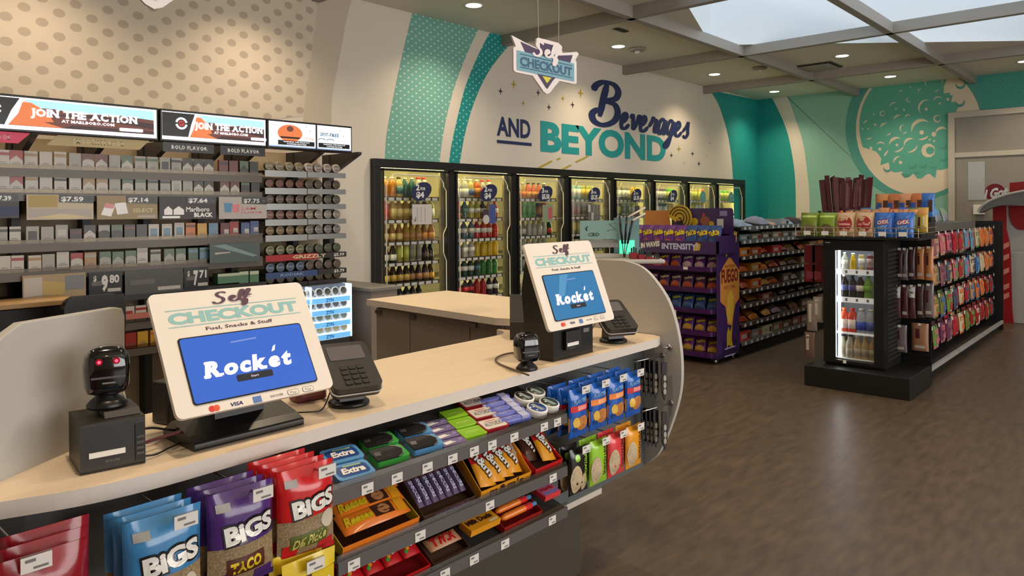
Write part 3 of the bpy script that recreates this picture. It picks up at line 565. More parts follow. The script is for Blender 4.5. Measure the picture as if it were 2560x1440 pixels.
# ================================================================ GOODS ON THE COUNTER FRONT
TILT = math.atan(.28)
def bagmesh(mb, w, h, t, bands, back=None, seed=0, crimp=.07, nx=8, nz=12, top=0.0, waist=.03):
    """a filled pouch, front towards -y, hanging from z=top down to top-h; bands = [(v_upper_limit, material)] from the bottom up; returns its front surface S(u,v)"""
    rnd = random.Random(seed); ph = [rnd.uniform(0, 6) for _ in range(4)]
    def depth(u, v):
        e = max(0., math.sin(math.pi*u))**.6; c = min(1, max(0, min(v, 1-v)-crimp*.6)/.22); c = c**.6 if c > 0 else 0
        return t/2*e*c*(1+.12*math.sin(9*v+ph[0])*math.sin(7*u+ph[1])+.06*math.sin(23*v+ph[2]))+.0008
    def S(u, v, e=0.0):
        x = (u-.5)*w*(1-waist*math.sin(math.pi*v)); return (x, -depth(u, v)-e, top-h+v*h)
    vs = []; fs = []; ms = []
    vv = sorted(set([i/nz for i in range(nz+1)]+[b_[0] for b_ in bands if b_[0] < 1])); L = len(vv)
    for side in (0, 1):
        for v in vv:
            for i in range(nx+1):
                p = S(i/nx, v); vs.append(p if side == 0 else (p[0], -p[1]*.8, p[2]))
    K = L*(nx+1)
    for side in (0, 1):
        for k in range(L-1):
            vm = (vv[k]+vv[k+1])/2; mt = back if side and back else next(m_ for lim, m_ in bands if vm <= lim+1e-9)
            for i in range(nx):
                q = [side*K+k*(nx+1)+i, side*K+k*(nx+1)+i+1, side*K+(k+1)*(nx+1)+i+1, side*K+(k+1)*(nx+1)+i]
                fs.append(q if side == 0 else q[::-1]); ms.append(mt)
    for k in range(L-1):
        for i, fl in ((0, 0), (nx, 1)):
            q = [k*(nx+1)+i, (k+1)*(nx+1)+i, K+(k+1)*(nx+1)+i, K+k*(nx+1)+i]; fs.append(q[::-1] if fl else q); ms.append(bands[0][1])
    for m_ in set(ms):
        mb.add(vs, [f_ for f_, q in zip(fs, ms) if q is m_], m_, True)
    return S
def prune(mb):
    """drop vertices no face uses"""
    used = sorted({i for f in mb.f for i in f}); mp = {o: n for n, o in enumerate(used)}
    mb.v = [mb.v[i] for i in used]; mb.f = [[mp[i] for i in f] for f in mb.f]; return mb
def drect(mb, S, u0, v0, u1, v1, mt, e=.0008, n=5):
    vs = [S(u0+(u1-u0)*i/n, v0+(v1-v0)*j/n, e) for j in range(n+1) for i in range(n+1)]
    mb.add(vs, [(j*(n+1)+i, j*(n+1)+i+1, (j+1)*(n+1)+i+1, (j+1)*(n+1)+i) for j in range(n) for i in range(n)], mt, True)
def ddisc(mb, S, u, v, ru, rv, mt, e=.001, n=14):
    vs = [S(u, v, e)]+[S(u+ru*k*math.cos(2*math.pi*i/n), v+rv*k*math.sin(2*math.pi*i/n), e) for k in (.5, 1) for i in range(n)]
    mb.add(vs, [(0, 1+i, 1+(i+1) % n) for i in range(n)]+[(1+i, 1+n+i, 1+n+(i+1) % n, 1+(i+1) % n) for i in range(n)], mt, True)
def dtext(mb, S, w, h, st, u, v, tw, th, mt, e=.0016, bold=.04, ang=0, shear=0, res=2):
    """word centred at (u,v) on a pouch; tw,th in metres; ang turns it"""
    c, s_ = math.cos(math.radians(ang)), math.sin(math.radians(ang))
    def P(x, y):
        y -= th/2; return S(min(.98, max(.02, u+(x*c-y*s_)/w)), min(.98, max(.02, v+(x*s_+y*c)/h)), e)
    mb.text(st, P, 0, 0, th, tw, mt, bold, shear, align='c', res=res)
def C(n, r, g, b, rough=.32, **k): return mat(n, (r, g, b), rough, **k)
film = dict(rough=.22, coat=.3)
redf = C('film_red', 206, 34, 38, **film); bluef = C('film_sky_blue', 62, 132, 190, **film); purf = C('film_purple', 78, 44, 118, **film); maroonf = C('film_maroon', 140, 22, 36, **film); yelf = C('film_yellow', 226, 196, 40, **film); whitef = C('film_white', 236, 234, 228, **film); darkf = C('film_black', 26, 24, 28, **film); royf = C('film_royal_blue', 22, 92, 190, **film); limef = C('film_lime', 150, 206, 48, **film); orangef = C('film_orange', 240, 130, 40, **film); corf = C('film_coral', 226, 66, 72, **film); amberf = C('film_amber', 236, 160, 36, **film); greenf = C('film_green', 62, 160, 66, **film); brownf = C('film_brown', 74, 44, 34, **film); lavf = C('film_lavender', 128, 124, 196, **film); gumblue = C('film_gum_blue', 92, 152, 204, **film); dkblue = C('film_dark_blue', 40, 74, 140, **film)
seedm = mat('seed_window', (150, 128, 96), .5, noise=(260, .45, (1, 1, 1))); nutm = mat('nut_window', (196, 126, 62), .45, noise=(220, .5, (1, 1, 1))); shellm = mat('pistachio_shell', (196, 176, 142), .45, noise=(240, .35, (1, 1, 1)))
ribm = MATS['bottle_cream'] if 'bottle_cream' in MATS else C('print_cream', 236, 220, 170, .4)
# ---- the three tray shelves with their price rails
railm = mat('price_rail_grey', (92, 88, 88), .3); traym = mat('tray_dark_wire', (58, 56, 56), .5); tagm = mat('price_tag_white', (228, 224, 218), .6)
def price_tag(mb, x, y, z, w=.036, h=.026, tilt=.0):
    mb.add([(x-w/2, y-.0008, z), (x+w/2, y-.0008, z), (x+w/2, y-.0008+tilt*h, z+h), (x-w/2, y-.0008+tilt*h, z+h)], [(0, 1, 2, 3)], tagm)
    mb.add([(x-w*.36, y-.0012, z+h*.62), (x-w*.02, y-.0012, z+h*.62), (x-w*.02, y-.0012, z+h*.82), (x-w*.36, y-.0012, z+h*.82)], [(0, 1, 2, 3)], grey_ink)
    mb.add([(x-w*.1, y-.0012, z+h*.15), (x+w*.38, y-.0012, z+h*.15), (x+w*.38, y-.0012, z+h*.3), (x-w*.1, y-.0012, z+h*.3)], [(0, 1, 2, 3)], grey_ink)
def tray(lab, z0, x0, x1, tags):
    t = thing('tray_shelf', lab, 'shelf', (0, 0, 0), 0, 'candy tray shelves under the counter')
    zf = z0+.28*(1.506-1.53); zb = z0+.28*(1.757-1.53)
    b = MB(); b.prism([(1.506, zf-.004), (1.757, zb-.004), (1.757, zb), (1.506, zf)], x0, x1, 'x', traym); b.build('tray', t)
    b = MB(); b.box(x0, 1.498, zf-.028, x1, 1.505, zf+.004, railm); b.box(x0, 1.502, zf+.004, x1, 1.505, zf+.020, clear); b.build('price_rail', t)
    b = MB(); b.prism([(1.506, zf-.01), (1.757, zb-.07), (1.757, zb), (1.506, zf)], x1-.003, x1, 'x', clear); b.build('end_panel', t)
    for px, py in tags:
        x = at(px, py, 'y', 1.498).x; b = MB(); price_tag(b, x, 1.4972, zf-.027); b.build('price_tag', t)
ZT1, ZT2, ZT3 = .830, .655, .520
tray('upper candy tray shelf carrying gum and mint tins', ZT1, 1.0, 1.915, ((918, 1216), (992, 1188), (1068, 1163), (1131, 1143), (1185, 1124), (1230, 1107), (1285, 1092), (1360, 1061), (1393, 1047)))
tray('middle candy tray shelf carrying boxes of chocolate bars', ZT2, 1.02, 1.915, ((884, 1398), (1050, 1330), (1224, 1256), (1382, 1188)))
tray('lowest candy tray shelf near the floor side', ZT3, 1.04, 1.915, ((1185, 1398), (1262, 1354), (1380, 1300), (1112, 1432)))
def on_tray(o, x, y, z0, rz=0, lift=0):
    o.location = (x, y, z0+.28*(y-1.53)+.0015+lift); o.rotation_euler = (TILT, 0, rz); return o
def flatpack(w, l, t, base, deco=None, r=.006):
    """a small pack lying on the tray: x across, y along the tray, top face carries deco(P)"""
    b = MB(); b.prism(rrect(-w/2, -l/2, w/2, l/2, r, 3), 0, t, 'z', base)
    if deco: deco(b, lambda u, v, e=.0006: (u, v, t+e))
    return b
def put(b, name, lab, cat, grp, x, y, z0, rz=0, lift=0, bevel=.002):
    o = b.build(name, bevel=bevel); tag(o, lab, cat, grp); return on_tray(o, x, y, z0, rz, lift)
# gum packs, wide blue
def d_extra(b, P):
    b.fan([P(*q) for q in rrect(-.043, -.022, .043, .022, .012)], dkblue); b.text('Extra', lambda u, v: P(u, v, .0014), 0, -.011, .022, .066, whitef, .05, shear=.2, align='c')
    b.add([P(-.02, .017, .001), P(.03, .015, .001), P(.032, .0205, .001), P(-.018, .022, .001)], [(0, 1, 2, 3)], mat('mint_leaf', (150, 180, 120), .4))
for i, y in enumerate((1.545, 1.617)): put(flatpack(.104, .066, .014, gumblue, d_extra, .012), 'gum_pack', 'wide light blue gum pack with white lettering, %s one on the upper tray' % ('front' if i == 0 else 'rear'), 'gum', 'light blue gum packs', 1.095+.018*i, y, ZT1, -.12)
# black gum bottles with coloured waist
for j, (x0, colm, cn) in enumerate(((1.222, greenf, 'green'), (1.345, gumblue, 'blue'))):
    for i, y in enumerate((1.56, 1.625)):
        b = MB(); b.prism(rrect(-.05, -.028, .05, .028, .008), 0, .018, 'z', colm)
        b.prism([(-.05, -.028), (.012, -.028), (.03, -.018), (.038, 0), (.03, .018), (.012, .028), (-.05, .028)], .0182, .021, 'z', darkf)
        b.tube([(.014, -.028, .021), (.032, -.018, .021), (.040, 0, .021), (.032, .018, .021), (.014, .028, .021)], .0016, steel)
        b.add([(-.045, -.004, .0214), (-.028, -.006, .0214), (-.024, .010, .0214), (-.042, .012, .0214)], [(0, 1, 2, 3)], steel)
        for q in (-.016, .004): b.add([(-.016, q, .0213), (.016, q+.006, .0213), (.016, q+.0085, .0213), (-.016, q+.003, .0213)], [(0, 1, 2, 3)], black_s)
        put(b, 'gum_pack', 'black and %s gum pack with a silver square, %s of its column' % (cn, 'front' if i == 0 else 'rear'), 'gum', 'black fronted gum packs', x0+.016*i, y, ZT1, -.12)
def d_gum(b, P):
    b.add([P(-.03, -.010), P(.012, -.004), P(-.006, .006), P(-.034, .003)], [(0, 1, 2, 3)], whitef); b.add([P(.012, -.008), P(.036, .001), P(.026, .009)], [(0, 1, 2)], C('film_violet_grey', 150, 140, 178)); b.text('Dentyne', lambda u, v: P(u, v, .001), .012, -.003, .006, .03, lavf, .02, align='c', res=1)
for i in range(4): put(flatpack(.084, .029, .010, C('film_mauve', 118, 100, 140), d_gum, .003), 'gum_pack', 'mauve and lavender gum pack with white leaf shapes, %s from the front' % ORD[i], 'gum', 'mauve gum packs', 1.432+.008*i, 1.535+.034*i, ZT1, -.12)
def d_lime(b, P):
    b.fan([P(*q) for q in rrect(-.036, -.018, .036, .018, .004, 2)], C('film_leaf_green', 132, 186, 40)); b.text('SPEARMINT', lambda u, v: P(u, v, .001), 0, -.004, .008, .05, C('film_pale_lime', 196, 224, 110), .02, align='c', res=1)
for i in range(3): put(flatpack(.082, .046, .015, limef, d_lime, .003), 'gum_pack', 'lime green gum pack, %s of three in its column' % ('front', 'middle', 'rear')[i], 'gum', 'lime green gum packs', 1.517+.013*i, 1.545+.052*i, ZT1, -.12)
def d_tin(b, P):
    b.fan([P(*q) for q in rrect(-.041, -.024, .041, .024, .006)], C('tin_cream', 214, 206, 196)); b.text('ALTOIDS', lambda u, v: P(u, v, .001), 0, -.010, .018, .066, grey_ink, .03, align='c'); b.add([P(-.02, .014, .001), P(.02, .014, .001), P(.02, .0165, .001), P(-.02, .0165, .001)], [(0, 1, 2, 3)], redf)
for i in range(3):
    o = put(flatpack(.092, .058, .02, C('tin_red', 150, 28, 40, .3), d_tin, .008), 'mint_tin', 'red and cream hinged mint tin, %s of three' % ('front', 'middle', 'rear')[i], 'mint tin', 'red mint tins', 1.604+.019*i, 1.545+.064*i, ZT1, -.12)
def d_lav(b, P):
    b.add([P(-.062, -.009), P(.018, -.009), P(.012, .009), P(-.062, .009)], [(0, 1, 2, 3)], C('film_periwinkle', 104, 110, 190)); b.text('mentos', lambda u, v: P(u, v, .001), -.02, -.005, .010, .05, C('film_pale_lav', 200, 200, 232), .02, align='c', res=1)
for i in range(5):
    b = MB(); b.T = Matrix.Rotation(math.radians(90), 4, 'Y'); b.lathe([(.001, -.064), (.007, -.066), (.0145, -.060), (.0145, .060), (.007, .066), (.001, .064)], C('film_lilac_grey', 186, 188, 222), 10, [None, None, C('film_periwinkle', 104, 110, 190), None, None]); b.T = Matrix.Identity(4)
    b.box(.02, -.0135, .003, .05, .0135, .0146, C('film_lilac_grey', 186, 188, 222)); b.text('mint', lambda u, v: (u, v*.7, .0152), -.02, -.004, .008, .045, C('film_pale_lav', 200, 200, 232), .02, align='c', res=1)
    put(b, 'mint_roll', 'periwinkle wrapped mint roll, %s of five from the front' % ORD[i], 'mint roll', 'periwinkle mint rolls', 1.695+.007*i, 1.535+.029*i, ZT1, -.12, .0148, 0)
for i, (x, y) in enumerate(((1.815, 1.548), (1.885, 1.555), (1.835, 1.622), (1.905, 1.632))):
    t = thing('mint_can', ('navy topped white round mint can, front left of four', 'dark green topped white round mint can, front right of four', 'charcoal topped white round mint can, rear left of four', 'olive topped white round mint can, rear right of four')[i], 'mint can', (0, 0, 0), 0, 'round white mint cans')
    on_tray(t, x, y, ZT1); cm = (dkblue, C('lid_green', 38, 62, 54), C('lid_charcoal', 40, 46, 52), C('lid_olive', 62, 80, 72))[i]
    b = MB(); b.lathe([(.033, 0), (.035, .003), (.035, .022), (.034, .025), (.030, .025)], white_p, 22); b.build('can', t)
    b = MB(); b.lathe([(.0305, .0245), (.0295, .0262), (.001, .0262)], cm, 22); b.add([(-.006, -.022, .0266), (.010, -.022, .0266), (.004, .022, .0266), (-.012, .022, .0266)], [(0, 1, 2, 3)], C('lid_print_grey', 150, 160, 160)); b.fan([(q[0], q[1], .0267) for q in circ(-.014, .006, .004, 8)], whitef); b.build('lid', t)
# ---- cartons on the middle and lowest trays
def carton(name, lab, x0, x1, y0, y1, z0, hf, hb, mt, inner, front=None, side=None):
    b = MB(); b.box(x0, y0, 0, x1, y1, .002, inner)
    b.box(x0, y0, 0, x1, y0+.002, hf, mt); b.box(x0, y1-.002, 0, x1, y1, hb, inner)
    for x in (x0, x1-.002): b.prism([(y0, 0), (y1, 0), (y1, hb), (y0+(y1-y0)*.55, hb), (y0, hf)], x, x+.002, 'x', side or mt)
    if front: front(b)
    o = b.build(name); tag(o, lab, 'carton', 'candy display cartons'); o.location = (0, 0, z0+.0015); 
    o.rotation_euler = (TILT, 0, 0); o.location = (0, 1.53*(1-math.cos(TILT)), z0+.0015-1.53*math.sin(TILT)); return o
def lean(o, x, y, z0, up, back, rz=0, ry=0):
    """stand an item on a tray, leaning back"""
    o.location = (x, y, z0+.28*(y-1.53)+up); o.rotation_euler = (back, ry, rz); return o
carton('display_carton', 'yellow and orange open carton of chocolate cup packs', 1.04, 1.285, 1.515, 1.70, ZT2, .028, .052, orangef, brownf, None, yelf)
b_y = MB()
for i in range(4):
    b = MB(); S = bagmesh(b, .21, .062, .02, [(1, orangef)], seed=i, crimp=.03, nx=12, nz=6, top=.031, waist=0); prune(b)
    drect(b, S, .48, .22, .78, .78, brownf); ddisc(b, S, .64, .5, .09, .24, C('cup_tan', 190, 130, 80)); drect(b, S, .82, .15, .97, .85, amberf, .001); dtext(b, S, .21, .062, 'Reeses', .26, .5, .085, .024, yelf, .002, .05, 0, .2)
    o = tag(b.build('candy_pack'), 'orange chocolate cup pack with yellow lettering, %s in its carton from the front' % ORD[i], 'candy pack', 'orange chocolate cup packs')
    lean(o, 1.165+.008*i, 1.553+.037*i, ZT2, .05+.012*i, math.radians(-58))
carton('display_carton', 'dark brown open carton of chocolate bars in purple wrappers', 1.30, 1.50, 1.515, 1.71, ZT2, .022, .075, C('carton_brown', 70, 42, 36, .5), C('carton_inner', 84, 58, 42, .6), lambda b: b.text('SNICKERS', lambda u, v: (u, 1.5145, v), 1.41, .004, .013, .13, C('film_mauve', 118, 100, 140), .03, align='c', res=1))
for i in range(7):
    b = MB(); S = bagmesh(b, .024, .115, .016, [(.72, C('wrap_dusk_purple', 96, 78, 112)), (1, C('wrap_choc', 104, 64, 46))], seed=i, crimp=.05, nx=5, nz=10, top=.0575, waist=0); prune(b)
    dtext(b, S, .024, .115, 'SNICKERS', .5, .40, .066, .011, C('film_pale_lav', 200, 200, 232), .0016, .04, -90)
    o = tag(b.build('candy_bar'), 'purple and brown wrapped chocolate bar, %s from the left in its carton' % ORD[i], 'candy bar', 'purple wrapped chocolate bars')
    lean(o, 1.322+.0265*i, 1.585, ZT2, .052, math.radians(-48), 0, 0)
choc_m = C('wrap_red_brown', 128, 24, 28)
carton('display_carton', 'yellow open carton of candy packs with dark block lettering', 1.52, 1.745, 1.515, 1.71, ZT2, .026, .085, amberf, C('carton_inner', 84, 58, 42, .6), lambda b: b.slab("m&m's", lambda u, v: (u, 1.5145, v), 1.56, .003, .02, .15, brownf, .05))
def mm(i, x, y, lab, first=redf, second=amberf):
    b = MB(); S = bagmesh(b, .07, .128, .022, [(.56, second), (1, first)], seed=40+i, crimp=.04, nx=6, nz=10, top=.059, waist=0); prune(b)
    dtext(b, S, .07, .128, 'm&m', .52, .56, .098, .034, brownf, .0018, .075, -62); dtext(b, S, .07, .128, 'm&m', .50, .565, .096, .031, whitef, .0024, .03, -62)
    o = tag(b.build('candy_pack'), lab, 'candy pack', 'yellow candy packs'); return lean(o, x, y, ZT2, .062, math.radians(-42), 0, math.radians(10))
for i in range(4): mm(i, 1.575+.044*i, 1.57+.004*i, 'yellow and red candy pack with white lettering, %s from the left in the yellow carton' % ORD[i])
b = MB(); S = bagmesh(b, .05, .118, .02, [(1, amberf)], seed=50, crimp=.04, nx=5, nz=8, top=.059, waist=0); prune(b); drect(b, S, .25, .2, .75, .85, C('film_silver', 190, 186, 176)); o = tag(b.build('candy_pack'), 'yellow candy pack turned to show its silver back, at the carton end', 'candy pack'); lean(o, 1.738, 1.60, ZT2, .066, math.radians(-40), 0, math.radians(-16))
carton('display_carton', 'narrow red carton at the right end of the middle tray', 1.765, 1.905, 1.515, 1.70, ZT2, .026, .06, redf, C('carton_inner', 84, 58, 42, .6))
mm(7, 1.815, 1.60, 'brown and red candy pack standing in the narrow red carton', choc_m, brownf); mm(8, 1.868, 1.575, 'lone yellow candy pack at the right end of the middle tray')
# lowest tray
carton('display_carton', 'red open carton of rainbow lettered candy packs', 1.06, 1.325, 1.515, 1.72, ZT3, .02, .04, redf, choc_m)
for i in range(4):
    b = MB(); S = bagmesh(b, .058, .13, .022, [(1, C('wrap_bright_red', 196, 22, 32))], seed=60+i, crimp=.04, nx=6, nz=10, top=.065, waist=0); prune(b)
    for q in range(5): ddisc(b, S, .25+.12*(q % 3), .12+.05*q, .1, .045, (greenf, amberf, purf, orangef, limef)[q], .001, 8)
    dtext(b, S, .058, .13, 'Skittles', .56, .56, .10, .026, whitef, .002, .07, -76); o = tag(b.build('candy_pack'), 'red candy pack with fat white lettering, %s from the left in its carton' % ORD[i], 'candy pack', 'red candy packs'); lean(o, 1.10+.062*i, 1.595, ZT3, .062, math.radians(-56))
carton('display_carton', 'brown open carton of gold wrapped twin bars', 1.335, 1.475, 1.515, 1.72, ZT3, .016, .05, C('carton_brown', 70, 42, 36, .5), C('carton_inner', 84, 58, 42, .6))
for i in range(4):
    b = MB(); S = bagmesh(b, .118, .042, .018, [(1, C('wrap_gold_tan', 190, 138, 104))], seed=70+i, crimp=.03, nx=10, nz=6, top=.021, waist=0); prune(b)
    dtext(b, S, .118, .042, 'TWIX', .5, .5, .088, .026, redf, .0018, .05, 0, .1); o = tag(b.build('candy_bar'), 'gold wrapped twin bar with red letters, %s from the front' % ORD[i], 'candy bar', 'gold wrapped twin bars'); lean(o, 1.405, 1.552+.042*i, ZT3, .036+.013*i, math.radians(-64))
for i in range(3):
    b = MB(); b.box(-.062, -.026, 0, .062, .026, .02, amberf); b.text('Milk Duds', lambda u, v: (u, v, .0206), -.004, -.004, .018, .102, brownf, .05, align='c'); b.add([(.02, -.022, .0206), (.055, -.021, .0206), (.055, -.012, .0206), (.02, -.013, .0206)], [(0, 1, 2, 3)], ribm)
    put(b, 'candy_box', 'golden yellow candy box with brown lettering, %s from the front' % ORD[i], 'candy box', 'golden yellow candy boxes', 1.548+.004*i, 1.545+.058*i, ZT3, 0, .034+.004*i)
carton('display_carton', 'red carton of orange squeeze candy tubes', 1.62, 1.80, 1.515, 1.72, ZT3, .022, .045, C('carton_red', 168, 34, 30, .4), choc_m)
for i in range(7):
    b = MB(); b.T = Matrix.Rotation(math.radians(90), 4, 'Y'); b.lathe([(.001, -.086), (.006, -.084), (.0105, -.07), (.011, .02), (.0105, .052), (.007, .055), (.007, .075), (.001, .077)], orangef, 10, [orangef, orangef, orangef, C('tube_red', 220, 44, 44), gumblue, gumblue, gumblue]); b.T = Matrix.Identity(4)
    o = tag(b.build('candy_tube'), 'orange and red candy tube with a blue cap, %s from the front' % ORD[i], 'candy tube', 'orange candy tubes'); lean(o, 1.712+.004*i, 1.53+.0265*i, ZT3, .040+.005*i, TILT, 0)
for i in range(3):
    b = MB(); b.box(-.04, -.03, 0, .04, .03, .018, corf); b.fan([(q[0], q[1], .0186) for q in rrect(-.036, -.026, .036, .026, .004)], C('film_pink_mauve', 196, 110, 150)); b.text('Nerds', lambda u, v: (u, v, .0192), 0, -.004, .016, .06, redf, .05, align='c'); b.add([(-.034, -.022, .019), (.034, -.022, .019), (.034, -.012, .019), (-.034, -.012, .019)], [(0, 1, 2, 3)], lavf)
    put(b, 'candy_box', 'pink and violet candy box at the lowest tray end, %s from the front' % ORD[i], 'candy box', 'pink candy boxes', 1.862, 1.548+.064*i, ZT3, 0, .036+.004*i)
# ---- peg hooks with hanging bags, left: big seed bags
def peg(lab, x, z, y0, y1, grp, tagw=.045):
    t = thing('peg_hook', lab, 'peg hook', (x, 0, z), 0, grp)
    b = MB(); b.tube([(0, y0, 0), (0, y1+.006, 0), (0, y1, .004)], .0022, chrome, 6); b.box(-.02, y0-.004, -.012, .02, y0, .012, steel); b.build('hook', t)
    b = MB(); price_tag(b, 0, y1-.002, -.006, tagw, .026); b.box(-tagw/2, y1-.0015, -.006, tagw/2, y1+.0005, .022, clear); b.build('price_tag', t); return t
def hang(b, name, lab, cat, grp, x, y, z, part=None):
    o = b.build(name); tag(o, lab, cat, grp); o.location = (x, y, z); return o
def seedbag(main, i, deco, w=.148, h=.205):
    b = MB(); S = bagmesh(b, w, h, .05, [(.06, main), (.46, seedm), (1, main)], seed=i, crimp=.05); prune(b)
    drect(b, S, .06, .03, .3, .2, main, .001); drect(b, S, .66, .03, .95, .14, main, .001)
    dtext(b, S, w, h, 'BiGS', .56, .60, .116, .036, darkf, .002, .12, 6, res=3); dtext(b, S, w, h, 'BiGS', .56, .60, .110, .034, whitef, .003, .05, 6, res=3)
    drect(b, S, .10, .82, .30, .90, C('film_badge_grey', 150, 146, 144), .0012); deco(b, S, w, h); return b
def deco_taco(b, S, w, h): drect(b, S, .22, .16, .80, .34, C('taco_brown', 84, 40, 30), .0016); dtext(b, S, w, h, 'TACO', .5, .25, .07, .022, yelf, .0026, .05, 4); ddisc(b, S, .2, .10, .14, .08, C('film_silver', 190, 186, 176), .002)
def deco_orig(b, S, w, h): ddisc(b, S, .8, .26, .12, .14, C('seed_pale', 206, 196, 176), .0016); drect(b, S, .18, .12, .62, .24, dkblue, .0016); dtext(b, S, w, h, 'ORIGINAL', .4, .18, .055, .012, whitef, .0026, .02, 4)
def deco_pickle(b, S, w, h): drect(b, S, .16, .14, .80, .30, C('pickle_green', 92, 104, 44), .0016); dtext(b, S, w, h, 'Dill Pickle', .48, .22, .085, .022, C('pickle_yellow', 214, 204, 120), .0026, .03, 6, .2); ddisc(b, S, .82, .38, .13, .10, C('seed_pale', 206, 196, 176), .0016)
for nm, mt, px, zt, yf, dc, n in (('blue', bluef, .588, .912, 1.42, deco_orig, 3), ('purple', purf, .752, .912, 1.432, deco_taco, 3), ('red', redf, .915, .912, 1.445, deco_pickle, 4)):
    peg('chrome peg hook holding the big %s seed bags' % nm, px+.02, zt, 1.758, yf-.03, 'seed bag peg hooks')
    for i in range(n): hang(seedbag(mt, i*7+len(nm), dc), 'seed_bag', 'big %s seed bag with white block lettering, %s' % (nm, 'front one on its hook' if i == 0 else '%s behind the front one' % ORD[i-1]), 'seed bag', 'big seed bags on hooks', px-.004*i, yf+.026+.034*i, zt+.012+.001*i)
peg('chrome peg hook holding the maroon seed bags at the left', .36, .925, 1.77, 1.38, 'seed bag peg hooks')
def davidbag(i):
    b = MB(); w, h = .14, .2; S = bagmesh(b, w, h, .04, [(1, maroonf)], seed=i+3, crimp=.05); prune(b); drect(b, S, .03, .38, .97, .62, whitef, .001); dtext(b, S, w, h, 'DAVID', .5, .5, .115, .034, maroonf, .0022, .06); ddisc(b, S, .5, .68, .14, .06, C('seed_pale', 206, 196, 176), .0014); return b
for i in range(3): hang(davidbag(i), 'seed_bag', 'maroon seed bag with a white name band, %s' % ('front one' if i == 0 else '%s behind the front one' % ORD[i-1]), 'seed bag', 'maroon seed bags', .372+.016*i, 1.40+.045*i, .940+.003*i)
peg('chrome peg hook holding the flat yellow packs', .90, .715, 1.758, 1.41, 'seed bag peg hooks')
for i in range(4):
    b = MB(); w, h = .135, .17; S = bagmesh(b, w, h, .02, [(.78, brownf), (1, yelf)], seed=i, crimp=.03); prune(b); drect(b, S, .5, .05, .97, .78, yelf, .001); dtext(b, S, w, h, 'PLANTERS', .5, .6, .1, .02, whitef, .002, .04)
    hang(b, 'nut_bag', 'flat yellow and brown nut pack below the seed bags, %s' % ('front one' if i == 0 else '%s behind the front one' % ORD[i-1]), 'nut bag', 'flat yellow nut packs', .90-.012*i, 1.435+.034*i, .735+.006*i)
# right: peanut bags and pistachio bags
def peanut(i, stripe):
    b = MB(); w, h = .103, .165; S = bagmesh(b, w, h, .03, [(.14, royf), (.42, nutm), (.56, royf), (1, royf)], seed=i, crimp=.04); prune(b)
    drect(b, S, .03, .14, .97, .42, royf, .0008); drect(b, S, .04, .54, .96, .66, stripe, .0012); drect(b, S, .34, .56, .80, .65, C('film_pink', 240, 150, 140) if stripe is redf else C('film_peach', 250, 176, 120), .0016)
    ddisc(b, S, .58, .29, .36, .15, nutm, .0014); ddisc(b, S, .26, .32, .14, .11, C('nut_yellow', 230, 186, 70), .002); ddisc(b, S, .22, .18, .1, .05, dkblue, .0022)
    dtext(b, S, w, h, 'PLANTERS', .5, .75, .07, .013, C('film_pale_blue', 120, 170, 220), .0016, .04, 4); return b
for k, (x, st, sn) in enumerate(((1.99, redf, 'red'), (2.105, orangef, 'orange'), (2.215, orangef, 'orange'), (2.33, redf, 'red'))):
    peg('chrome peg hook holding blue nut bags, %s of four on the upper row' % ORD[k], x+.01, .886, 1.758, 1.485, 'right peg hooks')
    for i in range(3): hang(peanut(k*3+i, st), 'nut_bag', 'royal blue nut bag with %s stripe, hook %s from the left, %s' % (sn, ('first', 'second', 'third', 'fourth')[k], ('front', 'middle', 'rear')[i]), 'nut bag', 'royal blue nut bags', x-.004*i, 1.512+.042*i, .896)
def pistachio(i, mt, dark):
    b = MB(); w, h = .105, .155; S = bagmesh(b, w, h, .03, [(.12, mt), (1, mt)], seed=i, crimp=.04); prune(b)
    ddisc(b, S, .28, .34, .25, .31, shellm, .0012); 
    if dark: ddisc(b, S, .66, .24, .16, .20, shellm, .0012); ddisc(b, S, .33, .80, .12, .08, limef, .0014)
    dtext(b, S, w, h, 'PISTACHIOS', .74, .5, .10, .016, limef if dark else C('film_ink_dark', 60, 30, 30), .002, .03, -90); return b
for k, (x, mt, nm, dk, dz) in enumerate(((1.99, darkf, 'black', True, 0), (2.105, limef, 'lime green', False, 0), (2.215, corf, 'coral red', False, 0), (2.33, amberf, 'amber', False, 0))):
    peg('chrome peg hook holding %s pistachio bags on the lower row' % nm, x+.01, .684, 1.758, 1.485, 'right peg hooks')
    for i in range(2): hang(pistachio(k*2+i, mt, dk), 'pistachio_bag', '%s pistachio bag showing shells, %s on its hook' % (nm, ('front', 'rear')[i]), 'nut bag', 'pistachio bags', x-.006*i, 1.512+.04*i, .694)
# pegs on the right end panel with carded black flashlights
torch_g = mat('blister_grey', (176, 172, 160), .25)
for row, z, ys in ((0, .842, (1.647, 1.69, 1.71, 1.735, 1.757)), (1, .632, (1.647, 1.69, 1.708, 1.728, 1.748))):
    for i, y in enumerate(ys):
        b = MB(); b.prism([(-.012, .0), (.012, .0), (.012, -.045), (.009, -.05), (-.009, -.05), (-.012, -.045)], -.004, .004, 'y', darkf)
        b.prism([(-.010, -.045), (.010, -.045), (.013, -.08), (.010, -.13), (0, -.16), (-.010, -.13), (-.013, -.08)], -.006, .006, 'y', darkf)
        for q in (-.065, -.095, -.122): b.prism(circ(0, q, .0065, 10, .013), -.0085, -.006, 'y', torch_g)
        o = tag(b.build('carded_tool'), 'slim black carded tool on the %s end panel row, %s from the customer side' % (('upper', 'lower')[row], ORD[i]), 'tool', 'black carded tools'); o.location = (2.735, y-.03, z+.008); o.rotation_euler = (0, 0, math.radians(-35))
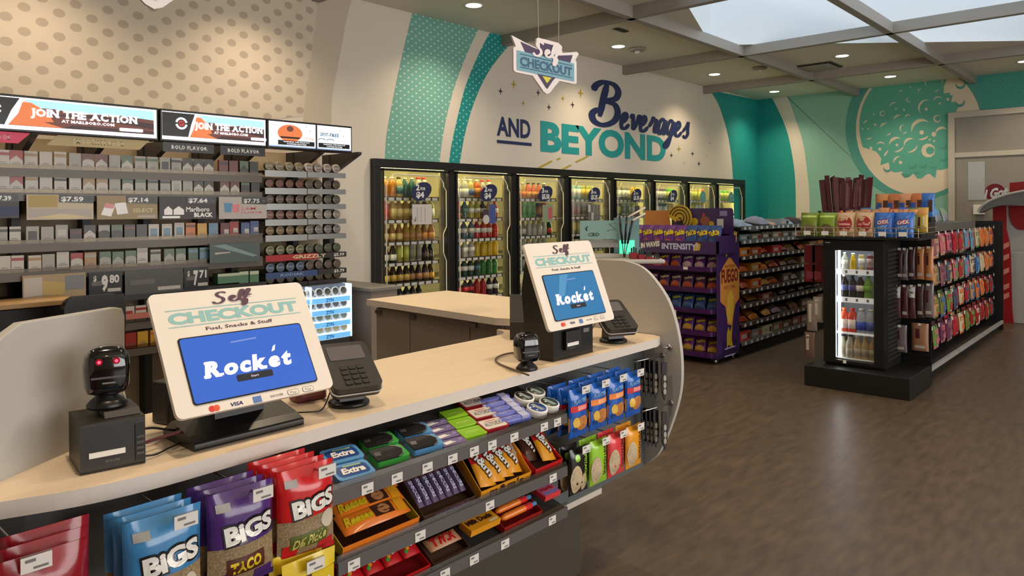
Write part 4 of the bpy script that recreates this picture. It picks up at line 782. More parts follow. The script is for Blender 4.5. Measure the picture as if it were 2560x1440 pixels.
for z, y in ((.905, 1.625), (.865, 1.66), (.665, 1.62)):
    t = thing('peg_hook', 'chrome peg hook on the right end panel %s' % ('at the top' if z > .9 else 'holding the upper carded tools' if z > .8 else 'with a bare knob, above the lower tools'), 'peg hook', (0, 0, 0), 0, 'end panel peg hooks')
    b = MB(); b.tube([(2.799, y, z), (2.60 if z < .9 else 2.77, y+.02, z)], .003, chrome); b.build('hook', t); b = MB(); b.lathe([(.001, -.004), (.012, -.004), (.012, 0), (.001, .002)], chrome, 10, ax='x'); o = b.build('base_plate', t); o.location = (2.797, y, z)
# ================================================================ BEVERAGE COOLER
def mat_liquid(name, c, tr=.45, rough=.15):
    if name in MATS: return MATS[name]
    m = mat(name, c, rough, coat=.25); N = m.node_tree.nodes; K = m.node_tree.links
    t = N.new('ShaderNodeBsdfTranslucent'); t.inputs[0].default_value = (*lin(c), 1); x = N.new('ShaderNodeMixShader'); x.inputs[0].default_value = tr
    K.new(N['Principled BSDF'].outputs[0], x.inputs[1]); K.new(t.outputs[0], x.inputs[2]); K.new(x.outputs[0], N['Material Output'].inputs[0]); return m
cool = thing('beverage_cooler', 'long black framed glass door drinks cooler lit from inside', 'cooler', (0, 0, 0))
frm = mat('cooler_frame_black', (24, 22, 20), .4); inn = mat('cooler_inside', (226, 220, 180), .5); shl = mat('cooler_shelf', (150, 146, 128), .4); led = mat('cooler_led_strip', (255, 240, 165), .5, emit=24); rail = mat('cooler_handle_white', (226, 222, 206), .4); gl = mat_glass('cooler_glass', (255, 255, 255), .07, .02)
MX_ = [4.17, 5.106, 6.051, 7.0, 7.965, 8.94, 9.91, 10.85, 11.85]; Y0, YK = 5.44, 6.25
b = MB(); b.box(CX0, Y0, 1.905, CX1, Y0+.07, CZ, frm); b.box(CX0, Y0, 0, CX0+.075, Y0+.07, 1.905, frm); b.box(CX1-.07, Y0, 0, CX1, Y0+.07, 1.905, frm); b.box(CX0, Y0, 0, CX1, Y0+.07, .2, frm)
for x in MX_[1:-1]: b.box(x-.04, Y0+.012, .2, x+.04, Y0+.07, 1.905, frm)
b.build('frame', cool, bevel=.003)
b = MB(); b.box(CX0, YK, 0, CX1, YK+.03, CZ, inn); b.box(CX0, Y0+.08, CZ-.03, CX1, YK, CZ, inn); b.box(CX0-.002, Y0+.08, 0, CX0, YK, CZ, inn); b.box(CX1, Y0+.08, 0, CX1+.002, YK, CZ, inn); b.build('inside_lining', cool)
LEV = [1.636, 1.418, 1.205, 1.005, .805, .585]
STK = [('2', 'FOR', '$4'), ('2', 'FOR', '$4'), ('3', 'FOR', '$5.50'), ('3', 'FOR', '$5.25'), ('2', 'FOR', '$5.30'), ('2', 'FOR', '$4'), None, None]
nv = mat('sticker_navy', (40, 44, 84), .45); tl = mat('sticker_teal', (92, 158, 166), .45); pst = mat('poster_pale_grey', (206, 200, 196), .5)
for i in range(8):
    a, c = MX_[i], MX_[i+1]; w = c-a; L, R = a+.045, c-.045
    d = MB(); d.box(L, Y0-.004, .205, L+.022, Y0+.03, 1.90, frm); d.box(R-.024, Y0-.004, .205, R, Y0+.03, 1.90, frm); d.box(L, Y0-.004, 1.878, R, Y0+.03, 1.90, frm); d.box(L, Y0-.004, .205, R, Y0+.03, .25, frm)
    do = d.build('door', cool, bevel=.002)
    b = MB(); b.box(L+.022, Y0+.008, .25, R-.024, Y0+.014, 1.878, gl); b.build('glass_pane', do)
    q = [(.09, .3), (.09, 1.74), (.18, 1.845), (.80, 1.845), (.86, 1.77), (.86, 1.74), (.895, 1.70), (.895, 1.34), (.85, 1.27), (.85, 1.08), (.89, 1.0), (.89, .3)]
    b = MB(); b.tube([(a+w*u, Y0-.006, z) for u, z in q], .0062, rail, 5, False); b.build('handle', do)
    b = MB(); cx, cz = a+w*(.56 if i < 6 else .52), 1.69
    mt = nv if STK[i] else tl; an = math.radians(20)
    pts = [(cx+.135*math.cos(t_)*math.cos(an)-.085*math.sin(t_)*math.sin(an), cz+.135*math.cos(t_)*math.sin(an)+.085*math.sin(t_)*math.cos(an)) for t_ in [2*math.pi*k/22 for k in range(22)]] if STK[i] else circ(cx, cz, .09, 20)
    b.fan([(p[0], Y0+.005, p[1]) for p in pts], mt); P = lambda u, v: (u, Y0+.0042, v)
    if STK[i]:
        n, f_, p = STK[i]; b.text(n, P, cx-.07, cz+.012, .055, .045, whitef, .04); b.text(f_, P, cx-.015, cz+.014, .026, .065, whitef, .04); b.text(p, P, cx-.068, cz-.058, .052, .10 if len(p) < 4 else .14, whitef, .05)
    else:
        b.text('COLD', P, cx, cz+.005, .03, .09, mat('sticker_grey', (180, 196, 196), .5), .03, align='c', res=1)
    b.build('price_sticker', do)
    if i in (0, 1, 2, 3, 4):
        b = MB(); x0, x1, z0, z1 = cx-.12, cx+.13, 1.37, 1.565; yy = Y0+.0045
        R_ = lambda u0, v0, u1, v1, m_, e=0: b.add([(u0, yy-e, v0), (u1, yy-e, v0), (u1, yy-e, v1), (u0, yy-e, v1)], [(0, 1, 2, 3)], m_)
        if i == 0:
            R_(x0, z0, x1, z1, pst)
            for k in range(3): R_(x0+.06+.05*k, z0+.02, x0+.065+.05*k, z1-.03, grey_ink, .0004)
            b.tube([(x0+.02, yy-.001, z0+.05), (x0+.04, yy-.001, z0+.03), (x0+.045, yy-.001, z0+.07)], .004, ink, 4)
        elif i == 1: R_(cx+.0, 1.36, cx+.10, 1.565, mat('poster_blue', (74, 88, 150), .5)); R_(cx-.09, 1.38, cx-.005, 1.51, mat('poster_plum', (74, 60, 78), .5)); b.fan([(cx-.045+.05*math.cos(t_*.5), yy-.0004, 1.405+.05*math.sin(t_*.5)) for t_ in range(13)], pst)
        elif i == 2: R_(cx-.06, 1.36, cx+.13, 1.56, mat('poster_green_grey', (150, 160, 132), .5)); R_(cx+.05, 1.40, cx+.11, 1.53, mat('poster_rose', (206, 92, 108), .5), .0004)
        elif i == 3:
            for r in range(2):
                for k in range(4): R_(cx-.13+.065*k, 1.37+.1*r, cx-.075+.065*k, 1.465+.1*r, (nv, pst, plum, grey_ink)[(k+r) % 4] if (k+r) % 2 else grey_ink)
        else: R_(cx-.05, 1.40, cx+.08, 1.55, mat('poster_dusk', (96, 84, 84), .5))
        b.build('poster', do)
    for lv in LEV[:6]:
        b = MB(); b.box(a+.06, 5.56, lv-.012, c-.06, YK-.01, lv, shl); b.box(a+.06, 5.552, lv-.036, c-.06, 5.560, lv+.004, mat('cooler_rail_dark', (66, 62, 50), .4))
        n = 8
        for k in range(n):
            x = a+.10+(w-.2)*(k+.5)/n; b.add([(x-.034, 5.551, lv-.033), (x+.034, 5.551, lv-.033), (x+.034, 5.551, lv-.005), (x-.034, 5.551, lv-.005)], [(0, 1, 2, 3)], tagm)
        b.build('shelf', cool)
post = mat('cooler_post_olive', (150, 146, 112), .3, .3)  # olive stands for the cooler light on the posts, put into their colour
for x in MX_:
    b = MB(); b.box(x-.10, Y0+.078, .22, x+.028, Y0+.105, 1.9, post); b.build('post', cool)
    b = MB(); b.box(x+.02, Y0+.106, .25, x+.034, Y0+.125, 1.88, led); b.box(x-.01, Y0+.112, .25, x+.02, Y0+.125, 1.88, led); b.build('light_strip', cool)
for i in range(8):
    b = MB(); b.box(MX_[i]+.05, Y0+.076, 1.892, MX_[i+1]-.05, Y0+.10, 1.90, led); b.build('light_strip', cool)  # unseen strips added behind the header to brighten the shelves
# ---- bottles and cans, one object each
BOT = {}
CAPC = {'r': (214, 40, 36), 'w': (232, 230, 220), 'o': (238, 120, 48), 'k': (40, 36, 34), 'g': (70, 150, 70), 's': (190, 188, 180)}
SHAPES = {  # body profile, cap profile, label band (z0,z1,r)
    'tea': ([(.001, 0), (.036, 0), (.038, .006), (.038, .115), (.033, .138), (.016, .158), (.015, .168)], [(.017, .166), (.017, .184), (.001, .185)], (.03, .10, .0385)),
    'soda': ([(.001, 0), (.033, 0), (.035, .01), (.031, .05), (.035, .095), (.033, .118), (.014, .152), (.013, .168)], [(.0155, .166), (.0155, .180), (.001, .181)], (.055, .10, .0355)),
    'glass': ([(.001, 0), (.032, 0), (.034, .006), (.034, .085), (.028, .11), (.017, .14), (.017, .16)], [(.019, .158), (.019, .174), (.001, .175)], (.02, .075, .0345)),
    'can': ([(.001, 0), (.027, 0), (.033, .008), (.033, .142), (.027, .155), (.026, .158)], [(.0265, .156), (.0265, .160), (.022, .157), (.001, .157)], (.03, .12, .0333)),
    'slim': ([(.001, 0), (.024, 0), (.028, .008), (.028, .150), (.022, .168)], [(.023, .166), (.023, .171), (.001, .168)], (.02, .13, .0283)),
    'jug': ([(.001, 0), (.042, 0), (.044, .01), (.044, .11), (.034, .145), (.02, .165), (.018, .172)], [(.021, .170), (.021, .188), (.001, .189)], (.025, .09, .0446)),
}
def bottle_mesh(shape, col, cap, lab, whole):
    """template: an Empty with body, cap and label, or one small mesh"""
    key = (shape, col, cap, lab, whole)
    if key in BOT: return BOT[key]
    body, cp, (z0, z1, r) = SHAPES[shape]; bm_ = mat_liquid('drink_%d_%d_%d' % col, col); cm = mat('cap_'+cap, CAPC[cap], .35); lm = mat('label_%d_%d_%d' % lab, lab, .4) if lab else None
    if whole:
        b = MB(); b.lathe(body, bm_, 9); b.lathe(cp, cm, 8)
        if lm: b.lathe([(r, z0), (r, z1)], lm, 9)
        o = b.build('bottle')
    else:
        o = bpy.data.objects.new('bottle', None); COL.objects.link(o); o.empty_display_size = .05
        b = MB(); b.lathe(body, bm_, 12); b.build('body', o); b = MB(); b.lathe(cp, cm, 10); b.build('cap', o)
        if lm: b = MB(); b.lathe([(r, z0), (r+.0004, z0), (r+.0004, z1), (r, z1)], lm, 12); b.build('label', o)
    BOT[key] = [o, False]; return BOT[key]
CN = {'am': ((214, 150, 50), 'amber'), 'py': ((226, 206, 130), 'pale yellow'), 'or': ((226, 120, 50), 'orange'), 'pk': ((224, 120, 110), 'pink'), 'go': ((206, 172, 84), 'golden'), 'ta': ((182, 134, 84), 'tan coffee'), 'db': ((70, 52, 38), 'dark brown'), 'cl': ((206, 206, 190), 'clear'), 'gy': ((140, 140, 126), 'grey'), 'dk': ((52, 50, 46), 'near black'), 'gr': ((70, 150, 70), 'green'), 'dg': ((46, 92, 66), 'dark green'), 'te': ((66, 120, 124), 'teal'), 'rd': ((206, 58, 48), 'red'), 'ye': ((232, 200, 36), 'bright yellow'), 'yg': ((196, 202, 90), 'yellow green'), 'wh': ((232, 230, 214), 'white'), 'bl': ((84, 112, 150), 'blue grey'), 'lg': ((110, 206, 84), 'light green'), 'cy': ((170, 214, 206), 'pale cyan'), 'ro': ((206, 160, 150), 'rose'), 'co': ((232, 98, 74), 'coral'), 'pu': ((120, 96, 128), 'dusk purple')}
KIND = {'tea': 'tea bottle', 'soda': 'soda bottle', 'glass': 'glass bottle', 'can': 'can', 'slim': 'slim can', 'jug': 'juice jug'}
# door: rows; each row = list of (shape, colour, cap, label colour, count)
RW = {0: [[('tea', 'py', 'w', None, 1), ('tea', 'am', 'w', None, 2), ('tea', 'py', 'k', 'te', 1), ('soda', 'te', 'w', None, 2), ('jug', 'cl', 'r', 'rd', 2)],
          [('tea', 'or', 'w', 'ro', 1), ('tea', 'pk', 'w', 'rd', 1), ('tea', 'go', 'w', 'py', 3), ('tea', 'gy', 's', 'wh', 2), ('tea', 'dk', 'w', 'gy', 1), ('tea', 'yg', 'w', 'wh', 1)],
          [('glass', 'ta', 'r', None, 1), ('glass', 'ta', 's', 'py', 3), ('glass', 'go', 's', 'ta', 3), ('glass', 'ta', 'k', 'am', 2)],
          [('can', 'dk', 's', 'gy', 1), ('glass', 'dk', 'k', 'wh', 2), ('slim', 'py', 's', 'yg', 2), ('slim', 'cl', 's', 'gy', 2), ('glass', 'dk', 'w', 'db', 2)],
          [('glass', 'dk', 'w', 'ye', 1), ('glass', 'db', 'k', 'go', 4), ('glass', 'db', 'k', 'ta', 3), ('glass', 'db', 'k', 'am', 1)],
          [('can', 'dk', 'w', 'wh', 3), ('soda', 'dk', 's', 'gy', 4)]],
      1: [[('tea', 'rd', 'r', 'wh', 1), ('jug', 'cl', 'w', 'wh', 2), ('jug', 'py', 'w', 'bl', 1), ('tea', 'or', 'w', 'am', 1), ('tea', 'cl', 'r', 'rd', 1), ('jug', 'cl', 'r', 'rd', 1)],
          [('soda', 'lg', 'g', 'gr', 1), ('soda', 'rd', 'r', 'db', 1), ('soda', 'te', 'w', 'te', 1), ('soda', 'yg', 'w', 'wh', 2), ('soda', 'dk', 'k', 'wh', 1), ('soda', 'py', 'w', 'ye', 1), ('soda', 'rd', 'r', 'wh', 1)],
          [('soda', 'or', 'o', 'db', 1), ('soda', 'te', 'o', 'cl', 3), ('soda', 'rd', 'r', 'wh', 3), ('soda', 'rd', 'w', 'rd', 1)],
          [('soda', 'bl', 'o', 'bl', 2), ('soda', 'cl', 'o', 'wh', 2), ('soda', 'ye', 'o', None, 4)],
          [('soda', 'dk', 'o', 'wh', 1), ('soda', 'dg', 'o', 'wh', 3), ('soda', 'dg', 'o', 'te', 1), ('soda', 'gr', 'o', None, 3)],
          [('soda', 'db', 'w', 'rd', 4), ('soda', 'rd', 'r', None, 2), ('soda', 'dk', 'w', 'wh', 2)]],
      2: [[('glass', 'am', 's', None, 1), ('glass', 'go', 's', 'or', 2), ('glass', 'or', 'k', 'am', 3), ('glass', 'db', 's', 'or', 1)],
          [('slim', 'or', 's', 'co', 2), ('slim', 'lg', 's', 'gr', 3), ('can', 'db', 's', 'am', 1), ('can', 'rd', 's', 'wh', 1)],
          [('glass', 'gy', 's', 'cl', 3), ('glass', 'cl', 's', None, 4), ('glass', 'dg', 'w', 'rd', 1)],
          [('glass', 'cl', 's', 'gy', 7)], [('can', 'cy', 's', 'te', 2), ('can', 'gy', 's', 'wh', 2)], []],
      3: [[('can', 'cy', 's', 'wh', 4), ('can', 'yg', 's', 'ye', 3)], [('can', 'wh', 's', 'ro', 4), ('can', 'wh', 's', 'gy', 2), ('can', 'yg', 's', 'py', 1)], [('slim', 'cl', 's', 'py', 5), ('slim', 'py', 's', 'yg', 3)],
          [('can', 'cy', 's', 'te', 1), ('can', 'dk', 's', 'wh', 3)], [('can', 'go', 's', 'wh', 7)], []],
      4: [[('slim', 'py', 's', 'yg', 2), ('can', 'gy', 's', 'wh', 3), ('can', 'ye', 's', None, 2)], [('can', 'dg', 's', 'yg', 3), ('can', 'wh', 's', 'gy', 2), ('can', 'yg', 's', 'wh', 2)], [('can', 'gy', 's', 'dg', 3), ('can', 'cl', 's', 'wh', 4)], [('glass', 'py', 's', 'go', 3), ('glass', 'or', 's', 'am', 3)], [('glass', 'go', 's', 'am', 6)], []],
      5: [[('can', 'py', 's', 'wh', 2), ('can', 'pu', 's', 'wh', 3), ('can', 'lg', 's', 'yg', 2)], [('can', 'ro', 's', 'wh', 3), ('can', 'te', 's', 'wh', 2), ('can', 'py', 's', 'go', 2)], [('glass', 'go', 's', 'wh', 3), ('glass', 'or', 's', 'rd', 3)], [('can', 'wh', 's', 'rd', 3)], [], []],
      6: [[('can', 'wh', 's', 'pu', 2), ('slim', 'py', 's', 'yg', 4), ('slim', 'or', 's', 'co', 1)], [('slim', 'yg', 's', 'ye', 4), ('slim', 'py', 's', 'wh', 3)], [], [], [], []],
      7: [[('can', 'or', 's', 'wh', 1), ('can', 'cy', 's', 'te', 2), ('can', 'lg', 's', 'yg', 3)], [('jug', 'co', 'r', 'rd', 2), ('jug', 'yg', 'w', 'ye', 2)], [], [], [], []]}
ROWN = ['top', 'second', 'third', 'fourth', 'fifth', 'lowest']
rng = random.Random(11); NB = 0
for di, rows in RW.items():
    a, c = MX_[di], MX_[di+1]; grp = 'drinks behind the %s cooler door' % ORD[di]
    for ri, row in enumerate(rows):
        n = sum(q[4] for q in row)
        if not n: continue
        tot = 9 if di == 0 else 8 if di < 4 else 7; n2 = max(n, 1); step = (c-a-.20)/max(n, tot if n > 4 else n+3); k = 0
        for (sh, cc, cap, lb, cnt_) in row:
            for j in range(cnt_):
                key = bottle_mesh(sh, CN[cc][0], cap, CN[lb][0] if lb else None, di > 2)
                lab = '%s %s, %s from the left on the %s shelf behind %s cooler door' % (CN[cc][1], KIND[sh], ORD[k], ROWN[ri], ORD[di])
                cat = 'can' if sh in ('can', 'slim') else 'bottle'
                loc = (a+.085+step*(k+.5), 5.61+rng.uniform(-.008, .008), LEV[ri]+.0005)
                if not key[1]: o = key[0]; key[1] = True; o.location = loc; tag(o, lab, cat, grp)
                else: o = dup(key[0], loc, label=lab, group=grp); o['category'] = cat
                o.name = 'drink_can' if cat == 'can' else 'drink_bottle'
                o.rotation_euler.z = rng.uniform(0, 6); o.scale = (1.1, 1.1, 1.06); k += 1; NB += 1
# ================================================================ TOBACCO WALL
YC = 5.0; rk = mat('rack_dark_grey', (52, 48, 48), .4); rkl = mat('rack_lip_grey', (104, 96, 88), .35); clr2 = mat_glass('clear_lip', (255, 240, 220), .05, .25, (215, 212, 206)); rkb = mat('rack_back_beige', (182, 160, 128), .6)
rack = thing('tobacco_rack', 'wide shelf rack of cigarette packs and round tins under lit signs', 'shelf rack', (0, 0, 0))
b = MB(); b.box(-.4, 5.40, .1, 3.50, 5.44, 1.98, rkb); b.build('back_panel', rack)
XS = at(661, 480, 'y', YC).x                     # where the round tins start
b = MB()
for px in (30, 205, 355, 490, 572, 725, 815):
    x = at(px, 420, 'y', 5.38).x; b.box(x-.025, 5.30, .1, x+.025, 5.40, 1.98, rk); b.prism([(4.9, 1.96), (5.30, 1.80), (5.40, 1.80), (5.40, 1.98), (4.9, 1.98)], x-.018, x+.018, 'x', rk)
b.build('upright', rack)
def zrow(px, py): return at(px, py, 'y', YC).z
PR_ = [zrow(300, 428), zrow(300, 484), zrow(300, 602), zrow(300, 668)]
PR_ += [PR_[3]-.36, PR_[3]-.53]
for k, z in enumerate(PR_):
    b = MB(); b.box(-.4, YC, z-.012, XS-.02, 5.39, z, rk); b.box(-.4, YC-.004, z-.05, XS-.02, YC, z-.002, rkl); b.box(-.4, YC-.006, z-.002, XS-.02, YC-.003, z+.022, clr2); b.build('shelf', rack)
TR_ = [zrow(770, q) for q in (430, 472, 510, 548, 586, 634, 676, 703)]
for k, z in enumerate(TR_):
    lm = (steel, steel, steel, steel, steel, mat('lip_red', (186, 40, 46), .4), mat('lip_blue', (62, 84, 136), .4), rk)[k]
    x1 = 3.50; b = MB(); b.box(XS, YC, z-.01, x1, 5.39, z, rk); b.box(XS, YC-.01, z-.045, XS+(x1-XS)*(.62 if k in (5, 6) else .495), YC, z+.002, lm); b.box(XS+(x1-XS)*.505 if k not in (5, 6) else XS+(x1-XS)*.63, YC-.008, z-.04, x1, YC, z, lm if k not in (5, 6) else rk)
    if k == 5: b.text('GRIZZLY', lambda u, v: (u, YC-.0108, v), XS+.22, z-.032, .026, .30, ribm, .03, res=1)
    if k == 6: b.text('KODIAK', lambda u, v: (u, YC-.0108, v), XS+.12, z-.03, .020, .2, mat('print_pale_blue', (150, 166, 206), .4), .03, res=1)
    if k in (5, 6): b.text('$5.99' if k == 5 else '$3.79', lambda u, v: (u, YC-.009, v), x1-.12, z-.03, .022, .1, whitef, .04, res=1)
    b.build('shelf', rack)
# ---- lit header signs
hb = MB(); HY = 4.85
hz = lambda px, py: at(px, py, 'y', HY)
H0, H1 = hz(440, 345).z, hz(440, 274).z
H0 = .5*(hz(0, 318).z+hz(875, 382).z); H1 = .5*(hz(0, 233).z+hz(880, 316).z)
rock = mat('sign_rock_brown', (112, 66, 56), .4, emit=.55); rock_o = mat('sign_rock_orange', (224, 122, 70), .4, emit=.75); rock_d = mat('sign_rock_dark', (70, 48, 50), .4, emit=.45); skyc = mat('sign_sky', (170, 222, 238), .4, emit=.9); glow = mat('sign_white_glow', (246, 248, 255), .4, emit=1.25); sblk = mat('sign_black', (20, 18, 20), .3); sred = mat('sign_red_badge', (200, 60, 66), .4, emit=.5); pmist = mat('sign_mist', (216, 208, 206), .4, emit=.8)
def lightbox(lab, pxl, pxr, draw, mark):
    x0, x1 = hz(pxl, 300).x, hz(pxr, 300).x
    t = thing('lit_sign', lab, 'lit sign', (0, 0, 0), 0, 'lit signs over the tobacco rack')
    b = MB(); b.box(x0, HY+.002, H0-.01, x1, HY+.11, H1, sblk); b.build('housing', t, bevel=.004)
    b = MB(); draw(b, x0+.012, x1-.012, H0+.004, H1-.014); b.build('face', t); return t
def jta(b, x0, x1, z0, z1):
    U = lambda px: (hz(px, 300).x-x0)/(x1-x0)
    big = x0 < hz(300, 300).x; E0, E1 = (U(20), U(52)) if big else (U(474), U(488)); A0, A1 = (U(76), U(342)) if big else (U(486), U(655)); M0 = E0-(E1-E0)*.3
    Y = lambda e: (lambda u, v: (x0+u*(x1-x0), HY-e, z0+v*(z1-z0)))
    q = lambda pts, m_, e=.001: b.tess(pts, Y(e), m_)
    s = .0 if x1-x0 < 1.1 else .03
    q([(0, 0), (1, 0), (1, 1), (0, 1)], glow, .0004)
    L = 1-E0; V = lambda t: E0+t*L
    q([(V(0), .12), (.985, .12), (.985, .95), (E1, .95)], pmist, .0008)
    q([(V(.2), .72), (.985, .62), (.985, .93), (V(.1), .95)], skyc, .0012)
    q([(V(0), .12), (.985, .12), (.985, .62), (V(.7), .70), (V(.46), .62), (V(.28), .72), (V(.1), .70)], rock, .0016)
    q([(V(.02), .22), (V(.28), .30), (V(.24), .60), (V(.14), .86), (E1, .86)], rock_o, .002); q([(V(0), .13), (V(.34), .13), (V(.2), .30), (V(.02), .34)], rock_o, .0022)
    q([(V(.15), .45), (V(.46), .55), (.985, .30), (.985, .5), (V(.52), .62), (V(.3), .55)], rock_d, .0024); q([(V(.34), .13), (.985, .13), (.985, .22), (V(.4), .25)], rock_d, .0024)
    q([(0, .12), (M0, .12), (E0, .35), (E0+(E1-E0)*.3, .6), (E1-.004, .97), (0, .97)], sblk, .0028)
    q([(M0, .12), (M0+.014, .12), (E0+(E1-E0)*.6+.01, .5), (E1+.012, .97), (E1-.004, .97), (E0+(E1-E0)*.25, .58)], glow, .0032)
    b.slab('JOIN THE ACTION', Y(.0045), A0, .46, .22, A1-A0, glow, .05, res=2, gap=.05)
    b.text('AT MARLBORO.COM', Y(.0045), A0+(A1-A0)*.27, .31, .09, (A1-A0)*.5, glow, .03, res=1)
    q(rrect(A0+(A1-A0)*.82, .17, A0+(A1-A0)*1.06, .28, .012, 2), glow, .0045)
    cx, cz, r = (U(-20) if big else U(453)), .6, (.03 if big else .044); k_ = (x1-x0)/(z1-z0)
    q([(cx+r*math.cos(a)*.62, cz+r*k_*math.sin(a)*.62) for a in [i*.4 for i in range(16)]], sred, .004)
    for i in range(18):
        if i in (0, 9): continue
        a = 2*math.pi*i/18; c, d = math.cos(a), math.sin(a)
        q([(cx+r*(c*k0+d*.16*sg), cz+r*k_*(d*k0-c*.16*sg)) for k0, sg in ((.82, -1), (.82, 1), (1.25, 1), (1.25, -1))], glow, .004)
    b.add([Y(.0048)(cx-.4*r, .56), Y(.0048)(cx+.4*r, .62), Y(.0048)(cx+.4*r, .66), Y(.0048)(cx-.4*r, .6)], [(0, 1, 2, 3)], rock_d)
def spit(b, x0, x1, z0, z1):
    Y = lambda e: (lambda u, v: (x0+u*(x1-x0), HY-e, z0+v*(z1-z0))); q = lambda pts, m_, e=.001: b.tess(pts, Y(e), m_)
    q([(0, 0), (1, 0), (1, 1), (0, 1)], glow, .0004); q([(.545, .0), (.565, 0), (.565, 1), (.545, 1)], sblk, .002); q([(0, 0), (1, 0), (1, .05), (0, .05)], mat('sign_pale_blue', (150, 178, 220), .4, emit=.8), .0012)
    k_ = (x1-x0)/(z1-z0); q([(.24+.145*math.cos(a), .56+.145*k_*math.sin(a)*.62) for a in [i*.3 for i in range(21)]], rock_o, .002); q([(.12, .42), (.36, .42), (.34, .35), (.14, .35)], sblk, .0024); q([(.24+.04*math.cos(a), .74+.03*k_*math.sin(a)) for a in [i*.5 for i in range(13)]], rock, .0026)
    for a, c in ((.10, .53), (.58, .98)):
        q([(a, .08), (c, .08), (c, .27), (a, .27)], sblk, .002); b.text('WARNING: THIS PRODUCT', Y(.003), a+.06, .19, .05, c-a-.12, glow, .01, res=1); b.text('CONTAINS NICOTINE', Y(.003), a+.10, .11, .05, c-a-.2, glow, .01, res=1)
    b.text('SPIT-FREE', Y(.003), .60, .56, .14, .24, mat('sign_ink_teal', (70, 120, 150), .4, emit=.3), .03, res=1); b.text('10 mg', Y(.003), .41, .36, .09, .11, mat('sign_salmon', (226, 150, 130), .4, emit=.6), .03, res=1)
    for u in (.62, .73): b.tube([Y(.003)(u+.045*math.cos(a), .38+.07*math.sin(a)) for a in [i*.45 for i in range(8)]], .003, mat('sign_ink_teal', (70, 120, 150), .4, emit=.3), 4)
    for u, v in ((.43, .88), (.48, .72), (.86, .82), (.9, .62)): q([(u-.006, v), (u, v-.03), (u+.006, v), (u, v+.03)], grey_ink, .003)
lightbox('largest lit orange canyon sign at the left over the tobacco rack', -190, 396, jta, 0)
lightbox('middle lit orange canyon sign with a red badge in a white ring', 400, 667, jta, 0)
lightbox('white lit sign with an orange disc at the right end of the rack', 668, 880, spit, 0)
def strip(lab, pxl, pxr, pt_, pb, mt, txt, tm, slant=False):
    p, q = at(pxl, pb, 'y', HY-.01), at(pxr, pt_, 'y', HY-.01); x0, x1 = p.x, q.x; z1 = H0-.012; z0 = z1-.062
    b = MB(); s = .06 if slant else 0
    b.prism([(x0, z0), (x1-s, z0), (x1, z1), (x0+s, z1)], HY+.02, HY+.026, 'y', mt); b.slab(txt, lambda u, v: (u, HY+.0185, v), x0+(x1-x0)*(.24 if slant else .16), z0+.018, .026, (x1-x0)*(.5 if slant else .7), tm, .04, res=1, gap=.08)
    return tag(b.build('flavour_strip'), lab, 'sign strip')
strip('red slanted strip under the largest lit sign', -120, 80, 335, 355, mat('strip_red', (216, 52, 90), .4, emit=.25), 'RICH FLAVOR', mat('print_rose', (250, 190, 200), .4), True)
strip('tan slanted strip under the largest lit sign', 120, 378, 345, 368, mat('strip_tan', (208, 186, 130), .4), 'SMOOTH FLAVOR', ribm, True)
strip('black strip with white lettering under the middle lit sign', 412, 540, 360, 378, sblk, 'BOLD FLAVOR', whitef)
strip('second black strip with white lettering, nearer the white lit sign', 556, 668, 368, 388, sblk, 'BOLD FLAVOR', whitef)
# ---- packs
PK = {}
def packm(base, top, style):
    key = (base, top, style)
    if key in PK: return PK[key]
    bm_ = mat('pack_%d_%d_%d' % base, base, .3); tm = mat('pack_%d_%d_%d' % top, top, .3); gm = mat('pack_print', (120, 116, 112), .4)
    b = MB(); w, h, d = .066, .102, .026; b.box(-w/2, 0, 0, w/2, d, h, bm_); P = lambda u, v: (u, -.0006, v)
    if style == 'roof': b.tess([(-w/2, h*.42), (0, h*.72), (w/2, h*.42), (w/2, h), (-w/2, h)], P, tm); b.box(-w/2, .0, h, w/2, d, h+.001, tm)
    elif style == 'arch': b.tess([(-w/2, h*.5)]+[(w/2*math.cos(math.pi-a*math.pi/8), h*.5+.018*math.sin(a*math.pi/8)) for a in range(9)]+[(w/2, h), (-w/2, h)], P, tm)
    elif style == 'frame': b.tess(rrect(-w*.34, h*.2, w*.34, h*.72, .004, 2), P, tm)
    elif style == 'band': b.tess([(-w/2, h*.70), (w/2, h*.70), (w/2, h*.86), (-w/2, h*.86)], P, tm)
    elif style == 'block': b.tess([(-w*.1, h*.2), (w*.4, h*.2), (w*.4, h*.55), (-w*.1, h*.55)], P, tm)
    b.add([(-w*.38, -.0012, h*.2), (w*.38, -.0012, h*.2), (w*.38, -.0012, h*.24), (-w*.38, -.0012, h*.24)], [(0, 1, 2, 3)], gm)
    b.add([(-w*.25, -.0012, h*.30), (w*.25, -.0012, h*.30), (w*.25, -.0012, h*.33), (-w*.25, -.0012, h*.33)], [(0, 1, 2, 3)], gm)
    PK[key] = [b.build('cigarette_pack'), False]; return PK[key]
WH, GR, RE, GN, GO, BK, BR, BU, LB, ORG, YE_, MG = (206, 200, 190), (172, 170, 160), (170, 54, 50), (92, 120, 96), (178, 140, 96), (58, 52, 50), (120, 62, 56), (74, 98, 150), (112, 150, 178), (212, 122, 62), (222, 170, 66), (110, 44, 56)
CNM = {WH: 'white', GR: 'pale grey', RE: 'red', GN: 'green', GO: 'tan', BK: 'black', BR: 'brown', BU: 'blue', LB: 'light blue', ORG: 'orange', YE_: 'yellow', MG: 'maroon'}
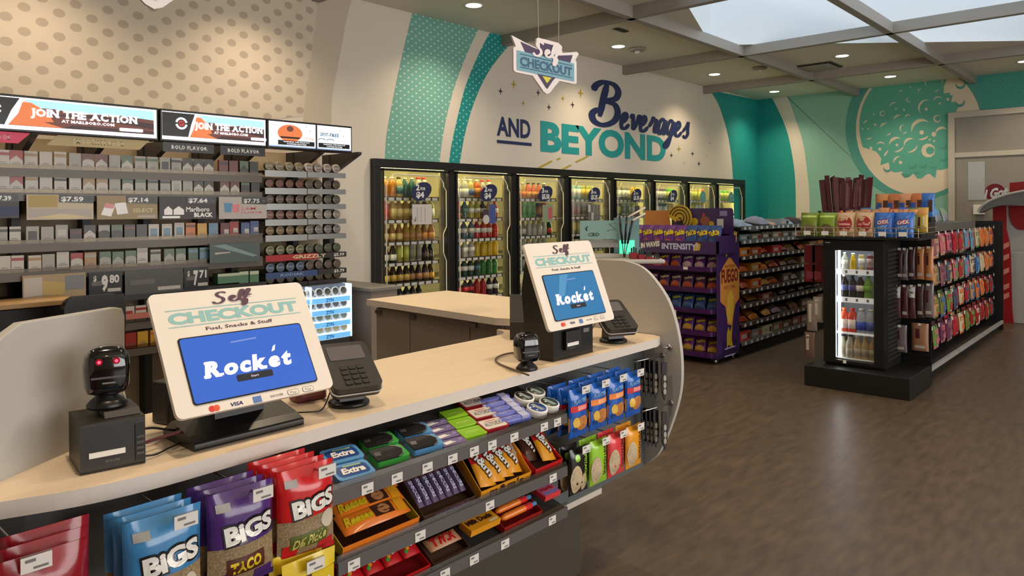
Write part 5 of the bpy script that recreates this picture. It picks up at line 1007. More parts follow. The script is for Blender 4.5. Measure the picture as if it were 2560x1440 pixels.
def prow(ri, items, rowname):
    """items: (px of pack centre, base, top, style, dz)"""
    z = PR_[ri]
    for k, (px, ba, to, st, dz) in enumerate(items):
        e = packm(ba, to, st); x = at(px, 440, 'y', YC+.02).x
        nm = '%s%s cigarette pack, %s from the left on the %s pack shelf' % (CNM[ba], '' if st == 'plain' or to == ba else ' and '+CNM[to], ORD[k], rowname)
        if not e[1]: o = e[0]; e[1] = True; tag(o, nm, 'cigarette pack', 'cigarette packs on the rack')
        else: o = e[0].copy(); COL.objects.link(o); o['label'] = nm
        o.location = (x, YC+.012, z+.0005+dz)
prow(0, [(6, WH, RE, 'band', 0), (40, WH, RE, 'roof', 0), (77, WH, GO, 'band', 0), (114, WH, GO, 'plain', 0), (150, WH, GO, 'band', .004), (187, GR, WH, 'plain', 0), (220, WH, BR, 'arch', 0), (253, WH, BR, 'roof', 0), (286, GR, GN, 'plain', .0), (317, WH, GN, 'roof', 0), (350, GR, GN, 'band', 0), (381, GR, GN, 'band', 0), (412, GR, BK, 'frame', 0), (440, GR, BK, 'band', 0), (468, WH, BK, 'roof', 0), (495, WH, BK, 'roof', 0), (521, WH, BK, 'roof', 0), (558, BR, BK, 'band', 0), (583, BR, BK, 'plain', 0), (609, BK, GN, 'roof', 0), (634, BK, GN, 'plain', 0)], 'top')
prow(1, [(6, WH, RE, 'plain', 0), (40, WH, RE, 'roof', 0), (78, WH, GO, 'band', 0), (114, WH, GO, 'plain', 0), (150, WH, BK, 'band', 0), (187, WH, GO, 'plain', 0), (221, WH, GO, 'roof', 0), (254, WH, GO, 'arch', 0), (286, GR, WH, 'plain', 0), (318, WH, GN, 'arch', 0), (350, GR, GN, 'band', 0), (381, GR, BK, 'band', 0), (412, GR, BK, 'band', 0), (440, WH, GR, 'frame', 0), (468, GR, GN, 'plain', 0), (495, WH, BK, 'roof', 0), (521, WH, BK, 'roof', 0), (560, WH, BR, 'roof', 0), (586, WH, BR, 'roof', 0), (612, BK, GN, 'band', 0), (637, BK, GN, 'plain', 0)], 'second')
prow(2, [(4, GR, BK, 'band', 0), (33, WH, BK, 'band', 0), (79, GR, BK, 'frame', 0), (116, GR, WH, 'plain', -.004), (152, GR, WH, 'frame', .006), (187, BK, MG, 'band', -.02), (222, WH, BK, 'roof', 0), (258, BK, GR, 'arch', 0), (290, BK, GN, 'arch', 0), (322, BK, BR, 'band', 0), (352, BK, BR, 'plain', 0), (382, WH, LB, 'frame', 0), (415, WH, LB, 'frame', 0), (446, WH, LB, 'frame', .006), (474, ORG, BR, 'band', .004), (503, YE_, ORG, 'plain', 0), (531, LB, GR, 'plain', 0), (560, MG, WH, 'block', 0), (583, RE, WH, 'block', .008), (611, BU, WH, 'block', 0), (634, BU, WH, 'block', .01)], 'third')
prow(3, [(8, WH, RE, 'plain', 0), (40, WH, RE, 'band', 0), (84, WH, GO, 'band', -.004), (118, GR, GO, 'plain', 0), (154, WH, GO, 'plain', .01), (189, WH, RE, 'arch', .0), (223, GO, GR, 'band', 0), (260, GR, GN, 'arch', 0), (292, GR, GN, 'roof', -.004), (324, GR, GN, 'arch', 0), (353, WH, GR, 'band', .014), (386, GR, BK, 'band', 0), (420, GR, GN, 'roof', 0), (449, GR, GN, 'arch', 0), (480, GN, LB, 'band', 0), (508, LB, GN, 'band', 0)], 'fourth')
prow(4, [(318, WH, RE, 'frame', 0), (348, WH, RE, 'band', 0), (378, GR, RE, 'frame', 0), (408, WH, RE, 'plain', 0)], 'fifth')
prow(5, [(322, RE, BR, 'plain', 0), (352, YE_, ORG, 'plain', 0), (384, YE_, ORG, 'band', 0), (414, YE_, ORG, 'plain', 0)], 'lowest')
# ---- round tins standing on edge
TN = {}
def tinm(c, rim):
    key = (c, rim)
    if key in TN: return TN[key]
    b = MB(); cm = mat('tin_%d_%d_%d' % c, c, .3); rm = mat('tin_%d_%d_%d' % rim, rim, .3, .3)
    b.lathe([(.036, 0), (.036, .026), (.034, .029), (.026, .029), (.001, .029)], cm, 16, [rm, rm, rm, cm], ax='y'); b.box(-.022, -.0305, -.006, .022, -.0295, .006, rm)
    TN[key] = [b.build('round_tin'), False]; return TN[key]
tcol = [((136, 124, 92), (150, 140, 120)), ((122, 62, 46), (110, 84, 70)), ((84, 72, 68), (120, 104, 96)), ((130, 70, 56), (140, 120, 110)), ((126, 100, 66), (150, 130, 100)), ((96, 104, 72), (150, 150, 120)), ((74, 94, 130), (130, 140, 150)), ((98, 84, 62), (120, 110, 90))]
tcol2 = [((150, 138, 130), (190, 180, 170)), ((92, 78, 58), (110, 100, 90)), ((96, 92, 78), (120, 116, 100)), ((150, 142, 132), (176, 168, 156)), ((128, 122, 122), (160, 154, 150)), ((82, 90, 70), (110, 112, 96)), ((110, 92, 84), (120, 108, 100)), ((104, 92, 66), (120, 106, 84))]
tn_nm = ['olive brown', 'rust brown', 'dusk brown', 'brick brown', 'bronze', 'moss green', 'steel blue', 'dull brown']; tn2 = ['silver grey', 'dark tan', 'khaki grey', 'pale grey', 'grey', 'grey green', 'taupe', 'mustard brown']
for r, z in enumerate(TR_):
    for k in range(8):
        c = tcol[r] if k < 4 else tcol2[r]; e = tinm(*c); x = XS+.055+k*(3.47-XS)/8.1
        nm = '%s round tin, %s from the left on the %s tin shelf' % ((tn_nm if k < 4 else tn2)[r], ORD[k], ORD[r])
        if not e[1]: o = e[0]; e[1] = True; tag(o, nm, 'tin', 'round tobacco tins')
        else: o = e[0].copy(); COL.objects.link(o); o['label'] = nm
        o.location = (x, YC+.05, z+.0365)
# ---- price cards between the shelves
def card(lab, pxl, pxr, pyt, pyb, base, price, draw, big=False):
    p, q = at(pxl, pyt, 'y', YC-.03), at(pxr, pyb, 'y', YC-.03); x0, x1, z1, z0 = p.x, q.x, p.z, q.z
    z0, z1 = min(z0, at(pxl, pyb, 'y', YC-.03).z), max(z1, p.z)
    t = thing('price_card', lab, 'price card', (0, 0, 0), 0, 'price cards on the tobacco rack'); b = MB(); Y = YC-.03; b.box(x0, Y, z0, x1, Y+.004, z1, base)
    P = lambda u, v: (x0+u*(x1-x0), Y-.001, z0+v*(z1-z0)); draw(b, lambda pts, m_, e=.0: b.tess(pts, lambda u, v: (P(u, v)[0], Y-.001-e, P(u, v)[2]), m_), P); b.build('card', t)
    if price:
        b = MB(); P2 = lambda u, v: (x0+u*(x1-x0), Y-.004, z0+v*(z1-z0))
        if big: b.text(price[0], P2, .12, .62, .22, .1, whitef, .03); b.text(price[1], P2, .36, .2, .62, .2, whitef, .06); b.text(price[2], P2, .60, .5, .34, .3, whitef, .04)
        else: b.tess([(.47, .70), (1.0, .66), (1.0, .99), (.47, 1.0)], lambda u, v: (P2(u, v)[0], Y-.003, P2(u, v)[2]), sblk); b.text(price, P2, .50, .74, .18, .34, whitef, .03); b.tess(circ(.93, .83, .035, 10, .07), P2, grey_ink)
        b.build('price_flag', t)
def dr_gold(b, q, P): q([(.03, .5), (.45, .5), (.45, .97), (.03, .97)], GOm); q([(.03, .1), (.97, .1), (.97, .4), (.03, .45)], pst, .0004); q([(.1, .08), (.6, .02), (.9, .12), (.5, .25)], ribm, .0006)
def dr_tan(b, q, P): q([(.06, .2), (.22, .12), (.30, .62), (.14, .7)], whitef, .0004); q([(.10, .5), (.26, .45), (.29, .62), (.14, .7)], redf, .0008); q([(.32, .2), (.5, .25), (.46, .72), (.28, .68)], whitef, .0006); b.text('SELECT', P, .58, .3, .16, .34, ribm, .03, res=1); q([(.66, .06), (.96, .06), (.96, .17), (.66, .17)], pst, .0004)
def dr_black(b, q, P): q([(.08, .2), (.22, .2), (.22, .42), (.15, .58), (.08, .42)], whitef, .0004); q([(.24, .2), (.42, .2), (.42, .42), (.33, .58), (.24, .42)], whitef, .0004); b.text('Marlboro', P, .46, .34, .2, .42, whitef, .02, res=2); b.text('BLACK', P, .60, .10, .18, .34, whitef, .05, res=1); q([(.05, .05), (.35, .05), (.35, .15), (.05, .15)], whitef, .0004)
def dr_cups(b, q, P): q([(.12, .3), (.25, .3), (.27, .72), (.10, .72)], LBm, .0004); q([(.28, .3), (.40, .3), (.42, .66), (.27, .66)], redf, .0006); b.text('L&M', P, .46, .42, .12, .3, redf, .02, res=1); b.text('FLAVOR', P, .46, .24, .1, .45, redf, .02, res=1)
def dr_none(b, q, P): q([(.55, .1), (.95, .1), (.95, .25), (.55, .25)], pst, .0004); q([(.08, .4), (.5, .4), (.5, .6), (.08, .6)], grey_ink, .0004)
def dr_blue(b, q, P): q([(.0, .1), (1, .1), (1, .5), (0, .5)], mat('card_dull_blue', (70, 80, 116), .5)); q([(0, .72), (.9, .72), (.9, .8), (0, .8)], pst, .0004)
def dr_teal(b, q, P): q([(.05, .9), (.3, .95), (.95, .3), (.85, .25)], mat('card_sea', (140, 170, 168), .4)); q([(.1, .45), (.4, .5), (.4, .56), (.1, .55)], pst, .0004)
def dr_many(b, q, P): q([(.02, .1), (.3, .15), (.3, .9), (.02, .9)], pst); q([(.3, .15), (.62, .1), (.7, .6), (.3, .75)], GOm, .0004); q([(.66, .3), (.98, .3), (.98, .9), (.66, .9)], mat('card_grey_blue', (140, 142, 150), .5), .0006)
GOm = mat('card_gold', (200, 176, 108), .45); LBm = mat('card_light_blue', (96, 156, 206), .4); kgrey = mat('card_charcoal', (62, 56, 58), .4); tanm = mat('card_tan', (180, 160, 124), .45); creamc = mat('card_cream', (222, 208, 184), .45); tealc = mat('card_teal_grey', (84, 100, 98), .35)
card('dull blue price card cut by the left edge, beside the gold one', -80, 48, 484, 545, kgrey, '$7.39', dr_blue)
card('gold and white price card on the tobacco rack', 66, 234, 486, 548, creamc, '$7.59', dr_gold)
card('tan price card picturing two packs', 242, 394, 489, 547, tanm, '$7.14', dr_tan)
card('charcoal price card with white lettering', 398, 540, 491, 547, kgrey, '$7.64', dr_black)
card('white price card picturing a blue and a red cup', 547, 667, 492, 546, pst, '$7.75', dr_cups)
card('long card of pale and gold packs low at the left', 56, 215, 690, 738, tanm, None, dr_many)
card('black price board with a large nine in white', 222, 306, 682, 732, sblk, ('$', '9', '80'), dr_none, True)
card('grey black card between the two big price boards', 312, 458, 678, 726, mat('card_ash', (82, 82, 80), .4), None, dr_none)
card('black price board with a large seven in white', 460, 522, 670, 718, sblk, ('$', '7', '71'), dr_none, True)
card('teal grey glossy card at the right end of the fourth shelf', 524, 650, 610, 652, tealc, None, dr_teal)
for i, (px, w_, h_) in enumerate(((572, .16, .07), (610, .07, .085), (636, .07, .09))):
    p = at(px, 712, 'y', YC); b = MB(); b.box(-w_/2, 0, 0, w_/2, .08, h_, mat('carton_green', (96, 142, 112), .35)); b.add([(-w_/2, -.0008, h_*.72), (w_/2, -.0008, h_*.72), (w_/2, -.0008, h_), (-w_/2, -.0008, h_)], [(0, 1, 2, 3)], mat('carton_pale_green', (206, 216, 190), .35))
    o = tag(b.build('tobacco_box'), ('long green and cream tobacco box low on the rack', 'small green tobacco box, middle of three low on the rack', 'small green tobacco box next to the round tins')[i], 'tobacco box', 'green tobacco boxes'); o.location = (p.x, YC, at(px, 708, 'y', YC).z)
b = MB(); zz = at(600, 708, 'y', YC).z; b.box(-.4, YC-.02, zz-.05, XS, 5.39, zz-.001, rk); b.build('shelf', rack)
# ---- lit rack of small blue and white cans
lit = mat('lit_shelf_blue', (110, 186, 240), .4, emit=.75); litw = mat('lit_shelf_white', (226, 240, 255), .4, emit=.75); litn = mat('lit_shelf_ink', (44, 120, 190), .4, emit=.4)
zy = thing('pouch_can_display', 'small blue lit display of white rimmed cans beside the dark end cabinet', 'lit display', (0, 0, 0)); YZ = 4.75
xz0, xz1 = at(700, 770, 'y', YZ).x, at(878, 770, 'y', YZ).x; zt, zb_ = at(878, 712, 'y', YZ).z, at(878, 833, 'y', YZ).z
b = MB(); b.box(xz0, YZ+.06, zb_-.02, xz1, YZ+.12, zt+.01, mat('lit_rack_back', (120, 136, 160), .4)); b.build('back_panel', zy)
b = MB(); b.box(xz0, YZ-.01, zb_-.5, xz0+.012, YZ+.12, zt+.01, rk); b.build('side_panel', zy); b = MB(); b.box(xz1-.012, YZ-.01, zb_-.02, xz1, YZ+.10, zt+.012, litw); b.build('side_panel', zy); b = MB(); xm = at(776, 770, 'y', YZ).x; b.box(xm-.006, YZ-.012, zb_-.02, xm+.006, YZ+.06, zt+.01, litw); b.build('divider', zy)
zs = []
for r in range(4):
    z = zt-.075-(zt-zb_)*.245*r; zs.append(z); b = MB(); b.box(xz0, YZ, z-.045, xz1-.012, YZ+.06, z-.006, litw); b.box(xz0, YZ-.002, z-.006, xz1-.012, YZ+.06, z, litw); b.box(xz0, YZ-.004, z-.042, xz1-.012, YZ-.001, z-.006, lit)
    for u in (.08, .62): b.text('ZYN', lambda x, y: (x, YZ-.0045, y), xz0+u*(xz1-xz0), z-.036, .024, .07, litn, .05, res=1)
    b.build('shelf', zy)
b = MB(); b.box(xz0, YZ+.02, .02, xz1, YZ+.12, zb_-.03, rk); b.build('base', zy)
e = None; cw = mat('can_white_rim', (226, 232, 238), .35, emit=.12); ct = [mat('can_face_grey', (90, 100, 108), .35), mat('can_face_slate', (104, 112, 118), .35), mat('can_face_mint', (120, 160, 150), .35), mat('can_face_lemon', (196, 196, 150), .35)]
for r in range(4):
    base = None
    for k in range(8):
        lab = '%s faced white pouch can, %s from the left on the %s lit blue shelf' % (('dark grey', 'slate', 'mint', 'pale lemon')[r], ORD[k], ORD[r])
        if base is None:
            b = MB(); b.lathe([(.034, 0), (.034, .018), (.032, .021), (.027, .021), (.026, .019), (.001, .019)], cw, 16, [None, None, None, None, ct[r]], ax='y'); base = o = tag(b.build('pouch_can'), lab, 'can', 'pouch cans on the lit display')
        else: o = base.copy(); COL.objects.link(o); o['label'] = lab
        o.location = (xz0+.045+k*(xz1-xz0-.04)/8, YZ+.024, zs[r]+.0345); o.rotation_euler = (math.radians(-14), 0, 0)
# ---- low things seen between the left fin and the nearer screen
bc = thing('back_counter', 'tan topped back counter with a black rail at the far left', 'counter', (0, 0, 0)); p = at(178, 742, 'y', 4.78)
b = MB(); b.box(-.6, 4.66, p.z-.03, p.x, 4.95, p.z, mat('back_counter_tan', (186, 150, 104), .4)); b.build('countertop', bc, bevel=.004)
b = MB(); b.box(-.6, 4.70, p.z-.18, p.x-.02, 4.94, p.z-.035, mat('rail_black', (26, 24, 26), .4)); b.box(-.6, 4.72, .02, p.x-.05, 4.94, p.z-.18, mat('back_counter_grey', (126, 116, 106), .5)); b.build('body', bc, bevel=.004)
st = thing('office_stool', 'black rounded seat back standing behind the left fin', 'stool', (at(235, 800, 'y', 4.3).x, 4.3, 0))
b = MB(); b.prism(rrect(-.15, at(235, 795, 'y', 4.3).z-.12, .15, at(235, 738, 'y', 4.3).z, .06, 5), -.03, .03, 'y', black_p); b.build('seat_back', st, bevel=.015)
b = MB(); b.tube([(0, 0, .05), (0, 0, at(235, 795, 'y', 4.3).z-.1)], .025, black_s, 8); b.build('post', st); b = MB(); b.lathe([(.24, 0), (.22, .03), (.05, .05), (.025, .06)], black_s, 16); b.build('foot', st)
b = MB(); zz = at(350, 782, 'y', YC-.02).z; b.box(1.55, YC-.03, zz-.035, 2.6, YC-.01, zz, mat('rail_pink', (206, 120, 104), .4)); b.build('shelf_strip', rack, label='pinkish shelf strip')
# ================================================================ FLOOR DISPLAYS
FX = -math.pi/2                                   # turns a front towards -x
def prod(kind, w, h, t, bands, name, lab, cat, grp, loc, rz=0, seed=0, deco=None, tilt=0, base=False, nx=6, nz=9):
    """one hanging or standing pouch as its own object"""
    b = MB(); S = bagmesh(b, w, h, t, bands, seed=seed, crimp=.06, nx=nx, nz=nz, top=h if base else 0); prune(b)
    if deco: deco(b, S, w, h)
    o = b.build(name); tag(o, lab, cat, grp); o.location = loc; o.rotation_euler = (tilt, 0, rz); return o
# ---- aisle shelving
gd = thing('aisle_shelving', 'long black aisle shelving filled with orange and brown packs', 'shelving', (0, 0, 0)); GX0, GX1, GY = 7.02, 10.4, 3.25
shz = [1.282, 1.142, .981, .813, .636, .488, .299, .115]
b = MB(); b.box(GX0, GY+.55, 0, GX1, GY+.6, 1.33, black_s); b.build('back_panel', gd)
b = MB(); b.box(GX0-.02, GY+.03, 0, GX0, GY+1.0, 1.30, black_s); b.box(GX0, GY+.04, 0, GX1, GY+.55, .09, black_s); b.build('base', gd)
b = MB(); b.box(GX1, GY+.03, 0, GX1+.02, GY+1.0, 1.30, black_s); b.build('end_panel', gd)
shm = mat('aisle_shelf_grey', (96, 92, 86), .45); lipm = mat('aisle_lip_brown', (92, 70, 58), .45); lipg = mat('aisle_lip_grey', (110, 110, 104), .45)
for k, z in enumerate(shz):
    b = MB(); dz = .035; b.box(GX0, GY+.01, z+dz-.01, GX1, GY+.54, z+dz, shm); b.box(GX0, GY, z, GX1, GY+.012, z+dz+.006, lipg if k < 2 or k == 7 else lipm); b.build('shelf', gd)
    b = MB(); n = 24
    for i in range(n):
        x = GX0+.06+(GX1-GX0)*i/n+random.Random(k*50+i).uniform(-.02, .02); b.add([(x-.024, GY-.001, z+.003), (x+.024, GY-.001, z+.003), (x+.024, GY-.001, z+.034), (x-.024, GY-.001, z+.034)], [(0, 1, 2, 3)], tagm)
    o = b.build('price_tag', gd); o['kind'] = 'stuff'
gtop = C('glove_blue_grey', 150, 170, 180, .7); gtan = C('cloth_tan', 196, 150, 116, .7); gdark = C('bristle_dark', 46, 34, 32, .8); gpale = C('cloth_pale', 206, 204, 196, .7)
palette = {0: [gtop, gtop, C('grey_lilac', 140, 140, 156, .6), gtan, gtop, C('teal_cloth', 120, 160, 164, .6), gdark, ribm, gdark, gpale],
           1: [C('pack_teal_pale', 120, 160, 158), C('pack_sage', 130, 140, 110), C('pack_grey_green', 116, 118, 104), C('pack_khaki', 150, 146, 112), C('pack_grey_green', 116, 118, 104), C('pack_stone', 140, 140, 132), C('pack_grey_green', 116, 118, 104), C('pack_stone', 140, 140, 132), C('pack_grey_green', 116, 118, 104), C('pack_stone', 140, 140, 132)],
           2: [orangef, C('snack_burnt', 206, 96, 44), C('snack_burnt', 206, 96, 44), corf, C('snack_rose', 190, 110, 100), C('snack_tan', 170, 130, 100), C('snack_burnt', 206, 96, 44), C('snack_tan', 170, 130, 100), orangef, brownf],
           3: [C('snack_burnt', 206, 96, 44), C('snack_gold', 214, 150, 50), orangef, C('snack_burnt', 206, 96, 44), C('snack_tan', 170, 130, 100), C('snack_dun', 120, 100, 82), C('snack_tan', 170, 130, 100), C('snack_dun', 120, 100, 82), C('snack_stone', 150, 142, 130), C('snack_dun', 120, 100, 82)],
           4: [C('snack_rust', 180, 70, 40), orangef, C('snack_gold', 214, 150, 50), C('snack_burnt', 206, 96, 44), C('snack_dun', 120, 100, 82), C('snack_stone', 150, 142, 130), C('snack_stone', 150, 142, 130), C('snack_dun', 120, 100, 82), C('snack_stone', 150, 142, 130), C('snack_tan', 170, 130, 100)],
           5: [C('snack_rust', 180, 70, 40), C('snack_gold', 214, 150, 50), C('snack_rose', 190, 110, 100), C('snack_plum', 120, 70, 80), C('snack_stone', 150, 142, 130), C('snack_dun', 120, 100, 82), C('snack_stone', 150, 142, 130), C('snack_dun', 120, 100, 82), C('snack_tan', 170, 130, 100), C('snack_dun', 120, 100, 82)],
           6: [C('snack_rust', 180, 70, 40), orangef, C('snack_gold', 214, 150, 50), C('snack_mauve', 170, 130, 140), C('snack_dun', 120, 100, 82), C('snack_rust2', 150, 84, 60), C('snack_dun', 120, 100, 82), C('snack_stone', 150, 142, 130), C('snack_tan', 170, 130, 100), C('snack_dun', 120, 100, 82)],
           7: [corf, C('snack_stone', 150, 142, 130), ribm, C('snack_khaki', 150, 140, 100), C('snack_dun', 120, 100, 82), C('snack_rust2', 150, 84, 60), C('snack_tan', 170, 130, 100), C('snack_rust2', 150, 84, 60), C('snack_plum', 120, 70, 80), C('snack_dun', 120, 100, 82)]}
shn = ['top', 'second', 'third', 'fourth', 'fifth', 'sixth', 'seventh', 'lowest']
def cname(m_): return m_.name.split('_', 1)[1].replace('_', ' ')
for k, z in enumerate(shz):
    for i, m_ in enumerate(palette[k]):
        rn = random.Random(k*31+i); x = GX0+.14+(.27 if k else .255)*i; w = .24; hh = (shz[k-1]-z-.035)*rn.uniform(.66, .86) if k else rn.uniform(.06, .12)
        box_ = (k == 7 or (k == 1) or rn.random() < .3); nm = 'snack_box' if box_ else 'snack_bag' if k else 'cloth_item'
        if not k: lab = '%s soft cloth item, %s from the left on the top aisle shelf' % (cname(m_), ORD[i])
        else: lab = '%s %s, %s from the left on the %s aisle shelf' % (cname(m_), 'snack box' if box_ else 'snack pack', ORD[i], shn[k])
        if box_:
            b = MB(); b.box(-w/2, 0, 0, w/2, .3, hh*.8, m_); b.add([(-w*.4, -.001, hh*.2), (w*.1, -.001, hh*.2), (w*.1, -.001, hh*.55), (-w*.4, -.001, hh*.55)], [(0, 1, 2, 3)], C('pack_print_pale', 206, 190, 170)); b.box(-w*.48, .02, hh*.8, w*.48, .28, hh*.8+.006, C('snack_dun', 120, 100, 82)); b.add([(w*.2, -.001, hh*.15), (w*.42, -.001, hh*.15), (w*.42, -.001, hh*.6), (w*.2, -.001, hh*.6)], [(0, 1, 2, 3)], redf if i % 2 else brownf)
            o = b.build(nm, bevel=.004); o.location = (x, GY+.03, z+.0355)
        else:
            b = MB(); S = bagmesh(b, w*.96, .24 if not k else hh*1.25, hh*(1.05 if not k else .6), [(.42, m_), (.62, [redf, yelf, brownf, ribm][i % 4] if k else m_), (1, m_)], seed=k*20+i, crimp=.05, nx=7, nz=8); prune(b); o = b.build(nm); o.location = (x, GY+(.25 if not k else .16), z+(.036+hh*.86 if k else .038+hh*.42)); o.rotation_euler = (math.radians((-52 if k else -74)+rn.uniform(-8, 8)), 0, rn.uniform(-.12, .12))
        tag(o, lab, 'cloth' if not k else 'box' if box_ else 'snack pack', 'goods on the aisle shelving')
# ---- purple snack rack at the aisle end
pur = mat('rack_purple', (66, 38, 96), .4); purd = mat('rack_purple_dark', (46, 28, 70), .4); purt = mat('tray_purple', (92, 40, 108), .35); spl = mat('rack_amber', (226, 150, 66), .45); fy = mat('rack_flame', (240, 190, 70), .45); fgo = mat('swirl_gold', (206, 168, 40), .45)
tk = thing('snack_rack', 'tall purple snack rack with curved trays at the aisle end', 'snack rack', (0, 0, 0)); TX, TY0, TY1 = 6.52, 3.27, 4.30
b = MB(); b.box(TX+.02, TY0, .1, 7.0, TY0+.02, 1.22, pur); P = lambda u, v: (TX+.02+u*.48, TY0-.001, .1+v*1.12)
q = lambda pts, m_, e=0: b.tess(pts, lambda u, v: (P(u, v)[0], TY0-.001-e, P(u, v)[2]), m_)
q([(.08, .45), (.08, .70), (.25, .76), (.45, .82), (.55, .82), (.75, .76), (.95, .70), (.95, .45), (.75, .40), (.66, .30), (.62, .22), (.40, .24), (.36, .32), (.30, .40)], spl); q([(.36, .32), (.40, .48), (.55, .54), (.68, .48), (.66, .32), (.56, .24), (.44, .26)], fy, .0006)
b.text('FUEGO', lambda u, v: (P(u, v)[0], TY0-.0022, P(u, v)[2]), .13, .61, .11, .76, mat('rack_ink_red', (130, 40, 34), .5), .04)
b.text('INTENSE', lambda u, v: (P(u, v)[0], TY0-.0022, P(u, v)[2]), .3, .735, .025, .45, mat('rack_ink_red', (130, 40, 34), .5), .0, res=1); b.text('HOT CHILI', lambda u, v: (P(u, v)[0], TY0-.0022, P(u, v)[2]), .25, .55, .03, .5, mat('rack_ink_red', (130, 40, 34), .5), .0, res=1)
b.text('Takis', lambda u, v: (P(.30+u*.5, 0)[0], TY0-.002, P(0, .83+u*.13+v)[2]), 0, 0, .11, 1.1, fy, .07, .2)
q([(.36, .16), (.44, .22), (.5, .17), (.62, .24), (.58, .10), (.66, .02), (.42, .06), (.36, .02)], fgo, .0005); q([(.18, -.01), (.80, -.005), (.80, .10), (.18, .095)], purd, .0004)
for v in (.02, .085): q([(.26, v-.06), (.74, v-.06), (.74, v-.05), (.26, v-.05)], C('film_pale_lav', 200, 200, 232), .0008)
b.build('side_panel', tk)
b = MB(); b.box(TX+.3, TY0+.02, .08, TX+.34, TY1, 1.25, purd); b.box(TX+.02, TY1, .1, 7.0, TY1+.02, 1.22, pur); b.build('back_panel', tk)
b = MB(); b.box(TX, TY0, .05, 6.98, TY1+.02, .10, purd); b.build('base', tk, bevel=.006)
for x, y in ((TX+.05, TY0+.04), (6.93, TY0+.04), (TX+.05, TY1-.03)):
    b = MB(); b.lathe([(.001, -.012), (.026, -.012), (.028, 0), (.026, .012), (.001, .012)], chrome, 12, ax='y'); o = b.build('caster', tk); o.location = (x, y, .029)
TZ = [at(1792, q, 'x', TX-.03).z for q in (678, 731, 784, 841, 894)]
bagcol = [([('purple chip bag', C('chip_purple', 110, 50, 130)), ('orange red chip bag', C('chip_orange', 206, 90, 50))]), ]
for k, z in enumerate(TZ):
    b = MB(); out = [(TX+.30, TY0+.03)]+curve([(TX+.02, TY0+.03), (TX-.04, TY0+.05), (TX-.055, TY0+.16), (TX-.058, (TY0+TY1)/2), (TX-.055, TY1-.1), (TX-.03, TY1-.02)], 4)+[(TX+.30, TY1-.02)]
    b.prism(out, z-.008, z, 'z', purt); ed = out[1:-1]
    for i in range(len(ed)-1): b.add([(*ed[i], z-.012), (*ed[i+1], z-.012), (*ed[i+1], z+.034), (*ed[i], z+.034)], [(0, 1, 2, 3), (3, 2, 1, 0)], purt)
    b.add([(TX-.0592, TY0+.33, z+.002), (TX-.0592, TY0+.28, z+.002), (TX-.0592, TY0+.28, z+.03), (TX-.0592, TY0+.33, z+.03)], [(0, 1, 2, 3)], tagm if k == 0 else purd)
    b.build('tray', tk)
def dtak(second, ink=yelf):
    def f(b, S, w, h): drect(b, S, .12, .08, .88, .34, second, .001); ddisc(b, S, .55, .30, .3, .14, second, .0014); dtext(b, S, w, h, 'Takis', .5, .70, w*.84, h*.20, purd, .0018, .12, 16, .1); dtext(b, S, w, h, 'Takis', .5, .70, w*.80, h*.18, ink, .0026, .06, 16, .1)
    return f
cols = [(C('chip_purple', 110, 50, 130), C('chip_orange', 206, 90, 50), yelf), (C('chip_plum', 96, 46, 92), C('chip_orange', 206, 90, 50), ribm), (C('chip_blue', 48, 78, 140), C('chip_slate', 70, 100, 150), C('chip_lime', 190, 196, 70)), (C('chip_purple', 110, 50, 130), C('chip_gold', 214, 160, 60), yelf), (C('chip_violet', 130, 44, 130), C('chip_gold', 214, 160, 60), yelf)]
cn = ['purple and orange', 'plum and orange', 'blue and slate', 'purple and gold', 'violet and gold']
for k, z in enumerate(TZ):
    n = 7
    for i in range(n):
        y = TY0+.11+i*.135; a, s_, k_ = cols[k]
        if k == 0 and i < 3: s_ = C('chip_pale', 226, 190, 190); k_ = whitef
        prod('bag', .125, .15, .05, [(.05, a), (1, a)], 'chip_bag', '%s chip bag, %s from the right on the %s purple tray' % (cn[k], ORD[i], ORD[k]), 'chip bag', 'chip bags on the purple rack', (TX+.10, y, z+.004), FX, k*9+i, dtak(s_, k_), math.radians(-24), True)
# header bin
t2 = z_ = None
zb0, zb1 = at(1760, 634, 'x', TX-.02).z, at(1760, 603, 'x', TX-.02).z
b = MB(); b.box(TX-.02, TY0-.02, zb0, TX, TY1+.02, zb1, pur); b.box(TX-.02, TY0-.02, zb0, TX+.36, TY0, zb1+.05, pur); b.box(TX-.02, TY0-.02, zb0-.01, TX+.36, TY1+.02, zb0, purd)
B_ = lambda u, v: (TX-.022, TY1-u, v)             # u runs to the viewer's right
b.text('INTENSITY!', lambda u, v: B_(.44+u, v), 0, zb0+.035, .055, .40, C('film_pale_lav', 200, 200, 232), .04)
b.text('SNACK IN WAVES', lambda u, v: B_(.02+u*.9, v+u*.12), 0, zb0+.01, .05, .44, whitef, .05)
b.add([(TX-.0215, TY0+.24, zb0+.02), (TX-.0215, TY0+.17, zb0+.03), (TX-.0215, TY0+.16, zb0+.09), (TX-.0215, TY0+.21, zb0+.11)], [(0, 1, 2, 3)], fgo)
b.build('header_bin', tk)
zh = at(1830, 520, 'x', TX+.30).z
b = MB(); b.prism([(p[0], p[1]) for p in rrect(TY0-.02, zb1, TY0+.66, zh, .03)], TX+.30, TX+.312, 'x', pur); H_ = lambda u, v: (TX+.299, TY0+.66-u, v)
for u, v, r, m_ in ((.19, 1.37, .04, fgo), (.26, 1.37, .045, fgo), (.38, 1.38, .055, mat('rack_dim_orange', (150, 80, 60), .5)), (.45, 1.35, .03, fgo)): b.fan([H_(u+r*math.cos(a), v+r*.9*math.sin(a)) for a in [i*.52 for i in range(12)]][::-1], m_)
b.add([H_(.35, 1.43), H_(.38, 1.43), H_(.365, 1.47)], [(0, 1, 2)], corf)
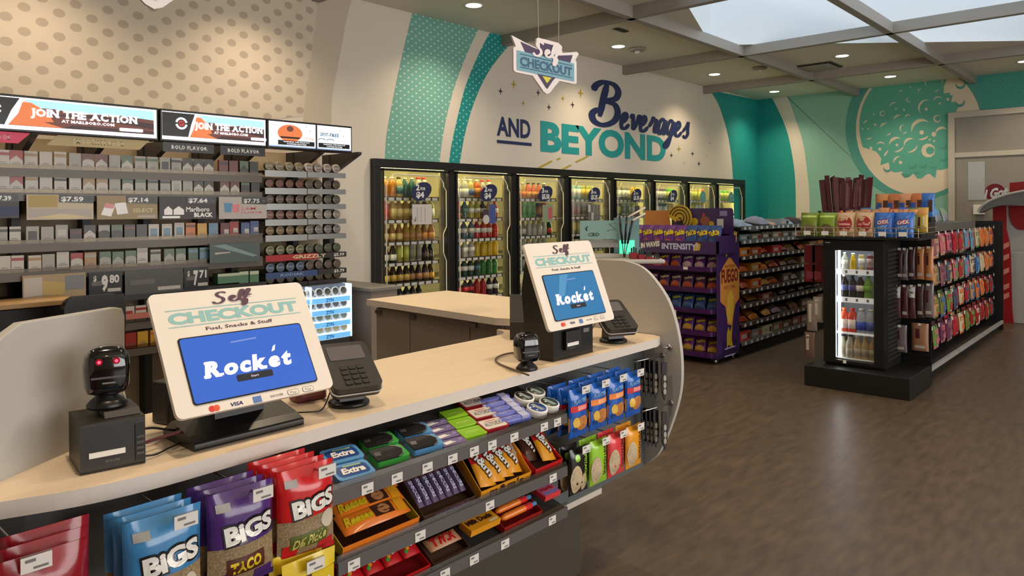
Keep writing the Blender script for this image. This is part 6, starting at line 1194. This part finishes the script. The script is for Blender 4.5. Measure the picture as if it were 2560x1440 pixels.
for a, c, e, f_, m_ in ((.54, 1.43, .62, 1.48, C('film_violet_grey', 150, 140, 178)), (.51, 1.31, .58, 1.40, gpale)): b.add([H_(a, c), H_(e, c), H_(e, f_), H_(a, f_)], [(0, 1, 2, 3)], m_)
b.build('header_card', tk)
b = MB(); cy, cz = at(1700, 545, 'x', TX+.28).y, at(1700, 545, 'x', TX+.28).z; n = 26
b.prism([(cy+.135*math.cos(a), cz+.135*math.sin(a)) for a in [math.pi*(.05+1.3*i/16) for i in range(17)]]+[(cy-.03, cz-.02), (cy+.05, cz-.04)], TX+.27, TX+.29, 'x', fgo)
for r in (.118, .085, .052): b.tube([(TX+.268, cy+r*math.cos(a), cz+r*math.sin(a)) for a in [math.pi*(.1+1.25*i/12) for i in range(13)]], .006, mat('swirl_ink', (70, 54, 30), .5), 5)
b.tube([(TX+.268, cy+(.005+.03*i/10)*math.cos(i*.6), cz-.01+(.005+.03*i/10)*math.sin(i*.6)) for i in range(11)], .006, mat('swirl_ink', (70, 54, 30), .5), 5); b.build('swirl_sign', tk)
b = MB(); b.box(TX+.32, TY0+.70, zb1, TX+.33, TY0+1.0, zh-.02, mat('header_dim_orange', (206, 130, 66), .5)); b.build('header_card', tk, label='small orange header card')
for i in range(8):
    blue = i < 3; a, s_ = ((C('chip_blue', 48, 78, 140), C('chip_slate', 70, 100, 150)) if blue else (C('chip_purple', 110, 50, 130), C('chip_orange', 206, 90, 50)))
    prod('bag', .145, .27, .06, [(1, a)], 'chip_bag', '%s chip bag standing in the header bin, %s from the right' % ('blue' if blue else 'purple and orange', ORD[i]), 'chip bag', 'chip bags in the header bin', (TX+.09, TY0+.09+.125*i, zb0+.005), FX, 80+i, dtak(s_), math.radians(-12), True)
# ---- end platform, fridge, slatted end panel
plat = tag(MB().box(6.271, 1.539, 0, 6.93, 2.355, .172, black_s).build('display_platform', bevel=.006), 'low black platform under the small lit fridge', 'platform')
FXF, FY0, FY1, FZ0, FZ1 = 6.42, 1.765, 2.245, .174, 1.235
fg = thing('display_fridge', 'small black glass door fridge lit white inside', 'fridge', (0, 0, 0)); whi = mat('fridge_inside_white', (232, 236, 240), .4); fled = mat('fridge_led', (240, 248, 255), .5, emit=8)
b = MB(); b.box(6.46, FY0, FZ0, 6.90, FY0+.025, FZ1, black_s); b.box(6.46, FY1-.025, FZ0, 6.90, FY1, FZ1, black_s); b.box(6.46, FY0+.025, FZ0, 6.90, FY1-.025, FZ0+.05, black_s); b.box(6.46, FY0+.025, FZ1-.05, 6.90, FY1-.025, FZ1, black_s); b.box(6.88, FY0+.025, FZ0+.05, 6.90, FY1-.025, FZ1-.05, black_s)
for i in range(26): b.box(6.50, FY0-.006, .24+.036*i, 6.88, FY0, .258+.036*i, mat('louver_grey', (40, 40, 42), .45))
b.build('cabinet', fg)
b = MB(); b.box(6.47, FY0+.026, FZ0+.051, 6.875, FY0+.03, FZ1-.051, whi); b.box(6.47, FY1-.03, FZ0+.051, 6.875, FY1-.026, FZ1-.051, whi); b.box(6.865, FY0+.03, FZ0+.051, 6.875, FY1-.03, FZ1-.051, whi); b.box(6.47, FY0+.03, FZ0+.051, 6.87, FY1-.03, FZ0+.06, whi); b.build('lining', fg)
gy0, gy1, gz0, gz1 = at(2184, 700, 'x', FXF).y, at(2088, 700, 'x', FXF).y, at(2140, 905, 'x', FXF).z, at(2140, 627, 'x', FXF).z
d = MB(); d.box(FXF, FY0, FZ0+.02, 6.458, gy0, FZ1-.005, black_p); d.box(FXF, gy1, FZ0+.02, 6.458, FY1, FZ1-.005, black_p); d.box(FXF, gy0, FZ0+.02, 6.458, gy1, gz0, black_p); d.box(FXF, gy0, gz1, 6.458, gy1, FZ1-.005, black_p)
do = d.build('door', fg, bevel=.003); b = MB(); b.box(FXF+.01, gy0, gz0, FXF+.016, gy1, gz1, mat_glass('fridge_glass', (255, 255, 255), .05)); b.build('glass_pane', do)
b = MB(); b.box(FXF-.003, FY1-.06, FZ1-.03, FXF, FY1-.02, FZ1-.024, whitef); b.lathe([(.001, 0), (.006, 0), (.006, .004), (.001, .005)], whitef, 8); b.box(FXF-.004, 2.06, FZ0+.025, FXF, 2.085, FZ0+.05, paper); b.build('door_badge', do)
b = MB(); b.box(6.475, gy1-.022, gz0+.01, 6.49, gy1-.004, gz1, fled); b.build('light_strip', fg)
b = MB(); b.box(6.475, gy0+.02, gz1+.006, 6.50, gy1-.02, gz1+.018, fled); b.build('light_strip', fg)
fz = [at(2140, q, 'x', 6.49).z for q in (675, 745, 833)]
for k, z in enumerate(fz):
    b = MB(); b.box(6.49, FY0+.032, z-.006, 6.86, FY1-.032, z, whi); b.box(6.482, FY0+.032, z-.042 if k < 2 else z-.014, 6.49, FY1-.032, z+.004, mat('fridge_rail_white', (236, 240, 242), .4, emit=.25))
    if k < 2:
        for i in range(4): y = gy1-.06-.085*i; b.add([(6.4815, y, z-.03), (6.4815, y-.018, z-.03), (6.4815, y-.018, z-.006), (6.4815, y, z-.006)], [(0, 1, 2, 3)], grey_ink)
    b.build('shelf', fg)
def fb(shape, col, cap, lb, lab, y, z, s=1.0):
    key = bottle_mesh(shape, col, cap, lb, False)
    if not key[1]: o = key[0]; key[1] = True; tag(o, lab, 'bottle', 'bottles in the small fridge')
    else: o = dup(key[0], (0, 0, 0), label=lab, group='bottles in the small fridge'); o['category'] = 'bottle'
    o.location = (6.53, y, z+.0008); o.scale = (s, s, s); o.name = 'fridge_bottle'; o.rotation_euler = (0, 0, 0)
yy = lambda px, z_: at(px, 700, 'x', 6.53).y
for k, (sh, cc, cp, lb, nm) in enumerate((('soda', CN['cl'][0], 'w', CN['wh'][0], 'clear'), ('glass', CN['ye'][0], 'w', None, 'yellow'), ('can', CN['py'][0], 's', CN['wh'][0], 'cream'), ('can', (150, 60, 70), 's', CN['ro'][0], 'wine red'))): fb(sh, cc, cp, lb, '%s drink, %s from the left on the top fridge shelf' % (nm, ORD[k]), yy(2112+21*k, 0), fz[0], .8)
for k, (cc, cp, lb, nm) in enumerate(((CN['dk'][0], 'w', (90, 100, 150), 'dark cola with violet label'), (CN['dk'][0], 'k', (70, 70, 130), 'dark cola with blue label'), (CN['dk'][0], 'w', CN['wh'][0], 'dark cola with white label'), ((150, 206, 70), 'g', (120, 190, 60), 'lime green soda'))): fb('soda', cc, cp, lb, '%s bottle, %s on the second fridge shelf' % (nm, ORD[k]), yy(2111+20*k, 0), fz[1], 1.05)
for k, (sh, cc, cp, lb, nm, s) in enumerate((('tea', (236, 110, 70), 'o', (236, 220, 210), 'orange red juice', 1.1), ('tea', (236, 90, 66), 'r', (236, 220, 214), 'red juice', 1.1), ('jug', (206, 218, 232), 'w', (50, 80, 190), 'clear water with blue band', 1.1), ('jug', (210, 222, 234), 'w', (60, 90, 196), 'clear water at the frame edge', 1.1))): fb(sh, cc, cp, lb, '%s bottle on the third fridge shelf' % nm, yy((2110, 2131, 2155, 2178)[k], 0), fz[2], s)
for k, (cc, nm) in enumerate((((196, 196, 170), 'pale'), ((186, 176, 150), 'buff'), ((206, 180, 126), 'golden tan'), ((212, 186, 134), 'light tan'), ((200, 170, 120), 'caramel'))): fb('glass', cc, 'k' if k < 2 else 's', (150, 140, 120), '%s coffee bottle, %s from the left on the fridge floor' % (nm, ORD[k]), yy(2105+19.5*k, 0), FZ0+.06, 1.12)
sl = MB()
for i in range(28): sl.box(6.925, 1.545, .20+.038*i, 6.935, 2.35, .226+.038*i, mat('slat_black', (20, 20, 20), .4))
sl.box(6.935, 1.54, .02, 6.95, 2.36, 1.26, black_s); tag(sl.build('slatted_end_panel'), 'black slatted end panel beside the small fridge', 'panel')
# ---- peg shelving along the right
pgs = thing('peg_shelving', 'long black peg shelving hung with candy and snack bags', 'shelving', (0, 0, 0)); HX0, HX1, HYB = 6.955, 10.62, 1.96
b = MB(); b.box(HX0, HYB, .1, HX1, HYB+.03, 1.33, black_s); b.build('peg_panel', pgs)
b = MB(); b.box(HX1, 1.58, 0, HX1+.02, 2.34, 1.33, black_s); b.build('end_panel', pgs)
b = MB(); b.box(HX0, 1.62, .0, HX1, 2.34, .10, black_s); b.box(HX0, 1.60, .10, HX1, HYB, .115, black_s); b.build('base', pgs)
for i in range(3): b = MB(); x0 = HX0+.01+i*1.22; b.box(x0, 1.575, .085, x0+1.20, 1.60, .122, mat('deck_lip_silver', (170, 168, 164), .35)); b.build('deck_strip', pgs)
b = MB(); b.box(HX0, HYB+.03, 1.30, HX1, 2.34, 1.315, black_s); b.box(HX0+.3, HYB-.28, 1.27, HX0+2.6, HYB, 1.345, mat('top_rail_grey', (96, 92, 84), .45)); b.build('top_shelf', pgs)
pz = [at(2345, q, 'y', 1.66).z for q in (585, 662, 738, 812)]
fm = [C('candy_pink', 206, 110, 124), C('candy_dusk', 150, 96, 100), C('candy_crimson', 190, 44, 60), C('candy_sky', 110, 160, 190), C('candy_blue', 60, 110, 170), C('candy_orange', 230, 120, 50), C('candy_tan', 196, 150, 110), C('candy_plum', 110, 60, 90), C('candy_green', 110, 150, 70), C('candy_cream', 216, 196, 160), C('candy_red', 170, 30, 34), C('candy_olive', 130, 124, 60), C('candy_slate', 70, 90, 110)]
seqs = [[1, 0, 1, 0, 0, 2, 2, 3, 3, 9, 5, 5, 5], [6, 0, 6, 1, 12, 0, 2, 3, 9, 4, 9, 5, 5], [6, 9, 6, 11, 8, 12, 9, 2, 6, 5, 5, 10, 10], [9, 6, 8, 7, 7, 2, 9, 11, 10, 10, 10, 10, 10]]
def dcandy(m2):
    def f(b, S, w, h): drect(b, S, .10, .62, .90, .84, m2, .001, 3); ddisc(b, S, .5, .34, .3, .2, m2, .0012, 10); drect(b, S, .3, .10, .7, .16, whitef, .0012, 2)
    return f
for r, z in enumerate(pz):
    for i, ci in enumerate(seqs[r]):
        x = HX0+.16+i*.272; rn = random.Random(r*40+i); w = rn.uniform(.15, .21); h = rn.uniform(.19, .23)
        t = thing('peg_hook', 'peg hook, %s from the fridge on the %s row of the peg shelving' % (ORD[i], ORD[r]), 'peg hook', (x, 0, z), 0, 'hooks on the peg shelving')
        b = MB(); b.tube([(0, HYB-.001, 0), (0, 1.64, 0)], .003, steel, 4, False); b.build('hook', t)
        b = MB(); b.add([(-.022, 1.635, -.008), (.022, 1.635, -.008), (.022, 1.638, .026), (-.022, 1.638, .026)], [(0, 1, 2, 3)], tagm); b.build('price_tag', t)
        m_ = fm[ci]; m2 = fm[(ci+3+i) % 13]
        for dpt in range(2):
            prod('bag', w, h, .045, [(.1, m2), (.55, m_), (1, m_)], 'candy_bag', '%s candy bag, %s on the hook %s from the fridge, %s peg row' % (cname(m_), ('front', 'rear')[dpt], ORD[i], ORD[r]), 'candy bag', 'candy bags on the peg shelving', (x-.01*dpt, 1.675+.07*dpt, z+.004), 0, r*31+i, dcandy(m2), math.radians(-4), nx=5, nz=8)
# ---- jerky bags on the slatted panel
jk = [C('jerky_dark', 74, 52, 54, .25), C('jerky_plum', 96, 52, 60, .25), C('jerky_smoke', 110, 100, 104, .2), C('jerky_orange', 196, 130, 80, .25), C('jerky_tan', 160, 116, 90, .25)]
rows_j = [((2250, 620, .055, .27, 0), (2262, 620, .055, .27, 2), (2279, 618, .06, .27, 0), (2300, 617, .065, .27, 3), (2322, 616, .07, .28, 3)), ((2240, 712, .085, .28, 1), (2262, 712, .06, .28, 1), (2280, 712, .06, .28, 1), (2300, 710, .06, .28, 0), (2322, 709, .075, .28, 2)), ((2250, 812, .11, .23, 2), (2300, 808, .13, .23, 4))]
for r, row in enumerate(rows_j):
    for i, (px, py, w, h, ci) in enumerate(row):
        p = at(px, py, 'x', 6.80); m_ = jk[ci]
        def dj(b, S, w, h, r=r, i=i):
            if r == 1 and i in (0, 2): drect(b, S, .08, .62, .92, .96, paper, .0012, 3); drect(b, S, .3, .74, .7, .80, grey_ink, .0016, 2)
            else: drect(b, S, .2, .1, .8, .2, C('jerky_glint', 196, 186, 180, .2), .0012, 2); drect(b, S, .25, .45, .5, .8, C('jerky_wine', 86, 34, 40, .25), .001, 3)
        prod('bag', w, h, .03, [(1, m_)], 'jerky_bag', '%s jerky bag, %s from the left in the %s row by the fridge' % (cname(m_), ORD[i], ORD[r]), 'jerky bag', 'jerky bags by the fridge', (p.x, p.y, p.z), FX, 200+r*9+i, dj, 0, nx=5, nz=8)
        t = thing('peg_hook', 'peg hook of the %s jerky bag in the %s row by the fridge' % (ORD[i], ORD[r]), 'peg hook', (p.x-.02, p.y, p.z-.01), FX, 'hooks by the fridge'); b = MB(); b.tube([(0, .14, 0), (0, 0, 0)], .0025, steel, 4, False); b.build('hook', t); b = MB(); b.box(-.012, -.002, -.008, .012, 0, .012, tagm); b.build('tip', t)
# ---- wire tray of snack bags on top
wt = thing('wire_tray', 'wide wire tray of snack bags over the small fridge', 'wire tray', (0, 0, 0)); WX0, WX1, WY0, WY1, WZ = 6.32, 6.94, 1.49, 2.44, 1.262
b = MB(); b.box(WX0+.01, WY0, WZ-.022, WX1, WY1, WZ, black_s); b.build('tray', wt, bevel=.004)
b = MB(); wire = mat('wire_tan', (150, 132, 112), .35, .4)
for zz in (WZ+.035, WZ+.075): b.tube([(WX1, WY1, zz), (WX0, WY1, zz), (WX0, WY0, zz), (WX1, WY0, zz)], .0035, wire, 5, False)
for i in range(13): y = WY0+(WY1-WY0)*i/12; b.tube([(WX0, y, WZ), (WX0, y, WZ+.077)], .0022, wire, 4, False)
b.build('wire_rail', wt)
for i in range(6): y = WY1-.10-.148*i; b = MB(); b.box(WX0-.008, y-.028, WZ+.012, WX0-.004, y+.028, WZ+.046, paper); b.build('price_tag', wt)
for k, (x0, z0) in enumerate(((6.50, 1.30), (6.66, 1.38), (6.80, 1.42))): b = MB(); b.box(x0, WY0+.02, WZ, x0+.14, WY1-.02, z0, mat('riser_black', (30, 28, 28), .5)); b.build('riser', wt)
def dsnack(style):
    def f(b, S, w, h):
        if style == 'green': drect(b, S, .1, .08, .9, .40, C('chip_dull_brown', 110, 96, 66), .001); ddisc(b, S, .5, .35, .3, .14, C('chip_dull_brown', 110, 96, 66), .0014); drect(b, S, .1, .78, .9, .86, C('film_pale_lime', 196, 224, 110), .001)
        elif style == 'red': ddisc(b, S, .5, .50, .40, .34, C('chip_brick', 160, 44, 50), .0012); ddisc(b, S, .4, .72, .14, .10, C('chip_sand', 214, 176, 134), .0018); drect(b, S, .2, .44, .8, .52, C('chip_pink', 226, 160, 150), .002)
        else: dtext(b, S, w, h, 'CHEX', .5, .58, w*.62, h*.15, redf, .002, .1, 8); dtext(b, S, w, h, 'CHEX', .5, .58, w*.58, h*.13, whitef, .0028, .05, 8); dtext(b, S, w, h, 'MIX', .5, .36, w*.5, h*.15, C('chip_pale_blue', 130, 170, 220), .002, .05, 8)
    return f
for i, (m_, st_, nm) in enumerate(((C('chip_green', 120, 140, 40), 'green', 'green'), (C('chip_green2', 130, 156, 46), 'green', 'green'), (C('chip_sand', 214, 176, 134), 'red', 'sand and brick red'), (C('chip_sand', 214, 176, 134), 'red', 'sand and brick red'), (C('chip_cobalt', 50, 108, 196), 'blue', 'bright blue'), (C('chip_cobalt', 50, 108, 196), 'blue', 'bright blue'))):
    prod('bag', .15, .20, .06, [(1, m_)], 'snack_bag', '%s snack bag, %s from the left in the wire tray front' % (nm, ORD[i]), 'snack bag', 'snack bags in the wire tray', (WX0+.075, WY1-.085-.148*i, WZ+.003), FX, 300+i, dsnack(st_), math.radians(-10), True)
T2 = [(2060, 'pepper stick bottle', 'dk'), (2083, 'pepper stick bottle', 'dk'), (2104, 'pepper stick bottle', 'dk')]
tier = [(2122, .07, .19, jk[0], 'dark'), (2142, .07, .18, C('stick_khaki', 140, 120, 90), 'khaki'), (2162, .09, .20, C('stick_blue', 70, 120, 180), 'blue topped'), (2186, .09, .19, C('stick_grey', 150, 140, 130), 'grey'), (2208, .09, .20, C('stick_peach', 216, 150, 110), 'peach'), (2232, .10, .20, C('stick_wine', 140, 50, 50), 'wine red'), (2256, .10, .20, C('stick_royal', 50, 100, 190), 'royal blue'), (2280, .10, .20, C('stick_leaf', 84, 120, 70), 'leaf green'), (2304, .09, .2, C('stick_lemon', 206, 170, 60), 'lemon')]
for i, (px, w, h, m_, nm) in enumerate(tier):
    p = at(px, 525, 'x', 6.575)
    def dd(b, S, w, h): drect(b, S, .08, .70, .92, .93, C('stick_amber', 226, 150, 90), .001, 3); drect(b, S, .2, .12, .4, .6, brownf, .0012, 3); drect(b, S, .6, .15, .75, .62, C('stick_pale', 206, 200, 170), .0012, 3)
    prod('bag', w, h, .04, [(1, m_)], 'stick_bag', '%s stick bag, %s from the left in the wire tray middle tier' % (nm, ORD[i]), 'snack bag', 'stick bags in the wire tray', (6.575, p.y, 1.302), FX, 330+i, dd, math.radians(-8), True)
for i, (px, c) in enumerate(((2052, 'k'), (2071, 'k'), (2090, 'am'), (2106, 'ye'))):
    p = at(px, 520, 'x', 6.60); key = bottle_mesh('tea', (66, 50, 44), 'k' if c != 'ye' else 'o', CN['gy'][0] if c == 'k' else CN['go'][0], True); lab = 'small dark sauce bottle, %s from the left in the wire tray' % ORD[i]
    o = key[0] if not key[1] else key[0].copy()
    if key[1]: COL.objects.link(o)
    key[1] = True; o.name = 'sauce_bottle'; tag(o, lab, 'bottle', 'sauce bottles in the wire tray'); o.location = (6.575, p.y, 1.302); o.scale = (.9, .9, .95)
for i in range(15):
    p = at(2064+7.6*i, 480, 'x', 6.87); rn = random.Random(i*7+1); b = MB(); hh = at(2110, 440, 'x', 6.87).z-1.422+rn.uniform(-.035, .012); w = rn.uniform(.014, .022); b.prism([(-w, 0), (w, 0), (w+.007, hh), (-w-.004, hh+rn.uniform(-.02, .01))], -.006, .006, 'y', (jk[1], C('stick_dusk', 120, 76, 84, .3), C('stick_maroon', 92, 40, 48, .3))[i % 3])
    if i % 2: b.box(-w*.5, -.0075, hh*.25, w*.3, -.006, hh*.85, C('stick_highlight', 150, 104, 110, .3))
    o = tag(b.build('meat_stick'), 'tall wine brown meat stick, %s from the left at the back of the wire tray' % ORD[i], 'meat stick', 'tall meat sticks'); o.location = (6.87+rn.uniform(-.015, .015), p.y, 1.4215); o.rotation_euler = (rn.uniform(-.03, .03), (i-7)*.012+rn.uniform(-.04, .04), FX)
for i, (px, m_, nm) in enumerate(((2205, C('stick_amber', 226, 150, 90), 'amber'), (2232, C('stick_copper', 206, 120, 70), 'copper'), (2262, C('stick_amber2', 230, 160, 110), 'pale amber'), (2290, C('stick_copper', 206, 120, 70), 'copper'), (2316, C('stick_sky', 60, 120, 200), 'sky blue'))):
    p = at(px, 470, 'x', 6.87)
    def dd2(b, S, w, h): drect(b, S, .1, .2, .5, .6, C('stick_royal', 50, 100, 190), .001, 3); drect(b, S, .6, .2, .9, .7, brownf, .001, 3)
    prod('bag', .115, .20, .04, [(1, m_)], 'stick_bag', '%s stick bag, %s from the left in the rear tray tier' % (nm, ORD[i]), 'snack bag', 'rear stick bags', (6.87, p.y, 1.4215), FX, 360+i, dd2, math.radians(-6), True)
for i, (px, m_, nm) in enumerate(((2335, C('small_red', 190, 70, 60), 'red and white'), (2352, C('small_sky', 110, 160, 200), 'sky blue'), (2370, C('small_sage', 150, 166, 130), 'sage green'))):
    p = at(px, 545, 'y', 1.80); prod('bag', .17, .15, .06, [(.5, C('small_grey', 150, 150, 156)), (1, m_)], 'snack_bag', '%s snack bag lying on the peg shelving top, %s from the fridge' % (nm, ORD[i]), 'snack bag', 'bags on the shelving top', (p.x, 1.82, 1.347), 0, 380+i, None, math.radians(-16), True)
for i, (px, py, h) in enumerate(((2024, 612, .33), (2044, 612, .33))):
    p = at(px, py, 'x', 6.60); b = MB(); b.box(-.05, 0, -h*.49, .05, .12, -.002, C('pouch_deep_red', 120, 20, 34, .3)); b.box(-.05, 0, -h, .05, .12, -h*.51, C('pouch_deep_red', 120, 20, 34, .3)); b.add([(-.03, -.001, -h*.95), (.03, -.001, -h*.9), (.03, -.001, -h*.72), (-.03, -.001, -h*.7)], [(0, 1, 2, 3)], C('pouch_rose', 160, 70, 84, .3))
    b.box(-.004, .1, -.006, .004, .335, .002, steel); o = tag(b.build('red_carton', bevel=.004), 'deep red carton hanging left of the small fridge, %s of two' % ('outer', 'inner')[i], 'carton', 'red cartons left of the fridge'); o.location = (6.60, p.y, p.z); o.rotation_euler = (0, 0, FX)
for i, (px, py, h, m_) in enumerate(((2046, 742, .22, C('bag_stone', 150, 140, 132, .25)), (2030, 752, .26, C('bag_smoke', 134, 118, 110, .25)), (2024, 830, .22, C('bag_umber', 112, 84, 72, .25)))):
    p = at(px, py, 'x', 6.45); prod('bag', .09, h, .03, [(1, m_)], 'jerky_bag', ('pale stone snack bag', 'smoky brown snack bag', 'umber snack bag')[i]+' hanging at the left side of the small fridge', 'snack bag', 'bags left of the fridge', (6.45, p.y, p.z), FX, 390+i, lambda b, S, w, h: drect(b, S, .2, .3, .5, .9, C('bag_pale', 190, 182, 174, .25), .001, 3))
# ---- pedestal with the pale teal board beyond the right end panel
rv = YAW-math.pi/2
pd = tag(MB().box(-.20, -.1, 0, .0, .2, 1.19, greym).box(-.22, -.16, 1.19, .26, .2, 1.215, greym).build('display_pedestal', bevel=.01), 'grey pedestal mostly hidden beyond the right end panel', 'pedestal'); pd.location = (3.62, 2.46, 0); pd.rotation_euler = (0, 0, rv)
sg = thing('counter_display', 'pale teal display board with small dark lettering on the grey pedestal', 'display board', (3.62, 2.46, 1.216), rv); pt_ = mat('board_pale_teal', (128, 166, 164), .45); pt2 = mat('board_teal_dim', (110, 146, 150), .45)
b = MB(); b.box(-.21, .0, .11, .02, .02, .22, pt_); b.text('CBD', lambda u, v: (u, -.001, v), -.165, .128, .02, .07, mat('board_ink', (50, 60, 62), .5), .03, res=1); b.tube([(-.17, -.001, .16), (-.175, -.001, .175), (-.165, -.001, .185)], .004, mat('board_ink', (50, 60, 62), .5), 4); b.tube([(-.05, -.001, .16), (0, -.001, .17), (-.04, -.001, .2), (0, -.001, .205)], .002, pt2, 4); b.build('board', sg)
b = MB(); b.box(.0, .06, .02, .15, .08, .235, pt2); b.box(.03, .055, .005, .12, .06, .10, mat('board_lit_mint', (90, 240, 190), .4, emit=.8)); b.build('lit_panel', sg)
b = MB(); b.box(-.21, .02, .06, .02, .05, .105, mat('board_grey', (150, 152, 148), .5)); b.box(-.18, .0, 0, .1, .10, .02, greym); b.build('base', sg)
for i, (u, l, a) in enumerate(((.035, .16, -6), (.05, .16, 4), (.065, .14, 12))):
    b = MB(); b.tube([(0, 0, 0), (0, 0, l)], .007, black_p, 6); b.tube([(0, 0, -.08), (0, 0, 0)], .0025, black_s, 5); o = tag(b.build('vape_pen'), 'slim dark pen upright before the pale teal board, %s from the left' % ORD[i], 'pen', 'slim dark pens'); R_ = Matrix.Rotation(rv, 3, 'Z') @ Vector((u, -.03, 0)); o.location = (3.62+R_.x, 2.46+R_.y, 1.30); o.rotation_euler = (0, math.radians(a), rv)
for i in range(2):
    b = MB(); b.tube([(0, 0, 0), (.12, .05, .06)], .006, C('rod_cream', 222, 206, 190, .5), 5); o = tag(b.build('straw'), '%s cream rod slanting up beside the pale teal board' % ('upper', 'lower')[i], 'rod', 'cream rods'); R_ = Matrix.Rotation(rv, 3, 'Z') @ Vector((.06, -.02, 0)); o.location = (3.62+R_.x, 2.46+R_.y, 1.216+.235-.035*i); o.rotation_euler = (0, 0, rv)
for i in range(4):
    t = thing('lighter_tray', 'small red tray of dark lighters, %s from the left on the grey pedestal' % ORD[i], 'lighter tray', (0, 0, 0), rv, 'red lighter trays'); R_ = Matrix.Rotation(rv, 3, 'Z') @ Vector((.09+.042*i, -.12-.01*i, 0)); t.location = (3.62+R_.x, 2.46+R_.y, 1.2165-.012*i)
    b = MB(); b.box(-.02, 0, 0, .02, .08, .035, C('tray_red', 140, 26, 40, .35)); b.build('tray', t); b = MB()
    for q in range(3): b.box(-.016+.012*q, .02, .035, -.008+.012*q, .03, .062+.006*(q % 2), black_p)
    b.build('lighter_row', t)
for i, (y_, zz) in enumerate(((1.80, 1.235), (1.745, 1.20), (1.70, 1.16), (1.663, 1.11), (1.635, 1.06))):
    b = MB(); b.prism(rrect(-.03, -.075, .03, 0, .006, 2), -.004, .004, 'y', C('blister_clear_grey', 150, 140, 130, .25)); b.box(-.024, -.006, -.07, .024, -.004, -.03, (brownf, C('jerky_plum', 96, 52, 60, .25), greenf, maroonf, C('snack_tan', 170, 130, 100))[i])
    o = tag(b.build('blister_card'), 'clear blister card on the outer side of the right end panel, %s from the top' % ORD[i], 'blister card', 'blister cards on the end panel'); o.location = (2.85, y_+.02, zz); o.rotation_euler = (0, 0, FX)
    b = MB(); b.tube([(2.823, y_+.02, zz-.006), (2.862, y_+.02, zz-.004)], .003, chrome, 5); tag(b.build('card_hook'), 'short chrome hook of the outer blister card, %s from the top' % ORD[i], 'hook', 'blister card hooks')
# ---- red drink station at the far right
ds = thing('drink_station', 'red and grey drink station with a curved grey canopy at the far right', 'drink station', (0, 0, 0)); redp = mat('station_red', (150, 24, 28), .4); gy = mat('station_grey', (170, 166, 160), .5); dkg = mat('station_canopy', (104, 102, 100), .4)
QX = 11.3
pp = [at(x, y, 'x', QX) for x, y in ((2507, 560), (2516, 575), (2525, 620), (2528, 700), (2530, 770), (2534, 808))]
b = MB(); ed = curve([(p.y, p.z) for p in pp], 4); b.prism([(pp[0].y+.12, pp[0].z+.02)]+ed[:-1]+[(ed[-1][0], .0), (pp[0].y+.12, .0)], QX, QX+.05, 'x', redp)
for i, zz in enumerate((.95, .80, .62, .42, .30)): y_ = pp[2].y+.05; b.add([(QX-.001, y_+.02, zz), (QX-.001, y_-.04, zz+.04), (QX-.001, y_-.04, zz+.10), (QX-.001, y_+.02, zz+.07)], [(0, 1, 2, 3)], C('station_pale_red', 214, 130, 110, .5))
b.build('side_panel', ds)
b = MB(); b.box(QX+.05, .2, 0, QX+.6, pp[1].y, .92, gy); b.build('cabinet', ds, bevel=.01)
a, c = at(2483, 540, 'x', QX+.1), at(2600, 545, 'x', QX+.1)
b = MB(); z0 = at(2500, 560, 'x', QX+.1).z; z1 = at(2500, 510, 'x', QX+.1).z; b.box(QX+.3, .2, .92, QX+.36, a.y, z1, gy); yb_ = at(2508, 530, 'x', QX+.28).y
b.box(QX+.28, at(2516, 540, 'x', QX+.28).y, z0-.1, QX+.298, at(2482, 540, 'x', QX+.28).y, at(2500, 515, 'x', QX+.28).z, redp)
o_ = [at(x, y, 'x', QX+.28) for x, y in ((2524, 515), (2524, 540), (2530, 560), (2545, 574), (2600, 576), (2600, 515))]; b.prism([(p.y, p.z) for p in o_], QX+.28, QX+.298, 'x', redp); b.build('back_board', ds)
up_ = [at(x, y, 'x', QX-.02) for x, y in ((2446, 530), (2452, 518), (2475, 502), (2505, 490), (2535, 482), (2600, 470))]; lo = [at(x, y, 'x', QX-.02) for x, y in ((2600, 514), (2560, 514), (2535, 512), (2500, 514), (2470, 522), (2449, 533))]
b = MB(); cu = curve([(p.y, p.z) for p in up_], 4)+curve([(p.y, p.z) for p in lo], 4); b.prism(cu, QX-.02, QX+.28, 'x', dkg)
rim_ = [(p.y, p.z) for p in up_]; b.tube([(QX-.022, y, z) for y, z in crom(rim_, 5)], .018, gy, 6); b.build('canopy', ds)
cc = at(2487, 481, 'x', QX+.2); R = abs(at(2513, 481, 'x', QX+.2).y-cc.y)
b = MB(); b.prism(circ(cc.y, cc.z, R, 28), QX+.2, QX+.22, 'x', mat('badge_red', (130, 30, 34), .45)); b.text('i Got', lambda u, v: (QX+.198, cc.y-u*.9, cc.z+v*1.2+u*.12), -.135, -.055, .10, .30, whitef, .05, .25); b.build('round_sign', ds)
b = MB(); r0 = [at(x, y, 'x', QX+.25) for x, y in ((2524, 457), (2600, 450), (2600, 485), (2524, 484))]; b.prism([(p.y, p.z) for p in r0], QX+.25, QX+.27, 'x', redp); b.build('upper_board', ds)
